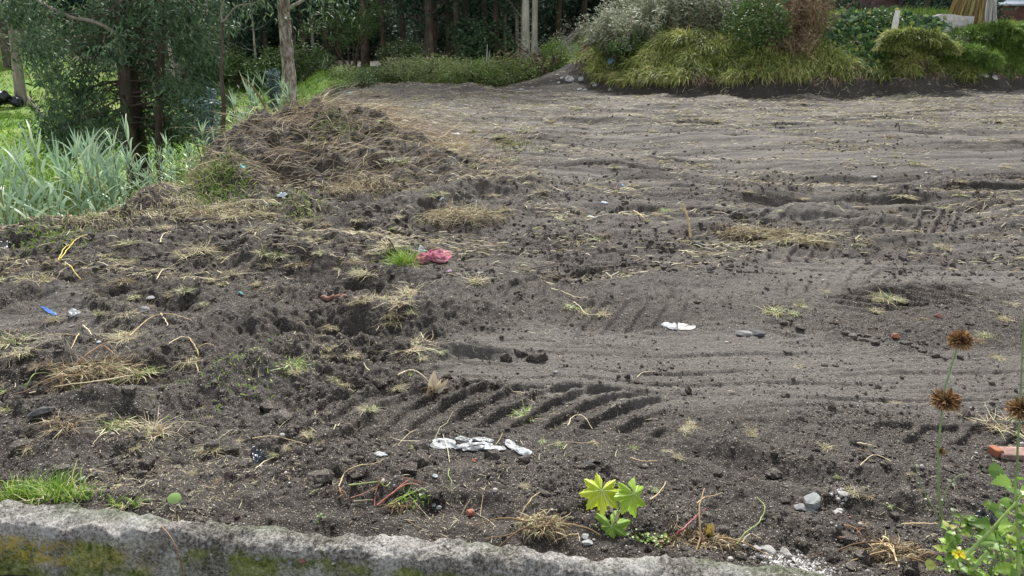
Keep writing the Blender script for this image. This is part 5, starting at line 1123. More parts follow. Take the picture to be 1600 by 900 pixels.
for i, (u, v, w, kd) in enumerate([
 (315,392,62,'dry'),(345,402,40,'dry'),(290,398,45,'dry'),(172,405,50,'mixed'),(195,412,40,'dry'),(165,398,30,'dry'),(20,535,75,'mixed'),(38,550,50,'dry'),(215,583,70,'mixed'),(240,575,50,'green'),(185,600,40,'mixed'),(120,607,35,'green'),(130,590,70,'roots'),(165,585,60,'roots'),(100,603,60,'roots'),(180,562,50,'roots'),
 (570,470,50,'dry'),(595,468,60,'dry'),(625,475,60,'dry'),(610,492,45,'dry'),(550,472,35,'roots'),(645,488,35,'mixed'),(525,592,32,'mixed'),(540,600,34,'dry'),(505,556,30,'dry'),(548,556,32,'dry'),(515,545,26,'dry'),(460,580,30,'dry'),(440,588,30,'mixed'),
 (1080,665,34,'dry'),(1070,672,24,'dry'),(1176,674,26,'dry'),(1384,467,44,'mixed'),(1372,470,30,'dry'),(895,480,40,'green'),(915,488,44,'dry'),(940,492,40,'dry'),(1240,490,30,'green'),(1245,572,20,'dry'),(1395,628,30,'dry'),(1250,478,30,'mixed'),(1205,490,24,'dry'),
 (930,372,40,'mixed'),(945,365,34,'roots'),(905,378,40,'dry'),(880,342,36,'mixed'),(868,335,30,'dry'),(845,300,30,'dry'),(700,235,34,'dry'),(695,228,24,'mixed'),(650,300,40,'dry'),(680,305,40,'mixed'),(590,310,34,'dry'),(560,285,34,'dry'),(610,210,22,'mixed'),(597,190,26,'green'),
 (1240,206,34,'green'),(1077,184,14,'green'),(1410,306,46,'dry'),(1425,310,30,'dry'),(1500,284,30,'dry'),(1255,310,30,'dry'),(1470,386,30,'dry'),(1480,390,24,'dry'),(1390,215,30,'roots'),(1400,245,18,'dry'),(1445,258,24,'dry'),(1570,262,20,'dry'),(1500,305,26,'mixed'),(1220,330,18,'green'),(1470,325,34,'mixed'),(1390,330,22,'roots'),
 (1370,487,30,'dry'),(1440,500,26,'roots'),(1540,525,30,'mixed'),(1570,500,34,'dry'),(1580,475,28,'dry'),(1410,470,20,'mixed'),(1290,455,18,'dry'),(1560,560,26,'dry'),
 (290,455,34,'mixed'),(210,465,30,'mixed'),(270,460,34,'dry'),(225,480,40,'roots'),(155,493,26,'mixed'),(85,500,34,'dry'),(320,475,24,'mixed'),(400,445,30,'dry'),(30,420,60,'roots'),(45,436,50,'dry'),(18,402,40,'dry'),(80,402,34,'dry'),(235,430,34,'roots'),(190,440,50,'roots'),(350,445,30,'mixed'),(365,430,34,'dry'),(330,440,30,'dry'),
 (395,360,40,'dry'),(360,340,40,'dry'),(340,325,36,'dry'),(420,335,34,'dry'),(480,345,34,'dry'),(510,350,34,'roots'),(540,360,30,'roots'),(490,375,34,'dry'),(500,395,34,'mixed'),(440,400,40,'mixed'),(460,415,44,'roots'),(420,415,34,'dry'),(550,405,30,'dry'),(530,420,24,'dry'),(560,425,34,'mixed'),(600,380,28,'dry'),(560,345,30,'dry'),(620,340,34,'dry'),
 (770,305,30,'dry'),(790,330,30,'dry'),(760,270,30,'dry'),(740,260,30,'mixed'),(800,250,34,'mixed'),(840,235,34,'mixed'),(870,228,30,'dry'),(780,215,34,'mixed'),(820,205,30,'mixed'),(740,205,28,'mixed'),(860,190,26,'dry'),(680,165,26,'dry'),(720,180,26,'mixed'),(640,158,24,'dry'),(900,170,24,'mixed'),(980,180,24,'dry'),(1000,210,24,'roots'),(1020,205,22,'dry'),(1120,190,22,'dry'),(1050,165,20,'dry'),(1160,165,22,'mixed'),(1220,180,22,'dry'),(1300,170,22,'dry'),(1350,190,22,'dry'),(1450,180,24,'mixed'),(1520,165,22,'dry'),(1560,190,24,'dry'),(1330,250,24,'dry'),(1100,260,22,'dry'),(960,262,28,'mixed'),(990,290,26,'dry'),(1040,330,30,'green'),(1030,335,30,'dry'),(1010,345,24,'dry'),(1170,300,20,'dry'),(1420,395,24,'dry'),(1340,385,24,'mixed'),
 (690,550,30,'green'),(640,585,26,'green'),(660,560,24,'dry'),(650,700,24,'green'),(845,690,24,'green'),(875,695,24,'green'),(820,760,20,'dry'),(990,700,24,'green'),(1040,705,28,'dry'),(1060,715,24,'dry'),(960,712,24,'dry'),(930,690,22,'dry'),(1020,765,24,'green'),(1040,790,16,'green'),(1175,680,22,'dry'),(1290,700,26,'dry'),(1335,770,34,'dry'),(1360,775,30,'roots'),(1390,790,20,'green'),(1310,745,20,'green'),(1420,740,18,'dry'),(1345,820,26,'roots'),(1385,870,44,'roots'),(1410,880,34,'roots'),(1340,865,28,'roots'),
 (255,735,20,'roots'),(300,740,22,'dry'),(340,752,20,'roots'),(180,765,18,'roots'),(210,700,24,'dry'),(450,700,26,'dry'),(430,710,24,'mixed'),(480,680,26,'dry'),(470,640,20,'dry'),(370,690,26,'dry'),(500,690,24,'roots'),(330,650,24,'dry'),(190,660,34,'mixed'),(155,650,26,'dry'),(10,640,40,'mixed'),(8,610,34,'green')]):
    tuft(u, v, w, kd, i)
# further tufts thrown about, thicker towards the left and the back
rg = np.random.RandomState(1100); cnt = 0
while cnt < 70:
    u = rg.uniform(-30, 1630); v = 150+rg.rand()**1.4*560
    dn = .25+.75*(u < 760); dn = max(dn, .8*(v < 240))
    if rg.rand() > dn: continue
    p = hit(u, v); _, lw, _, dr, _ = terrain(p[0], p[1], True)
    if lw[0] > .3 or dr[0] > .75 or behind_kerb(p[0], p[1], .1) == False: continue
    pxm = FPX/math.hypot(p[1], CAM_H); tuft(u, v, rg.uniform(.10, .26)*pxm, rg.choice(['dry', 'dry', 'mixed', 'roots', 'dry', 'green'] if v > 300 else ['dry', 'dry', 'mixed', 'mixed']), rg.randint(3)); cnt += 1
# ---- mats of dry grass and roots
def matpile(name, label, cat, u, v, w, h, n, L, mats, seed, sticks=6, stretch=1.6, rot=0.):
    rg = np.random.RandomState(seed); p = hit(u, v); root = thing(name, label, cat, p); pxm = FPX/math.hypot(p[1], CAM_H); W = w/pxm/2; mb = MB(); rock(mb, (0, 0, -.02), (W*.75, W*.75/stretch, h), seed, 3, .5); mb.build('soil_core', M['clod'], root)
    for j, (m, share) in enumerate(mats):
        k = int(n*share); a = rg.uniform(0, 6.3, k); r = np.sqrt(rg.rand(k)); b = np.stack([np.cos(a)*r*W, np.sin(a)*r*W/stretch, h*np.maximum(0, 1-r*r)**.5*.8], 1); d = np.stack([rg.normal(.2, .8, k)+np.cos(a)*.4, rg.normal(0, .5, k), rg.uniform(-.1, .6, k)], 1)
        P = grow(b, d, rg.uniform(.4, 1, k)*L, 5, rg.uniform(.8, 2.8, k), rg, .2); g = terrain(P[..., 0].ravel()+p[0], P[..., 1].ravel()+p[1]).reshape(P.shape[:2])-p[2]; P[..., 2] = np.maximum(P[..., 2], g+.003)
        mb = MB(); ribbons(mb, P, sidev(P, rg, .8), .0019*rg.uniform(.6, 1.4, k)[:, None]*np.linspace(1, .3, 5)[None], rg.rand(k)); mb.build(['dry_grass', 'roots', 'blades'][j], m, root, smooth=False)
    mb = MB()
    for _ in range(sticks):
        P = grow(np.array([[rg.normal(0, W*.5), rg.normal(0, W*.25), h*.6]]), np.array([[rg.normal(0, 1), rg.normal(0, .5), .2]]), rg.uniform(.15, .35), 7, 1.2, rg, .12); P[..., 2] = np.maximum(P[..., 2], .005); tubes(mb, P, np.linspace(.0035, .0015, 7)[None], 5, cap=False)
    if sticks: mb.build('twigs', M['root'], root)
matpile('dry_grass_mat', 'large arched mat of dry grass and roots on the open soil below the heap', 'grass mat', 722, 345, 120, .11, 900, .22, [(M['straw'], .6), (M['dead'], .4)], 1201)
matpile('root_mat', 'long low mat of purplish dead stalks and roots lying in the field', 'root mat', 1180, 368, 120, .05, 560, .20, [(M['dead'], .7), (M['straw'], .3)], 1202, 9, 2.4)
matpile('root_mat', 'thin trailing end of dead stalks beside the purplish mat', 'root mat', 1250, 378, 80, .025, 260, .18, [(M['straw'], .6), (M['dead'], .4)], 1203, 4, 3)
matpile('root_pile', 'tangled pile of pale roots and green blades near the canes side', 'root pile', 150, 588, 130, .05, 500, .16, [(M['dead'], .6), (M['straw'], .4)], 1204, 9, 2.4)
matpile('root_pile', 'springy brown root pile resting against the kerb', 'root pile', 848, 828, 62, .045, 420, .07, [(M['dead'], .55), (M['straw'], .45)], 1205, 5, 1.5)
matpile('root_pile', 'brown root fibres along the kerb below the dried leaf', 'root pile', 1090, 848, 110, .015, 420, .07, [(M['dead'], .9), (M['straw'], .1)], 1206, 3, 3)
matpile('root_pile', 'dark fibrous roots curling out of the soil near the leafy plants', 'root pile', 1395, 868, 90, .03, 300, .08, [(M['dead'], .9), (M['straw'], .1)], 1207, 4, 2)
matpile('dry_grass_mat', 'broken rim of dry grass hanging at the near foot of the heap', 'grass mat', 560, 300, 130, .06, 800, .20, [(M['straw'], .55), (M['dead'], .45)], 1208, 6, 2.2)
matpile('dry_grass_mat', 'dry grass spread across the rim under the sapling', 'grass mat', 350, 335, 150, .03, 700, .18, [(M['straw'], .7), (M['dead'], .3)], 1209, 4, 3)
matpile('dry_grass_mat', 'matted yellow grass tumbling down the heap toward the field', 'grass mat', 705, 232, 60, .06, 520, .18, [(M['straw'], .8), (M['dead'], .2)], 1210, 3, 1.6)
matpile('dry_grass_mat', 'crest of matted stalks on top of the heap', 'grass mat', 575, 150, 70, .10, 420, .28, [(M['straw'], .6), (M['dead'], .4)], 1211, 8, 2)
# ---- single sticks, roots and stalks
def stick(name, label, cat, pts, r, mat, lift=.012, up=None, taper=.5, branches=0, seed=0, group=None):
    rg = np.random.RandomState(seed+int(pts[0][0])); G = np.array([hit(u, v) for u, v in pts]); n = len(G)
    if up is not None: G[:, 2] = G[0, 2]+np.array(up)
    else: G[:, 2] += lift*(1+np.sin(np.linspace(0, math.pi, n)))*.8
    O = G[0].copy(); P = smooth_line_3(G-O, 6); mb = MB(); P = P+rg.normal(0, r*.35, P.shape); tube1(mb, P, np.linspace(r, r*taper, len(P))*(1+rg.normal(0, .07, len(P))), 7)
    for b in range(branches):
        q = P[rg.randint(2, len(P)-2)]; d = rdir(rg, 1, .0, .6); Q = grow(q[None], d, rg.uniform(8, 20)*r, 5, 1.2, rg, .2); tubes(mb, Q, np.linspace(r*.5, r*.15, 5)[None], 5, cap=False)
    return tag(mb.build(name, mat, loc=O), label, cat, group)
tan = plainmat('tan_stalk', (.52, .40, .22), .6, .25, 30); pale = plainmat('pale_stalk', (.66, .57, .38), .6, .2, 30); brn = plainmat('brown_root', (.25, .15, .085), .75, .3, 30)
redst = plainmat('red_stalk', (.27, .06, .065), .45, .3, 30, 0, .5); grn = plainmat('green_stalk', (.24, .31, .10), .5, .25, 30); yel = plainmat('yellow_blade', (.62, .50, .10), .5, .2, 20); drk = plainmat('dark_stick', (.07, .05, .038), .8, .3, 30)
gs = 'sticks and roots on the soil'
for a in [
 ('root', 'thick brown root arching up from the tangled pile', 'root', [(117,588),(135,570),(162,553),(178,560)], .0055, brn, .03),
 ('stalk', 'long pale stalk lying along the front of the tangled pile', 'stalk', [(46,619),(90,610),(150,603),(210,590)], .0032, pale, .015),
 ('stick', 'short tan stick beside the blue plastic strip', 'stick', [(130,510),(140,522),(150,534)], .004, pale),
 ('stick', 'straight brown stick lying level near the blue plastic strip', 'stick', [(73,526),(95,527),(118,526)], .0032, tan),
 ('stick', 'short tan stick pointing at the tangled pile', 'stick', [(124,524),(118,537),(112,548)], .003, tan),
 ('root', 'thin brown root curving over the hollow of soil', 'root', [(203,528),(220,513),(240,500),(262,495),(285,498),(300,503)], .0028, tan),
 ('stick', 'pale forked stick end on the ridge of soil', 'stick', [(252,492),(257,502),(263,511)], .0042, pale),
 ('root', 'forked pale root hanging down the side of the hollow', 'root', [(295,530),(305,545),(311,560),(307,572),(313,588)], .0036, tan, .012, None, .5, 3),
 ('root', 'cross piece of pale root on the forked one', 'root', [(264,540),(282,533),(295,528)], .003, pale),
 ('root', 'thin root reaching from the forked one over the hollow', 'root', [(310,545),(322,543),(335,542)], .003, tan),
 ('stick', 'dark stick lying at the edge of the frame by the lower tufts', 'stick', [(2,628),(12,618),(24,608)], .004, drk),
 ('stalk', 'yellow green stalk with forked end beside the tangled pile', 'stalk', [(40,612),(52,598),(62,592),(90,588)], .003, grn, .02, None, .5, 2),
 ('stick', 'straight thin stick lying in the field before the upright pole', 'stick', [(990,332),(1000,341),(1010,349)], .007, tan, .02),
 ('stick', 'long dark stick in front of the half green tufts', 'stick', [(813,424),(840,421),(868,414),(892,402)], .0045, drk, .01),
 ('stalk', 'yellow stalk lying over the trampled green tuft', 'stalk', [(862,453),(880,460),(900,468),(918,467)], .0032, pale),
 ('stalk', 'second yellow stalk bent beside the trampled green tuft', 'stalk', [(896,474),(905,482),(918,495),(955,494)], .003, pale),
 ('stalk', 'looped yellow stalk standing clear of the lug marks', 'stalk', [(887,668),(893,658),(903,654),(914,658),(925,673)], .0022, pale, .012),
 ('straw', 'short curved straw on the smooth graded strip', 'straw', [(995,592),(1005,587),(1024,583)], .002, pale),
 ('root', 'yellow root arching across dark soil above the kerb', 'root', [(530,765),(536,752),(545,742),(565,735),(585,732),(600,722)], .0024, tan, .015),
 ('root', 'brown root fibres ending the yellow arching root', 'root', [(530,765),(533,775),(538,785)], .003, brn, .01, None, .4, 6),
 ('root', 'long thin tan root beyond the black bag scrap', 'root', [(395,687),(425,687),(450,692),(480,698)], .0024, tan, .012),
 ('root', 'root running from the black bag scrap toward the kerb', 'root', [(400,735),(415,727),(428,718)], .0024, pale),
 ('stalk', 'straw stalk crossing the springy root pile', 'stalk', [(812,818),(828,800),(843,778)], .0026, tan, .03),
 ('stalk', 'straw stalk leaning from the root pile onto the kerb', 'stalk', [(808,815),(830,828),(845,840),(858,850)], .0028, tan, .02),
 ('stalk', 'bent straw lying along the kerb edge', 'stalk', [(866,850),(885,844),(903,842),(905,850)], .0026, tan, .012),
 ('stalk', 'thick red stalk lying near the dried leaf', 'stalk', [(1057,838),(1070,830),(1085,817),(1094,805),(1104,798)], .0042, redst, .012),
 ('stalk', 'green and tan stalk rising in a hook near the kerb', 'stalk', [(1150,860),(1165,846),(1180,838),(1190,822),(1193,806),(1182,786)], .0028, grn, .03),
 ('root', 'pale root end beside the hooked stalk', 'root', [(1158,852),(1172,842),(1190,846)], .0028, pale),
 ('root', 'long tan root lying past the seed head stem', 'root', [(1408,823),(1440,824),(1480,828),(1528,830)], .003, tan, .012),
 ('straw', 'chevron of thin straw on the bare slope', 'straw', [(1342,731),(1363,716),(1385,722),(1398,729)], .0018, pale, .01),
 ('straw', 'pale straw lying beyond the chevron of straw', 'straw', [(1338,695),(1352,700),(1370,702)], .0026, pale),
 ('root', 'knobbly root lying beyond the dried leaf', 'root', [(1088,790),(1100,784),(1112,782),(1128,773)], .0026, tan),
 ('root', 'wrinkled root beside the castor leaves', 'root', [(1015,785),(1028,778),(1036,768),(1040,756)], .003, tan),
 ('root', 'curved root lying beyond the castor leaves', 'root', [(985,718),(1000,726),(1015,727),(1028,722)], .0022, tan),
 ('blade', 'yellow grass blade lying across the soil below the canes', 'grass blade', [(95,409),(108,398),(122,382),(138,371)], .0045, yel, .03),
 ('blade', 'second yellow grass blade hooked over a soil lump', 'grass blade', [(98,416),(110,420),(118,432),(128,440)], .004, yel, .02),
 ('blade', 'golden grass blade crossing the first yellow one', 'grass blade', [(92,412),(104,398),(114,388)], .004, yel, .035),
 ('root', 'pale curved root on the soil before the sapling', 'root', [(251,382),(256,372),(268,364)], .004, pale, .02),
 ('root', 'long pale root slanting toward the heap', 'root', [(345,415),(360,405),(372,398)], .004, pale, .02),
 ('stick', 'pale stick at the side of the tangled tufts', 'stick', [(245,440),(252,432),(256,424)], .004, pale, .02),
 ('stalk', 'thin reddish stalk below the soil ridge', 'stalk', [(1340,705),(1355,712),(1365,718)], .0016, brn),
 ('stalk', 'curved green stalk standing right of the kerb weeds', 'stalk', [(702,738),(701,752),(706,765),(702,775)], .002, grn, .02),
 ('blade', 'green blade fragment on dark soil above the kerb', 'grass blade', [(484,775),(490,771),(497,767)], .003, grn, .006),
 ('twig', 'brown twig half buried near the root piles', 'twig', [(1318,823),(1335,832),(1345,842)], .003, brn, .01, None, .5, 3),
 ('twig', 'tan root bundle poking from the soil near the kerb end', 'twig', [(1360,858),(1378,862),(1392,872),(1400,884)], .004, tan, .02, None, .6, 6),
 ('twig', 'pale twig standing up beside the dark roots', 'twig', [(1378,845),(1384,854),(1392,862)], .003, pale, .02),
 ('twig', 'thin bare twig lying in the open field', 'twig', [(1440,205),(1447,215),(1455,222)], .009, drk, .03),
 ('twig', 'dark twig sticking out of the far dry tuft', 'twig', [(1397,208),(1400,212),(1404,216)], .011, drk, .12)]:
    stick(a[0], a[1], a[2], a[3], a[4], a[5], *(a[6:] if len(a) > 6 else ()), group=gs)
# upright thin pole
p = hit(1080, 371); q = at_depth(1066, 317, p[1]+.05); mb = MB(); rg = np.random.RandomState(4); P = smooth_line_3(np.array([[0, 0, -.04], (q-p)*.5+np.array([.012, 0, 0]), q-p]), 6); tube1(mb, P, np.linspace(.011, .008, len(P)), 8)
for t in (3, 6, 9): Q, r = limb(P[t], P[t]+rdir(rg, 1, .1, .6)[0]*.05, .005, .002, rg, 4); tube1(mb, Q, r, 5)
tag(mb.build('pole', tan, loc=p), 'thin tan pole standing upright in the bare field', 'pole')
# dark stick in the green clump, and the clump
def green_clump():
    rg = np.random.RandomState(1301); p = hit(632, 415); root = thing('grass_clump', 'bushy yellow green grass clump beside the pink cloth', 'grass clump', p); n = 340; mb = MB(); b = rg.normal(0, .035, (n, 3))*np.array([1, .8, 0]); d = np.stack([rg.normal(0, .65, n)-.1, rg.normal(0, .5, n), np.abs(rg.normal(.8, .35, n))], 1)
    P = grow(b, d, rg.uniform(.08, .21, n), 6, rg.uniform(.2, 1.3, n), rg, .05); ribbons(mb, P, sidev(P, rg, .5), .0026*np.linspace(1, .15, 6)[None]*np.ones((n, 1)), np.clip(rg.rand(n)*.7+.3, 0, 1)); mb.build('blades', M['fresh'], root, smooth=False)
    n = 160; mb = MB(); b = rg.normal(0, .04, (n, 3))*np.array([1, .8, 0])+np.array([.02, -.02, 0]); d = np.stack([rg.normal(0, .8, n), rg.normal(-.3, .5, n), np.abs(rg.normal(.3, .3, n))], 1); P = grow(b, d, rg.uniform(.05, .14, n), 5, 1.8, rg, .15); P[..., 2] = np.maximum(P[..., 2], .003); ribbons(mb, P, sidev(P, rg, .8), .0022*np.linspace(1, .3, 5)[None]*np.ones((n, 1)), rg.rand(n)); mb.build('dead_blades', M['straw'], root, smooth=False)
    mb = MB(); rock(mb, (0, 0, 0), (.05, .045, .03), 3, 2, .4); mb.build('root_ball', M['clod'], root)
    a = np.array([0, 0, 0.0]); q = at_depth(608, 374, p[1])-p; mb = MB(); P = np.array([(a+(q-a)*t) for t in np.linspace(-.1, 1, 8)])+rg.normal(0, .002, (8, 3)); tube1(mb, P, np.linspace(.006, .0045, 8), 7); Q = np.array([P[-2], P[-2]+np.array([-.02, 0, .03])]); tube1(mb, Q, np.array([.004, .002]), 5)
    tag(mb.build('stick', drk, loc=p), 'dark stick poked slantwise into the bushy grass clump', 'stick')
green_clump()
# ---- litter
def ppts(u, v, pl):                                       # outline on the ground in metres about its middle
    c = hit(u, v); return c, [(hit(a, b)-c)[:2] for a, b in pl]
def litter(name, label, cat, u, v, pl, mat, h, seed, **kw):
    c, o = ppts(u, v, pl); return scrap(name, label, cat, c, o, mat, h, seed, **kw)
pink = plainmat('pink_cloth', (.34, .12, .165), .9, .5, 60, .006, .1)
litter('cloth', 'crumpled dusty pink cloth lying beside the grass clump', 'cloth', 676, 406, [(644,408),(650,398),(662,402),(668,393),(684,390),(700,392),(707,400),(699,410),(684,412),(672,409),(660,414),(650,416)], pink, .055, 6, n=26, fr=2.4, thick=.003)
litter('paper_scrap', 'small white paper scrap tucked between clump and pink cloth', 'litter', 658, 395, [(652,399),(655,388),(663,390),(664,398)], wpl, .04, 41)
wsheet = plainmat('dull_white_plastic', (.30, .32, .335), .5, .4, 30, .002, .5, .1)
litter('broken_plastic', 'flat white plastic piece split by a dark crack on the graded soil', 'litter', 1045, 511, [(1033,509),(1041,505),(1056,506),(1057,514),(1058,516),(1045,514)], wsheet, .012, 42, crum=.4)
litter('broken_plastic', 'other half of the split plastic, partly dusted with soil', 'litter', 1072, 512, [(1059,506),(1062,505),(1078,509),(1087,510),(1082,515),(1070,516),(1060,515)], plainmat('dusty_plastic', (.46, .43, .40), .6, .35, 25), .012, 43, crum=.4)
grey = plainmat('grey_plastic', (.21, .23, .24), .4, .3, 22, .003, .5, .1)
for i, (u, v, pl, h, lab) in enumerate([
  (690,694,[(673,690),(680,687),(700,686),(710,689),(711,699),(700,701),(680,701),(672,697)],.02,'broad pale end of the grey plastic strips'),
  (735,700,[(708,700),(722,694),(745,692),(768,694),(768,698),(745,697),(728,701),(712,703)],.018,'long twisted grey plastic strip next to the broad pale piece'),
  (755,704,[(722,702),(740,699),(770,698),(788,700),(788,705),(765,705),(742,706),(725,706)],.018,'lower grey plastic strip running beside the twisted one'),
  (735,688,[(708,687),(716,683),(728,685),(738,688),(735,692),(720,690)],.022,'thin grey plastic fold above the twisted strip'),
  (752,688,[(733,690),(745,684),(765,687),(772,690),(765,693),(748,691)],.02,'arched grey plastic fold on the soil'),
  (810,702,[(790,688),(800,690),(812,700),(830,706),(828,713),(815,712),(803,705),(790,697)],.022,'whitish plastic scrap at the far end of the grey strips')]):
    litter('plastic_strip', lab, 'litter', u, v, pl, grey if i not in (0, 5) else wsheet, h*.35, 50+i, n=14, fr=3.2)
litter('plastic_strip', 'narrow blue plastic strip lying on the soil', 'litter', 76, 487, [(64,481),(67,479),(78,484),(88,491),(86,494),(76,490)], plainmat('blue_strip', (.035, .13, .42), .35, .2, 30, 0, .6), .008, 60, n=8, crum=.5)
blk = plainmat('black_plastic', (.012, .013, .017), .25, .3, 20, .004, .7)
litter('bag_scrap', 'crumpled black bag scrap in loose dark soil', 'litter', 403, 714, [(393,706),(398,700),(407,708),(417,716),(408,722),(396,726),(392,716)], plainmat('blueblack_bag', (.018, .028, .040), .3, .3, 20, .004, .7), .03, 61, n=14, fr=3)
litter('bag_scrap', 'shiny black plastic lump behind the leafy plants', 'litter', 1535, 818, [(1515,812),(1525,805),(1540,804),(1555,810),(1558,820),(1545,828),(1532,832),(1520,826)], blk, .045, 62, n=16, fr=2)
litter('bag_scrap', 'grey crumpled scrap beside the blue plastic strip', 'litter', 113, 490, [(104,493),(108,487),(118,484),(126,488),(118,494),(110,497)], grey, .02, 63, n=8)
litter('bag_scrap', 'long black plastic scrap at the edge by the canes', 'litter', 12, 380, [(-20,402),(-12,388),(8,378),(22,374),(20,378),(5,388)], blk, .03, 64, n=8)
for i, (u, v, s, lab, mt) in enumerate([(113,510,.012,'tiny white scrap past the blue strip',wpl),(155,535,.013,'small pale blue scrap near the short tan stick',plainmat('paleblue', (.40, .52, .62), .5)),(140,584,.022,'small white wrapper on the tangled pile',wpl),(595,711,.026,'small white paper by the grey plastic strips',wsheet),(680,745,.012,'tiny white crumb above the kerb',wpl),(945,317,.03,'blue white scrap in the open field',plainmat('palerblue', (.45, .55, .66), .5)),(973,290,.02,'bright blue speck in the field',bpl),(1365,277,.03,'white speck of plastic far in the field',wsheet),(1450,270,.03,'pale plastic flake far in the field',wsheet),(750,427,.026,'dark grey flake on soil before the pink cloth',plainmat('dgrey', (.10, .10, .10), .5)),(702,424,.02,'mauve flake before the pink cloth',plainmat('mauve', (.25, .16, .26), .6)),(1228,363,.03,'teal scrap on the purplish root mat',plainmat('teal', (.15, .45, .38), .5)),(713,210,.06,'white cloth scrap at the field end of the heap',wsheet),(634,190,.06,'flat pale scrap behind the heap shoulder',wsheet),(548,146,.10,'teal plastic bottle scrap on the heap top',plainmat('teal2', (.12, .34, .36), .4)),(438,168,.08,'blue white scrap on the heap crest near the gum',plainmat('paleblue2', (.45, .58, .68), .4)),(442,305,.05,'pale blue scrap on the near foot of the heap',plainmat('paleblue3', (.45, .55, .60), .5)),(378,260,.03,'turquoise speck on the side of the heap',plainmat('turq', (.05, .42, .45), .4)),(925,340,.04,'dull teal plastic in a rut',plainmat('teal3', (.20, .30, .28), .5)),(868,582,.014,'small grey shell like crumb on graded soil',wsheet),(125,745,.001,'',None),(1135,535,.012,'tiny pale crumb beside the cracked clods',wsheet),(375,459,.02,'small blue green scrap near the soil ridge',plainmat('bluegreen', (.12, .32, .36), .5)),(1075,672,.001,'',None)]):
    if mt is None: continue
    p = hit(u, v); rg = np.random.RandomState(70+i); a = np.arange(6)/6*2*math.pi; r = s*rg.uniform(.6, 1.1, 6); scrap('litter_scrap', lab, 'litter', p, np.stack([np.cos(a)*r*1.2, np.sin(a)*r*.8], 1), mt, s*.35, 90+i, 6)
# pale strip in the dry mat
stick('pipe_piece', 'short curved whitish pipe piece in the large dry mat', 'pipe', [(684,334),(690,327),(697,321)], .012, wsheet, .06)
stick('pipe_piece', 'rusty brown cylinder half buried beside the straw spread', 'pipe', [(503,468),(520,466),(538,464)], .018, plainmat('rusty', (.16, .085, .06), .8, .4, 20), .0, taper=.95)
# ---- stones and bricks
def stone(name, label, cat, u, v, w, mat, seed, asp=(.8, .6), sub=3, jag=.2):
    p = hit(u, v); s = w/(FPX/math.hypot(p[1], CAM_H-p[2]))/2*1.1; mb = MB(); rock(mb, (0, 0, s*asp[1]*.4), (s, s*asp[0], s*asp[1]), seed, sub, jag); return tag(mb.build(name, mat, smooth=False, loc=p), label, cat, 'stones on the soil')
brick = plainmat('brick', (.30, .13, .09), .85, .25, 40, .004); stn = plainmat('grey_stone', (.20, .20, .20), .8, .3, 25, .006); wst = plainmat('white_stone', (.29, .305, .30), .75, .2, 25, .006); dkst = plainmat('dark_stone', (.06, .06, .062), .75, .3, 25, .006)
rubb = plainmat('rubble', (.34, .33, .32), .9, .25, 40, .008)
for i, a in enumerate([('stone','angular white stone half sunk in soil by the slope','stone',1266,790,38,wst,(.7,.7)), ('stone','grey stone showing under the white one','stone',1258,797,30,stn,(.7,.4)), ('brick_piece','small brick chip lying above the kerb','brick',736,803,17,brick,(.8,.7)), ('brick_piece','terracotta lump at the end of the cracked clods','brick',1399,527,13,brick,(.8,.7)), ('brick_piece','tiny brick crumb beside a dark clod','brick',740,721,8,brick,(.8,.7)), ('brick_piece','brick crumb in the loose soil near the kerb end','brick',1313,841,8,brick,(.8,.7)),
  ('stone','dark glossy stone set in a soil pocket','stone',917,731,22,dkst,(.8,.8)), ('stone','blue grey pebble near the kerb grass','stone',128,749,12,plainmat('bg', (.25,.30,.32), .6),(.7,.5)), ('stone','white pebble on dark soil','stone',217,749,6,wst,(.8,.7)), ('stone','tan pebble beside the kerb grass','stone',141,736,6,tan,(.8,.7)), ('stone','grey stone in the soil near the yellow blade tufts','stone',224,486,18,stn,(.8,.5)), ('stone','smooth grey stone past the tangled tufts','stone',237,468,16,stn,(.8,.5)), ('stone','flat dark slab at the edge of the lower slope','stone',66,645,44,dkst,(.6,.3)), ('stone','dark lump of soil at the upright pole foot','soil clod',1090,384,26,dkst,(.5,.4)), ('stone','grey stone on the far kerb side','stone',1310,800,13,rubb,(.8,.6)),
  ('stone','dark wet clod beside a rut','soil clod',848,557,0,None,0), ('stone','grey flat stone in the churned patch','stone',1160,522,30,stn,(.6,.3)), ('stone','black stone near the white lid','stone',1185,523,22,dkst,(.7,.4)), ('stone','pale round stone half buried by the ridge','stone',455,449,0,None,0), ('stone','white rubble lump near the white stone','rubble',1309,803,14,rubb,(.9,.7)), ('stone','small white rubble above the rubble lump','rubble',1318,773,14,rubb,(1,.6)), ('stone','dark red stone half hidden past the churned patch','stone',1467,495,14,plainmat('dred', (.14,.06,.05), .7),(.8,.6))]):
    if a[6] is None: continue
    stone(*a[:7], 1400+i, a[7])
def brickslab():
    p = hit(1592, 712); root = thing('brick_slab', 'pink brick slab with a broken orange edge lying in the soil', 'brick', p); mb = MB(); V, T = ICO[3]
    def slab(c, s, k, rz): 
        v = np.clip(V*1.6, -1, 1); v = v*(1+.05*fbm(V[:, 0]*3+k, V[:, 1]*3, 2, k)[:, None]); v = v*np.array(s); cz, sz = math.cos(rz), math.sin(rz); return np.stack([v[:, 0]*cz-v[:, 1]*sz, v[:, 0]*sz+v[:, 1]*cz, v[:, 2]], 1)+np.array(c)
    mb.add(slab((0, 0, .008), (.085, .035, .012), 1, -.1), t=T); mb.build('face', plainmat('pink_brick', (.27, .175, .15), .9, .45, 22, .004), root)
    mb = MB(); mb.add(slab((-.09, .012, .012), (.017, .025, .016), 2, .2), t=T); mb.build('broken_edge', plainmat('orange_brick', (.28, .11, .06), .8, .25, 40, .004), root)
brickslab()
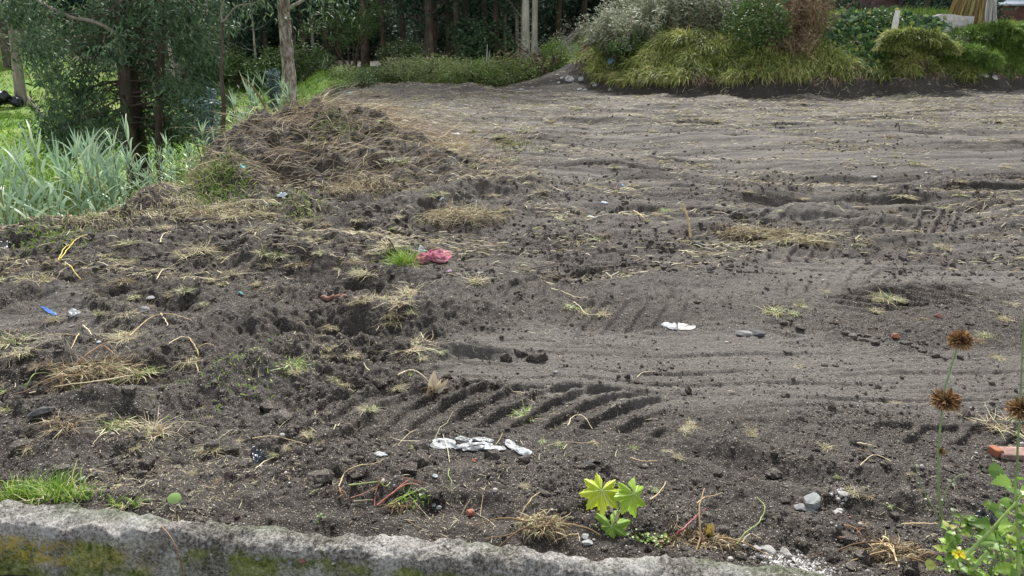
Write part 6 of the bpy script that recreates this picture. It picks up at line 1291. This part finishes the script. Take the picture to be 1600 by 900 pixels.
# cracked clods in a little line
rg = np.random.RandomState(1450)
for i, (u, v) in enumerate([(1322,521),(1333,526),(1342,531),(1352,533),(1363,531),(1372,527),(1380,532),(1390,530),(1408,536),(1420,538),(1430,543),(1440,549),(1340,523),(1355,526),(1368,536),(1452,555),(1462,558),(1475,560),(1300,505),(1235,500),(1225,505),(1250,512),(1495,495),(1508,500),(1516,507)]):
    stone('soil_clod', autolabel('angular grey soil clod', u, v), 'soil clod', u, v, rg.uniform(11, 20), M['clod'], 1460+i, (.8, .45))['group'] = 'cracked soil clods in the graded field'
for i, (u, v, w) in enumerate([(1000,360,0),(915,735,30),(360,700,40),(500,750,40),(655,722,46),(640,735,34),(230,725,30),(330,700,34),(545,770,0),(676,772,34),(30,700,34),(95,735,24),(420,640,34),(820,720,24),(1210,742,30),(1130,830,24),(1300,870,30),(1250,850,24),(590,600,26),(440,655,36),(200,610,26),(560,745,24),(840,560,44),(815,553,30),(790,562,26)]):
    if w: stone('soil_clod', autolabel('rounded dark soil lump', u, v), 'soil clod', u, v, w, M['clod'], 1500+i, (.8, .5), 3, .35)['group'] = 'dark soil lumps near the kerb'
# crushed pale rubble at the kerb's broken end
def crushed():
    rg = np.random.RandomState(1550); mb = MB(); V, T = ICO[1]
    for (u, v, du, dv, n) in [(1235,880,45,12,420), (1205,868,24,8,120), (1320,772,22,14,90), (1270,893,60,8,240)]:
        for _ in range(n):
            p = hit(u+rg.normal(0, du*.5), v+rg.normal(0, dv*.5)); s = math.exp(rg.uniform(math.log(.0015), math.log(.008))); mb.add(p+V*s*rg.uniform(.5, 1.3, (12, 3))[:len(V)] if len(V) == 12 else p+V*s, t=T, a=rg.rand())
    m, t_, o_ = newmat('crushed_concrete'); g = NG(t_); g.out(o_, g.ramp(g.attr('rnd'), [(0, (.16, .15, .14)), (.5, (.42, .41, .40)), (1, (.66, .65, .64))]), .85)
    tag(mb.build('crushed_rubble', m, smooth=False), kind='stuff')
    for i, (u, v, w) in enumerate([(1200,862,22),(1183,858,14),(1228,866,18),(1165,855,10)]): stone('rubble', ['largest grey rubble piece at the broken kerb end', 'small pale rubble piece near the root fibres', 'pale rubble piece on the crushed concrete', 'tiny rubble piece by the hooked stalk'][i], 'rubble', u, v, w, rubb, 1560+i, (.8, .6))
crushed()
# chips of concrete before the castor plant
for i, (u, v, w) in enumerate([(914,840,14),(918,850,16),(685,795,10),(678,790,8)]): stone('rubble', ['pale concrete chip on the kerb by the castor plant', 'larger pale concrete chip on the kerb by the castor plant', 'white crumb near the uprooted red weed', 'second white crumb near the uprooted red weed'][i], 'rubble', u, v, w, wst, 1570+i, (.8, .6))
# ---- plants near the kerb
def leafpoly(mb, c, axis, nrm, L, prof, K=9, M_=6, cup=.12, droop=.2, serr=0., a=.5, mi=0):
    """a broad leaf: c base, axis direction, nrm face normal, prof(t) half width"""
    axis = unit(np.array(axis, float)); nrm = np.array(nrm, float); nrm = unit(nrm-axis*(nrm@axis)); side = np.cross(axis, nrm); V = []
    for i in range(K+1):
        t = i/K; w = prof(t)*L
        for j in range(-M_, M_+1):
            s = j/M_; ww = w*(1+serr*math.sin(t*K*4.0)*(abs(s) > .9)); V.append(np.array(c)+axis*L*t*(1-droop*.3*t)+side*ww*s+nrm*(cup*abs(s)*w-droop*L*t*t))
    n = 2*M_+1; i = (np.arange(K)*n)[:, None]+np.arange(n-1)[None]; mb.add(V, q=np.stack([i, i+1, i+n+1, i+n], -1).reshape(-1, 4), a=a, mi=mi)
def palmate(mb, mr, c, nrm, up, R_, nl, rg, a, veins=True):
    """castor leaf: nl pointed toothed lobes round the petiole"""
    nrm = unit(np.array(nrm, float)); up = np.array(up, float); up = unit(up-nrm*(up@nrm)); sd = np.cross(up, nrm); N = 40*nl; th = np.linspace(-math.pi*.93, math.pi*.93, N); lob = (np.cos(th*nl/2/.93)+0)
    ph = ((th/(math.pi*.93)+1)/2*(nl)) % 1; tri = 1-np.abs(ph-.5)*2; big = .66+.34*np.cos(th*.5)**1.0; r = R_*big*(.62+.38*tri**1.15)*(1+.075*np.sign(np.sin(th*nl*5))*tri*(1-tri)*2)
    c = np.array(c); rings = 7; V = [c]; 
    for k in range(1, rings+1):
        f = k/rings; fold = .10*R_*f*(np.abs(ph-.5)*2-.5)*-1; z = fold-.28*R_*f*f+.03*R_*fbm(th*2+k, th*0, 2, int(a*99)); P = c+(np.cos(th)*r*f)[:, None]*up+(np.sin(th)*r*f)[:, None]*sd+z[:, None]*nrm; V.append(P)
    V = np.vstack([V[0][None]]+V[1:]); n0 = mb.n; t = [(0, i+1, i+2) for i in range(N-1)]; q = []
    for k in range(rings-1): b = 1+k*N; q += [(b+i, b+N+i, b+N+i+1, b+i+1) for i in range(N-1)]
    mb.add(V, q=q, t=t, a=a+.0*V[:, 0])
    if veins:
        for l in range(nl):
            thl = -math.pi*.93+(l+.5)/nl*2*math.pi*.93; rr = R_*(.62+.38*math.cos(thl*.5)); P = np.array([c+(math.cos(thl)*up+math.sin(thl)*sd)*rr*f*.93+nrm*(-.28*R_*f*f+.05*R_*f+.0015) for f in np.linspace(0, 1, 7)]); tube1(mr, P, np.linspace(.0012, .0003, 7), 4)
def castor():
    rg = np.random.RandomState(1600); base = hit(960, 832); root = thing('castor_seedling', 'castor bean seedling with three bright toothed leaves by the kerb', 'plant', base); Y = base[1]
    vein = plainmat('pale_vein', (.42, .52, .20), .5)
    lm = leafmat('castor_leaf', [(0, (.22, .42, .07)), (.5, (.34, .54, .06)), (1, (.62, .72, .06))], .42, .4, .5)
    ms = MB(); top = np.array([.01, .02, .07])
    for i, (u, v, dy, nrm, up, R_, nl, a) in enumerate([(940,766,.06,(-.1,-.75,.65),(-.3,-.25,-1),.068,8,.95), (990,772,.05,(.55,-.7,.5),(.1,-.3,-1),.066,7,.55), (955,822,-.0,(.05,-.75,.66),(.15,-.4,-1),.068,7,.22)]):
        R_ *= 1.25; c = at_depth(u, v, Y+dy)-base; mb = MB(); mv = MB(); palmate(mb, mv, c, nrm, up, R_, nl, rg, a); o = mb.build('leaf', lm, root); mv.build('veins', vein, o); P, r = limb(top*.6, c, .0028, .0016, rg, 8, .05, .1); tube1(ms, P, r, 6)
    P, r = limb((0, 0, -.03), top, .004, .003, rg, 5, .02); tube1(ms, P, r, 7); ms.build('stem', plainmat('castor_stem', (.45, .42, .24), .5), root)
castor()
def dried_leaf():
    rg = np.random.RandomState(1610); p = hit(1108, 838); root = thing('dried_leaf', 'folded dried yellow leaf standing beside the red stalk', 'leaf', p); mb = MB(); m = leafmat('dried_leaf', [(0, (.30, .20, .06)), (1, (.62, .50, .16))], .7, .2)
    for k in range(7): leafpoly(mb, (rg.normal(0, .004), rg.normal(0, .004), .0), (rg.normal(0, .35), rg.normal(0, .2), 1), rdir(rg, 1, -.1, .5)[0], rg.uniform(.035, .058), lambda t: .20*math.sin(math.pi*min(1, t*1.02+.02))**.7, 8, 4, rg.uniform(-.9, .9), rg.uniform(-.1, .5), 0, rg.rand())
    mb.build('blade', m, root)
dried_leaf()
def round_leaf():
    p = hit(233, 803); c = at_depth(272, 778, p[1]+.02)-p; root = thing('round_leaf_seedling', 'single pale round leaf on a thin bent stalk above the kerb', 'plant', p); ms = MB(); P = smooth_line_3([np.array([0, 0, -.01]), c*.5+np.array([0, 0, -.006]), c], 6); tube1(ms, P, np.full(len(P), .0013), 6); ms.build('stalk', plainmat('leafstalk', (.42, .46, .28), .5), root)
    mb = MB(); nrm = unit(np.array([.1, -.7, .7])); e1 = unit(np.cross(nrm, [0, 0, 1.])); e2 = np.cross(nrm, e1); K = 28; V = [c]; 
    for f in (.35, .7, 1): V += [c+.0235*f*((1+.04*math.sin(5*t))*(math.cos(t)*e1+.82*math.sin(t)*e2))-nrm*.003*f*f for t in np.arange(K)/K*2*math.pi]
    t = [(0, 1+i, 1+(i+1) % K) for i in range(K)]; q = [(1+b*K+i, 1+(b+1)*K+i, 1+(b+1)*K+(i+1) % K, 1+b*K+(i+1) % K) for b in (0, 1) for i in range(K)]; mb.add(V, q=q, t=t, a=.7); mb.build('leaf', leafmat('round_leaf', [(0, (.30, .50, .14)), (1, (.40, .60, .20))], .5, .3), root)
round_leaf()
def kerb_grass():
    for i, (u, v, n, w, L, lab) in enumerate([(90,775,190,.055,.13,'dense fresh grass clump growing behind the kerb'), (25,778,160,.055,.11,'spreading fresh grass clump at the kerb beside the denser one'), (60,780,120,.05,.09,'low grass between the two kerb clumps'), (178,790,16,.02,.09,'few thin grass blades behind the kerb'), (208,792,14,.015,.08,'wiry grass blades beside the thin ones behind the kerb'), (125,778,60,.025,.07,'small grass fringe at the end of the dense kerb clump')]):
        rg = np.random.RandomState(1620+i); p = hit(u, v); b = rg.normal(0, 1, (n, 3))*np.array([w, w*.45, 0]); d = np.stack([rg.normal(0, .5, n), rg.normal(0, .45, n), np.ones(n)], 1); z = terrain(b[:, 0]+p[0], b[:, 1]+p[1])-p[2]; b[:, 2] = z; P = grow(b, d, rg.uniform(.45, 1, n)*L, 7, rg.uniform(.3, 2., n), rg, .05)
        mb = MB(); ribbons(mb, P, sidev(P, rg, .5), .0023*rg.uniform(.8, 1.5, n)[:, None]*np.linspace(1, .12, 7)[None], rg.rand(n)); 
        root = thing('kerb_grass', lab, 'grass clump', p); mb.build('blades', M['fresh'], root, smooth=False); m = n//3+3; b = b[:m]; P = grow(b, d[:m]*np.array([1.5, 1.5, .6]), rg.uniform(.4, .9, m)*L, 6, 2, rg, .12); g = .003; P[..., 2] = np.maximum(P[..., 2], g); mb = MB(); ribbons(mb, P, sidev(P, rg, .5), .0014*np.linspace(1, .2, 6)[None]*np.ones((m, 1)), rg.rand(m)); mb.build('dry_blades', M['straw'], root, smooth=False)
kerb_grass()
def husk():
    rg = np.random.RandomState(1630); p = hit(680, 612); root = thing('corn_husk', 'torn pale corn husk standing in a dark hole with roots', 'corn husk', p); m = leafmat('husk', [(0, (.36, .26, .15)), (.6, (.66, .56, .40)), (1, (.62, .60, .56))], .7, .2)
    mb = MB()
    for k in range(17): leafpoly(mb, (rg.normal(0, .014), rg.normal(0, .01), .0), (rg.normal(.05, .38), rg.normal(.1, .25), 1), (rg.normal(0, .5), -1, .3), rg.uniform(.045, .105), lambda t: .13*math.sin(math.pi*min(.97, t*.9+.1))**.8, 9, 4, rg.uniform(-.6, .9), rg.uniform(-.1, .3), 0, rg.rand())
    mb.build('husk_leaves', m, root); mb = MB()
    for _ in range(26): P = grow(np.array([[rg.normal(0, .02), rg.normal(0, .015), .01]]), rdir(rg, 1, -.1, .7), rg.uniform(.03, .10), 6, 2.4, rg, .25); P[..., 2] = np.maximum(P[..., 2], .002); tubes(mb, P, np.linspace(.0016, .0006, 6)[None], 4)
    mb.build('roots', M['root'], root)
    stick('root', 'yellow root arching from the side of the corn husk', 'root', [(622,594),(640,592),(655,594),(672,605)], .0032, pale, .03, group=gs)
husk()
def red_weed():
    rg = np.random.RandomState(1640); p = hit(628, 790); root = thing('uprooted_weed', 'uprooted weed with red stalk and green stems by the kerb', 'weed', p)
    def L_(pts, r, dz): G = np.array([at_depth(u, v, p[1]+dz*(k/(len(pts)-1)))-p for k, (u, v) in enumerate(pts)]); G[:, 2] = np.maximum(G[:, 2], terrain(G[:, 0]+p[0], G[:, 1]+p[1])-p[2]+.004); return smooth_line_3(G, 5), r
    mb = MB()
    for pts, r in (([(590,790),(610,780),(635,769),(652,762)], .0042), ([(585,792),(588,785),(596,776)], .002), ([(628,745),(645,750),(665,755)], .002), ([(612,772),(628,757),(642,748)], .0022), ([(548,778),(575,768),(608,750)], .0018)): P, r = L_(pts, r, .10); tube1(mb, P, np.linspace(r, r*.6, len(P)), 6)
    mb.build('red_stems', plainmat('red_stem', (.30, .12, .085), .5, .3, 30), root); mb = MB()
    for pts in ([(607,797),(625,785),(648,773),(664,762)], [(610,797),(630,782),(640,765),(646,745)], [(612,798),(640,788),(662,775)], [(545,758),(570,755),(595,752)], [(590,750),(602,760),(612,772)]): P, r = L_(pts, .0028, .08); tube1(mb, P, np.linspace(r, r*.5, len(P)), 6)
    mb.build('green_stems', grn, root); mb = MB(); n = 60; b = np.stack([rg.uniform(-.01, .09, n), rg.uniform(-.01, .07, n), rg.uniform(.005, .03, n)], 1); leaf_cloud(mb, b, 1, .028, .0035, rg, .8, 3, .006); mb.build('leaves', M['fresh'], root, smooth=False)
    mb = MB()
    for _ in range(70): P = grow(np.array([[rg.normal(0, .02), rg.normal(0, .01), .004]]), rdir(rg, 1, -.1, .5), rg.uniform(.02, .07), 6, 2.2, rg, .3); P[..., 2] = np.maximum(P[..., 2], .002); tubes(mb, P, np.linspace(.0013, .0005, 6)[None], 4)
    mb.build('roots', M['root'], root)
red_weed()
for i, (u, v, n, s, lab) in enumerate([(1010,845,50,.035,'clover like green sprouts against the kerb'), (1040,850,40,.03,'small round leaved weeds on the kerb edge'), (500,814,10,.012,'small green leaf caught on the kerb edge'), (935,790,8,.012,'dark green leaflet behind the castor leaf')]):
    rg = np.random.RandomState(1650+i); p = hit(u, v); mb = MB()
    for _ in range(n):
        b = rg.normal(0, s, 3)*np.array([1, .5, 0])+np.array([0, 0, rg.uniform(.004, .025)]); leafpoly(mb, b, rdir(rg, 1, -.2, .5)[0], (0, -.4, 1), rg.uniform(.007, .013), lambda t: .45*math.sin(math.pi*min(1, t))**.6, 4, 2, .2, .1, 0, rg.rand())
        if rg.rand() < .5: tubes(mb, np.array([[[b[0]*.9, b[1]*.9, 0], b]]), np.array([[.0007, .0006]]), 4)
    tag(mb.build('sprouts', M['fresh'] if i < 2 else M['bush_bright'], loc=p), lab, 'sprouts', None, 'stuff' if i < 2 else None)
# ---- foreground plants with dry seed heads, at the end of the kerb
seedm = leafmat('seed_head', [(0, (.10, .05, .03)), (.35, (.26, .14, .07)), (.7, (.46, .30, .14)), (1, (.66, .50, .26))], .7, .1, .25)
stemg = plainmat('square_stem', (.20, .27, .12), .55, .25, 40)
def head(parent, c, r, rg, flat_=.85, n=620, a0=0.):
    mb = MB(); d = rdir(rg, n, -.75, 1); P = grow(np.array(c)+d*r*.25, d*np.array([1, 1, flat_]), r*rg.uniform(.6, .95, n), 4, .1, rg, .12); ribbons(mb, P, sidev(P, rg, 1), r*.05*np.array([.5, 1, 1.2, .5])[None]*np.ones((n, 1)), np.clip(rg.rand(n)*.8+a0+.15*(d[:, 2] < -.1), 0, 1)); rock(mb, c, (r*.42, r*.42, r*.38), 3, 2, .2, a=.05); return mb.build('seed_head', seedm, parent, smooth=False)
def stem_line(px, Y, O): return smooth_line_3([at_depth(u, v, Y)-O for u, v in px], 6)
def seed_plant(label, base, Y, main, heads, sides, seed):
    rg = np.random.RandomState(seed); b = at_depth(*base, Y); b[2] = H(b[0], Y); root = thing('seed_head_plant', label, 'plant', b); mb = MB(); P = stem_line(main, Y, b); P = np.vstack([[P[0][0], P[0][1], -.02], P]); tube1(mb, P, np.linspace(.0048, .0026, len(P)), 4)
    mb.build('stem', stemg, root, smooth=False)
    for (u, v, r, f) in heads: head(root, at_depth(u, v, Y)-b, r, rg, f)
    for pts in sides:
        mb = MB(); Q = stem_line(pts, Y, b); tube1(mb, Q, np.linspace(.0022, .0013, len(Q)), 5); o = mb.build('side_stem', stemg, root); ml = MB()
        for k in (2, len(Q)//2, len(Q)-1):
            for _ in range(4): leafpoly(ml, Q[k], rdir(rg, 1, -.2, .8)[0], rdir(rg, 1, .2, 1)[0], rg.uniform(.008, .018), lambda t: .34*math.sin(math.pi*min(1, t))**.7, 5, 2, .2, .3, 0, rg.rand())
        ml.build('leaves', M['greyweed'], o)
seed_plant('tall thin stem with two round brown seed heads before the graded soil', (1482,870), 2.12, [(1482,872),(1476,830),(1468,780),(1466,720),(1468,680),(1472,640),(1476,610),(1486,575),(1495,545)], [(1500,532,.0335,.75),(1478,627,.040,.55),(1471,706,.012,.9)], [[(1475,830),(1462,800),(1450,780),(1437,755),(1430,725)], [(1472,790),(1480,765),(1495,745),(1510,741)], [(1480,845),(1483,815),(1490,800)]], 1701)
seed_plant('seed head stem with an orange brown head cut by the frame edge', (1588,870), 1.98, [(1590,880),(1588,820),(1589,760),(1590,700),(1594,640),(1597,560),(1600,500)], [(1596,640,.036,.7)], [], 1702)
def weedy(label, name, stems, Y, seed, leafs, mat, lr=(.03, .055), r0=.004, cat='plant'):
    rg = np.random.RandomState(seed); b = at_depth(stems[0][0][0], stems[0][0][1], Y); b[2] = H(b[0], Y); root = thing(name, label, cat, b); prof = lambda t: .40*math.sin(math.pi*min(1, t**.62))**1.0*(1-.25*t)
    for s in stems:
        ms = MB(); P = stem_line(s, Y+rg.uniform(-.04, .04), b); tube1(ms, P, np.linspace(r0, r0*.5, len(P)), 6); o = ms.build('stem', stemg if r0 < .005 else plainmat('green_stem', (.28, .40, .12), .5, .2, 30), root)
        ml = MB()
        for k in range(2, len(P)):
            if rg.rand() < leafs:
                for sg in (-1, 1):
                    a = rg.uniform(0, 6.3); d = np.array([math.cos(a)*sg, math.sin(a)*sg*.7, rg.uniform(-.1, .7)]); L = rg.uniform(*lr); q = P[k]+d*.012; leafpoly(ml, q, d, (rg.normal(0, .3), -.5, 1), L, prof, 14, 4, rg.uniform(.0, .3), rg.uniform(.1, .4), .22, rg.rand()); tube1(ml, np.array([P[k], q]), np.array([.0009, .0009]), 4)
        if ml.n: ml.build('leaves', mat, o)
    return root, b
rt, b0 = weedy('thick green stem rising across the corner with toothed leaves', 'leafy_weed', [[(1505,872),(1540,838),(1570,805),(1605,765)], [(1515,895),(1545,860),(1575,830),(1605,800)], [(1590,905),(1592,860),(1588,800),(1586,750)]], 1.86, 1711, .35, M['fresh'], (.035, .06), .0062)
weedy('low bushy green weed with small toothed leaves in the corner by the kerb', 'leafy_weed', [[(1500,900),(1495,870),(1490,845),(1478,825)], [(1520,905),(1530,870),(1545,840)], [(1545,905),(1552,880),(1565,850)], [(1480,895),(1478,870),(1486,852)], [(1570,905),(1580,870),(1575,835)], [(1600,905),(1600,870),(1604,840)], [(1530,905),(1515,880),(1500,862)]], 1.93, 1712, .62, M['fresh'], (.018, .036), .003)
weedy('grey green weed of narrow stems behind the leafy corner plants', 'leafy_weed', [[(1490,880),(1496,840),(1502,815),(1510,805)], [(1500,880),(1520,835),(1528,815)], [(1560,880),(1565,830),(1556,790),(1552,790)]], 2.06, 1713, .5, M['bush_bright'], (.02, .04), .0025)
# single pale toothed leaf and the bristly head of the corner weed
def corner_bits():
    rg = np.random.RandomState(1720); p = at_depth(1520, 830, 1.88); p[2] = H(p[0], 1.88); root = thing('bristly_weed', 'bristly green seed ball on thin stems among the leafy corner plants', 'plant', p); mb = MB(); c = at_depth(1557, 838, 1.9)-p
    n = 260; d = rdir(rg, n, -1, 1); P = grow(c+d*.004, d, rg.uniform(.014, .026, n), 4, .2, rg, .1); ribbons(mb, P, sidev(P, rg, 1), .0012*np.array([1, 1, .8, .2])[None]*np.ones((n, 1)), rg.rand(n)); mb.build('bristles', M['fresh'], root, smooth=False)
    mb = MB()
    for (u, v) in ((1530,905),(1550,908),(1572,905)): P = smooth_line_3([at_depth(u, v, 1.9)-p, (at_depth(u, v, 1.9)-p)*.5+c*.5+np.array([.004, 0, 0]), c], 5); tube1(mb, P, np.full(len(P), .0022), 6)
    mb.build('stem', stemg, root)
    # yellow flower on its stalk
    f = at_depth(1497, 866, 1.82); g0 = np.array([f[0]+.03, 1.95, H(f[0], 1.95)]); rt = thing('yellow_flower', 'ragged yellow flower low among the leafy corner plants', 'flower', g0); c = f-g0; mb = MB(); P = smooth_line_3([np.zeros(3), c*.5+np.array([.01, 0, 0]), c-np.array([0, 0, .004])], 5); tube1(mb, P, np.full(len(P), .0013), 6); mb.build('stalk', stemg, rt); mb = MB()
    for k in range(9):
        a = k/9*2*math.pi+rg.normal(0, .15); d = np.array([math.cos(a), math.sin(a)*.5-.2, .25+.3*math.sin(a)]); leafpoly(mb, c, d, (0, -.6, 1), rg.uniform(.014, .021), lambda t: .26*(t+.15)**.5*(1 if t < .9 else .7), 5, 2, .2, .15, 0, rg.rand())
    mb.build('petals', leafmat('petal', [(0, (.78, .62, .02)), (1, (.85, .74, .05))], .5, .3), rt); mb = MB(); rock(mb, c+np.array([0, -.002, .003]), (.004, .004, .004), 2, 2); mb.build('flower_centre', plainmat('flower_centre', (.45, .28, .03), .7), rt)
    # two loose leaves that stand out
    for (u, v, L, ax, nr, a, lab, nm) in [(1445,882,.040,(1,.0,-.05),(0,-.7,.7),.95,'pale yellow green oval leaf beside the yellow flower','single_leaf'), (1543,735,.060,(1,0,-.12),(0,-.75,.6),.25,'broad green toothed leaf reaching from the frame edge','broad_leaf'), (1546,792,.040,(1,.0,-.25),(0,-.7,.6),.35,'lone green leaf over the black plastic lump','single_leaf')]:
        q = at_depth(u, v, 1.93); e = at_depth(u+50, v+22, 1.95); b = np.array([e[0]+.01, 1.95, H(e[0], 1.95)]); r3 = thing('leaf_sprig', lab, 'leaf', b); mb = MB(); leafpoly(mb, q-b, ax, nr, L, lambda t: .40*math.sin(math.pi*min(1, t**.8))**.8, 16, 5, .15, .15, .16, a); mb.build(nm, M['fresh'], r3); mb = MB(); s = q-b+unit(np.array(ax, float))*L*.92+np.array([0, 0, -.015*L/.06]); P = smooth_line_3([s, s*.5+np.array([.012, 0, .01]), np.zeros(3)], 5); tube1(mb, P, np.full(len(P), .0014), 5); mb.build('leaf_stalk', stemg, r3)
corner_bits()

# dead root hanging over the kerb's face
def kerb_root():
    s0 = .77; base = CURB_A+CD*s0; Yf = base[1]-.112
    pts = [at_depth(252, 822, Yf+.07), at_depth(266, 838, Yf+.02), at_depth(275, 856, Yf-.004), at_depth(281, 875, Yf-.006), at_depth(287, 905, Yf-.004)]
    O = pts[0].copy(); mb = MB(); rg = np.random.RandomState(5); P = smooth_line_3(np.array(pts)-O, 5); tube1(mb, P, np.linspace(.002, .0014, len(P)), 6)
    for _ in range(9):
        q = P[rg.randint(6, len(P))]; Q = grow(q[None], np.array([[rg.normal(0, .8), -.25, rg.normal(-.3, .5)]]), rg.uniform(.01, .035), 5, 1.5, rg, .3); tubes(mb, Q, np.linspace(.0011, .0005, 5)[None], 4)
    tag(mb.build('root', brn, loc=O), 'thin dead root trailing down the mossy face of the kerb', 'root', gs)
kerb_root()
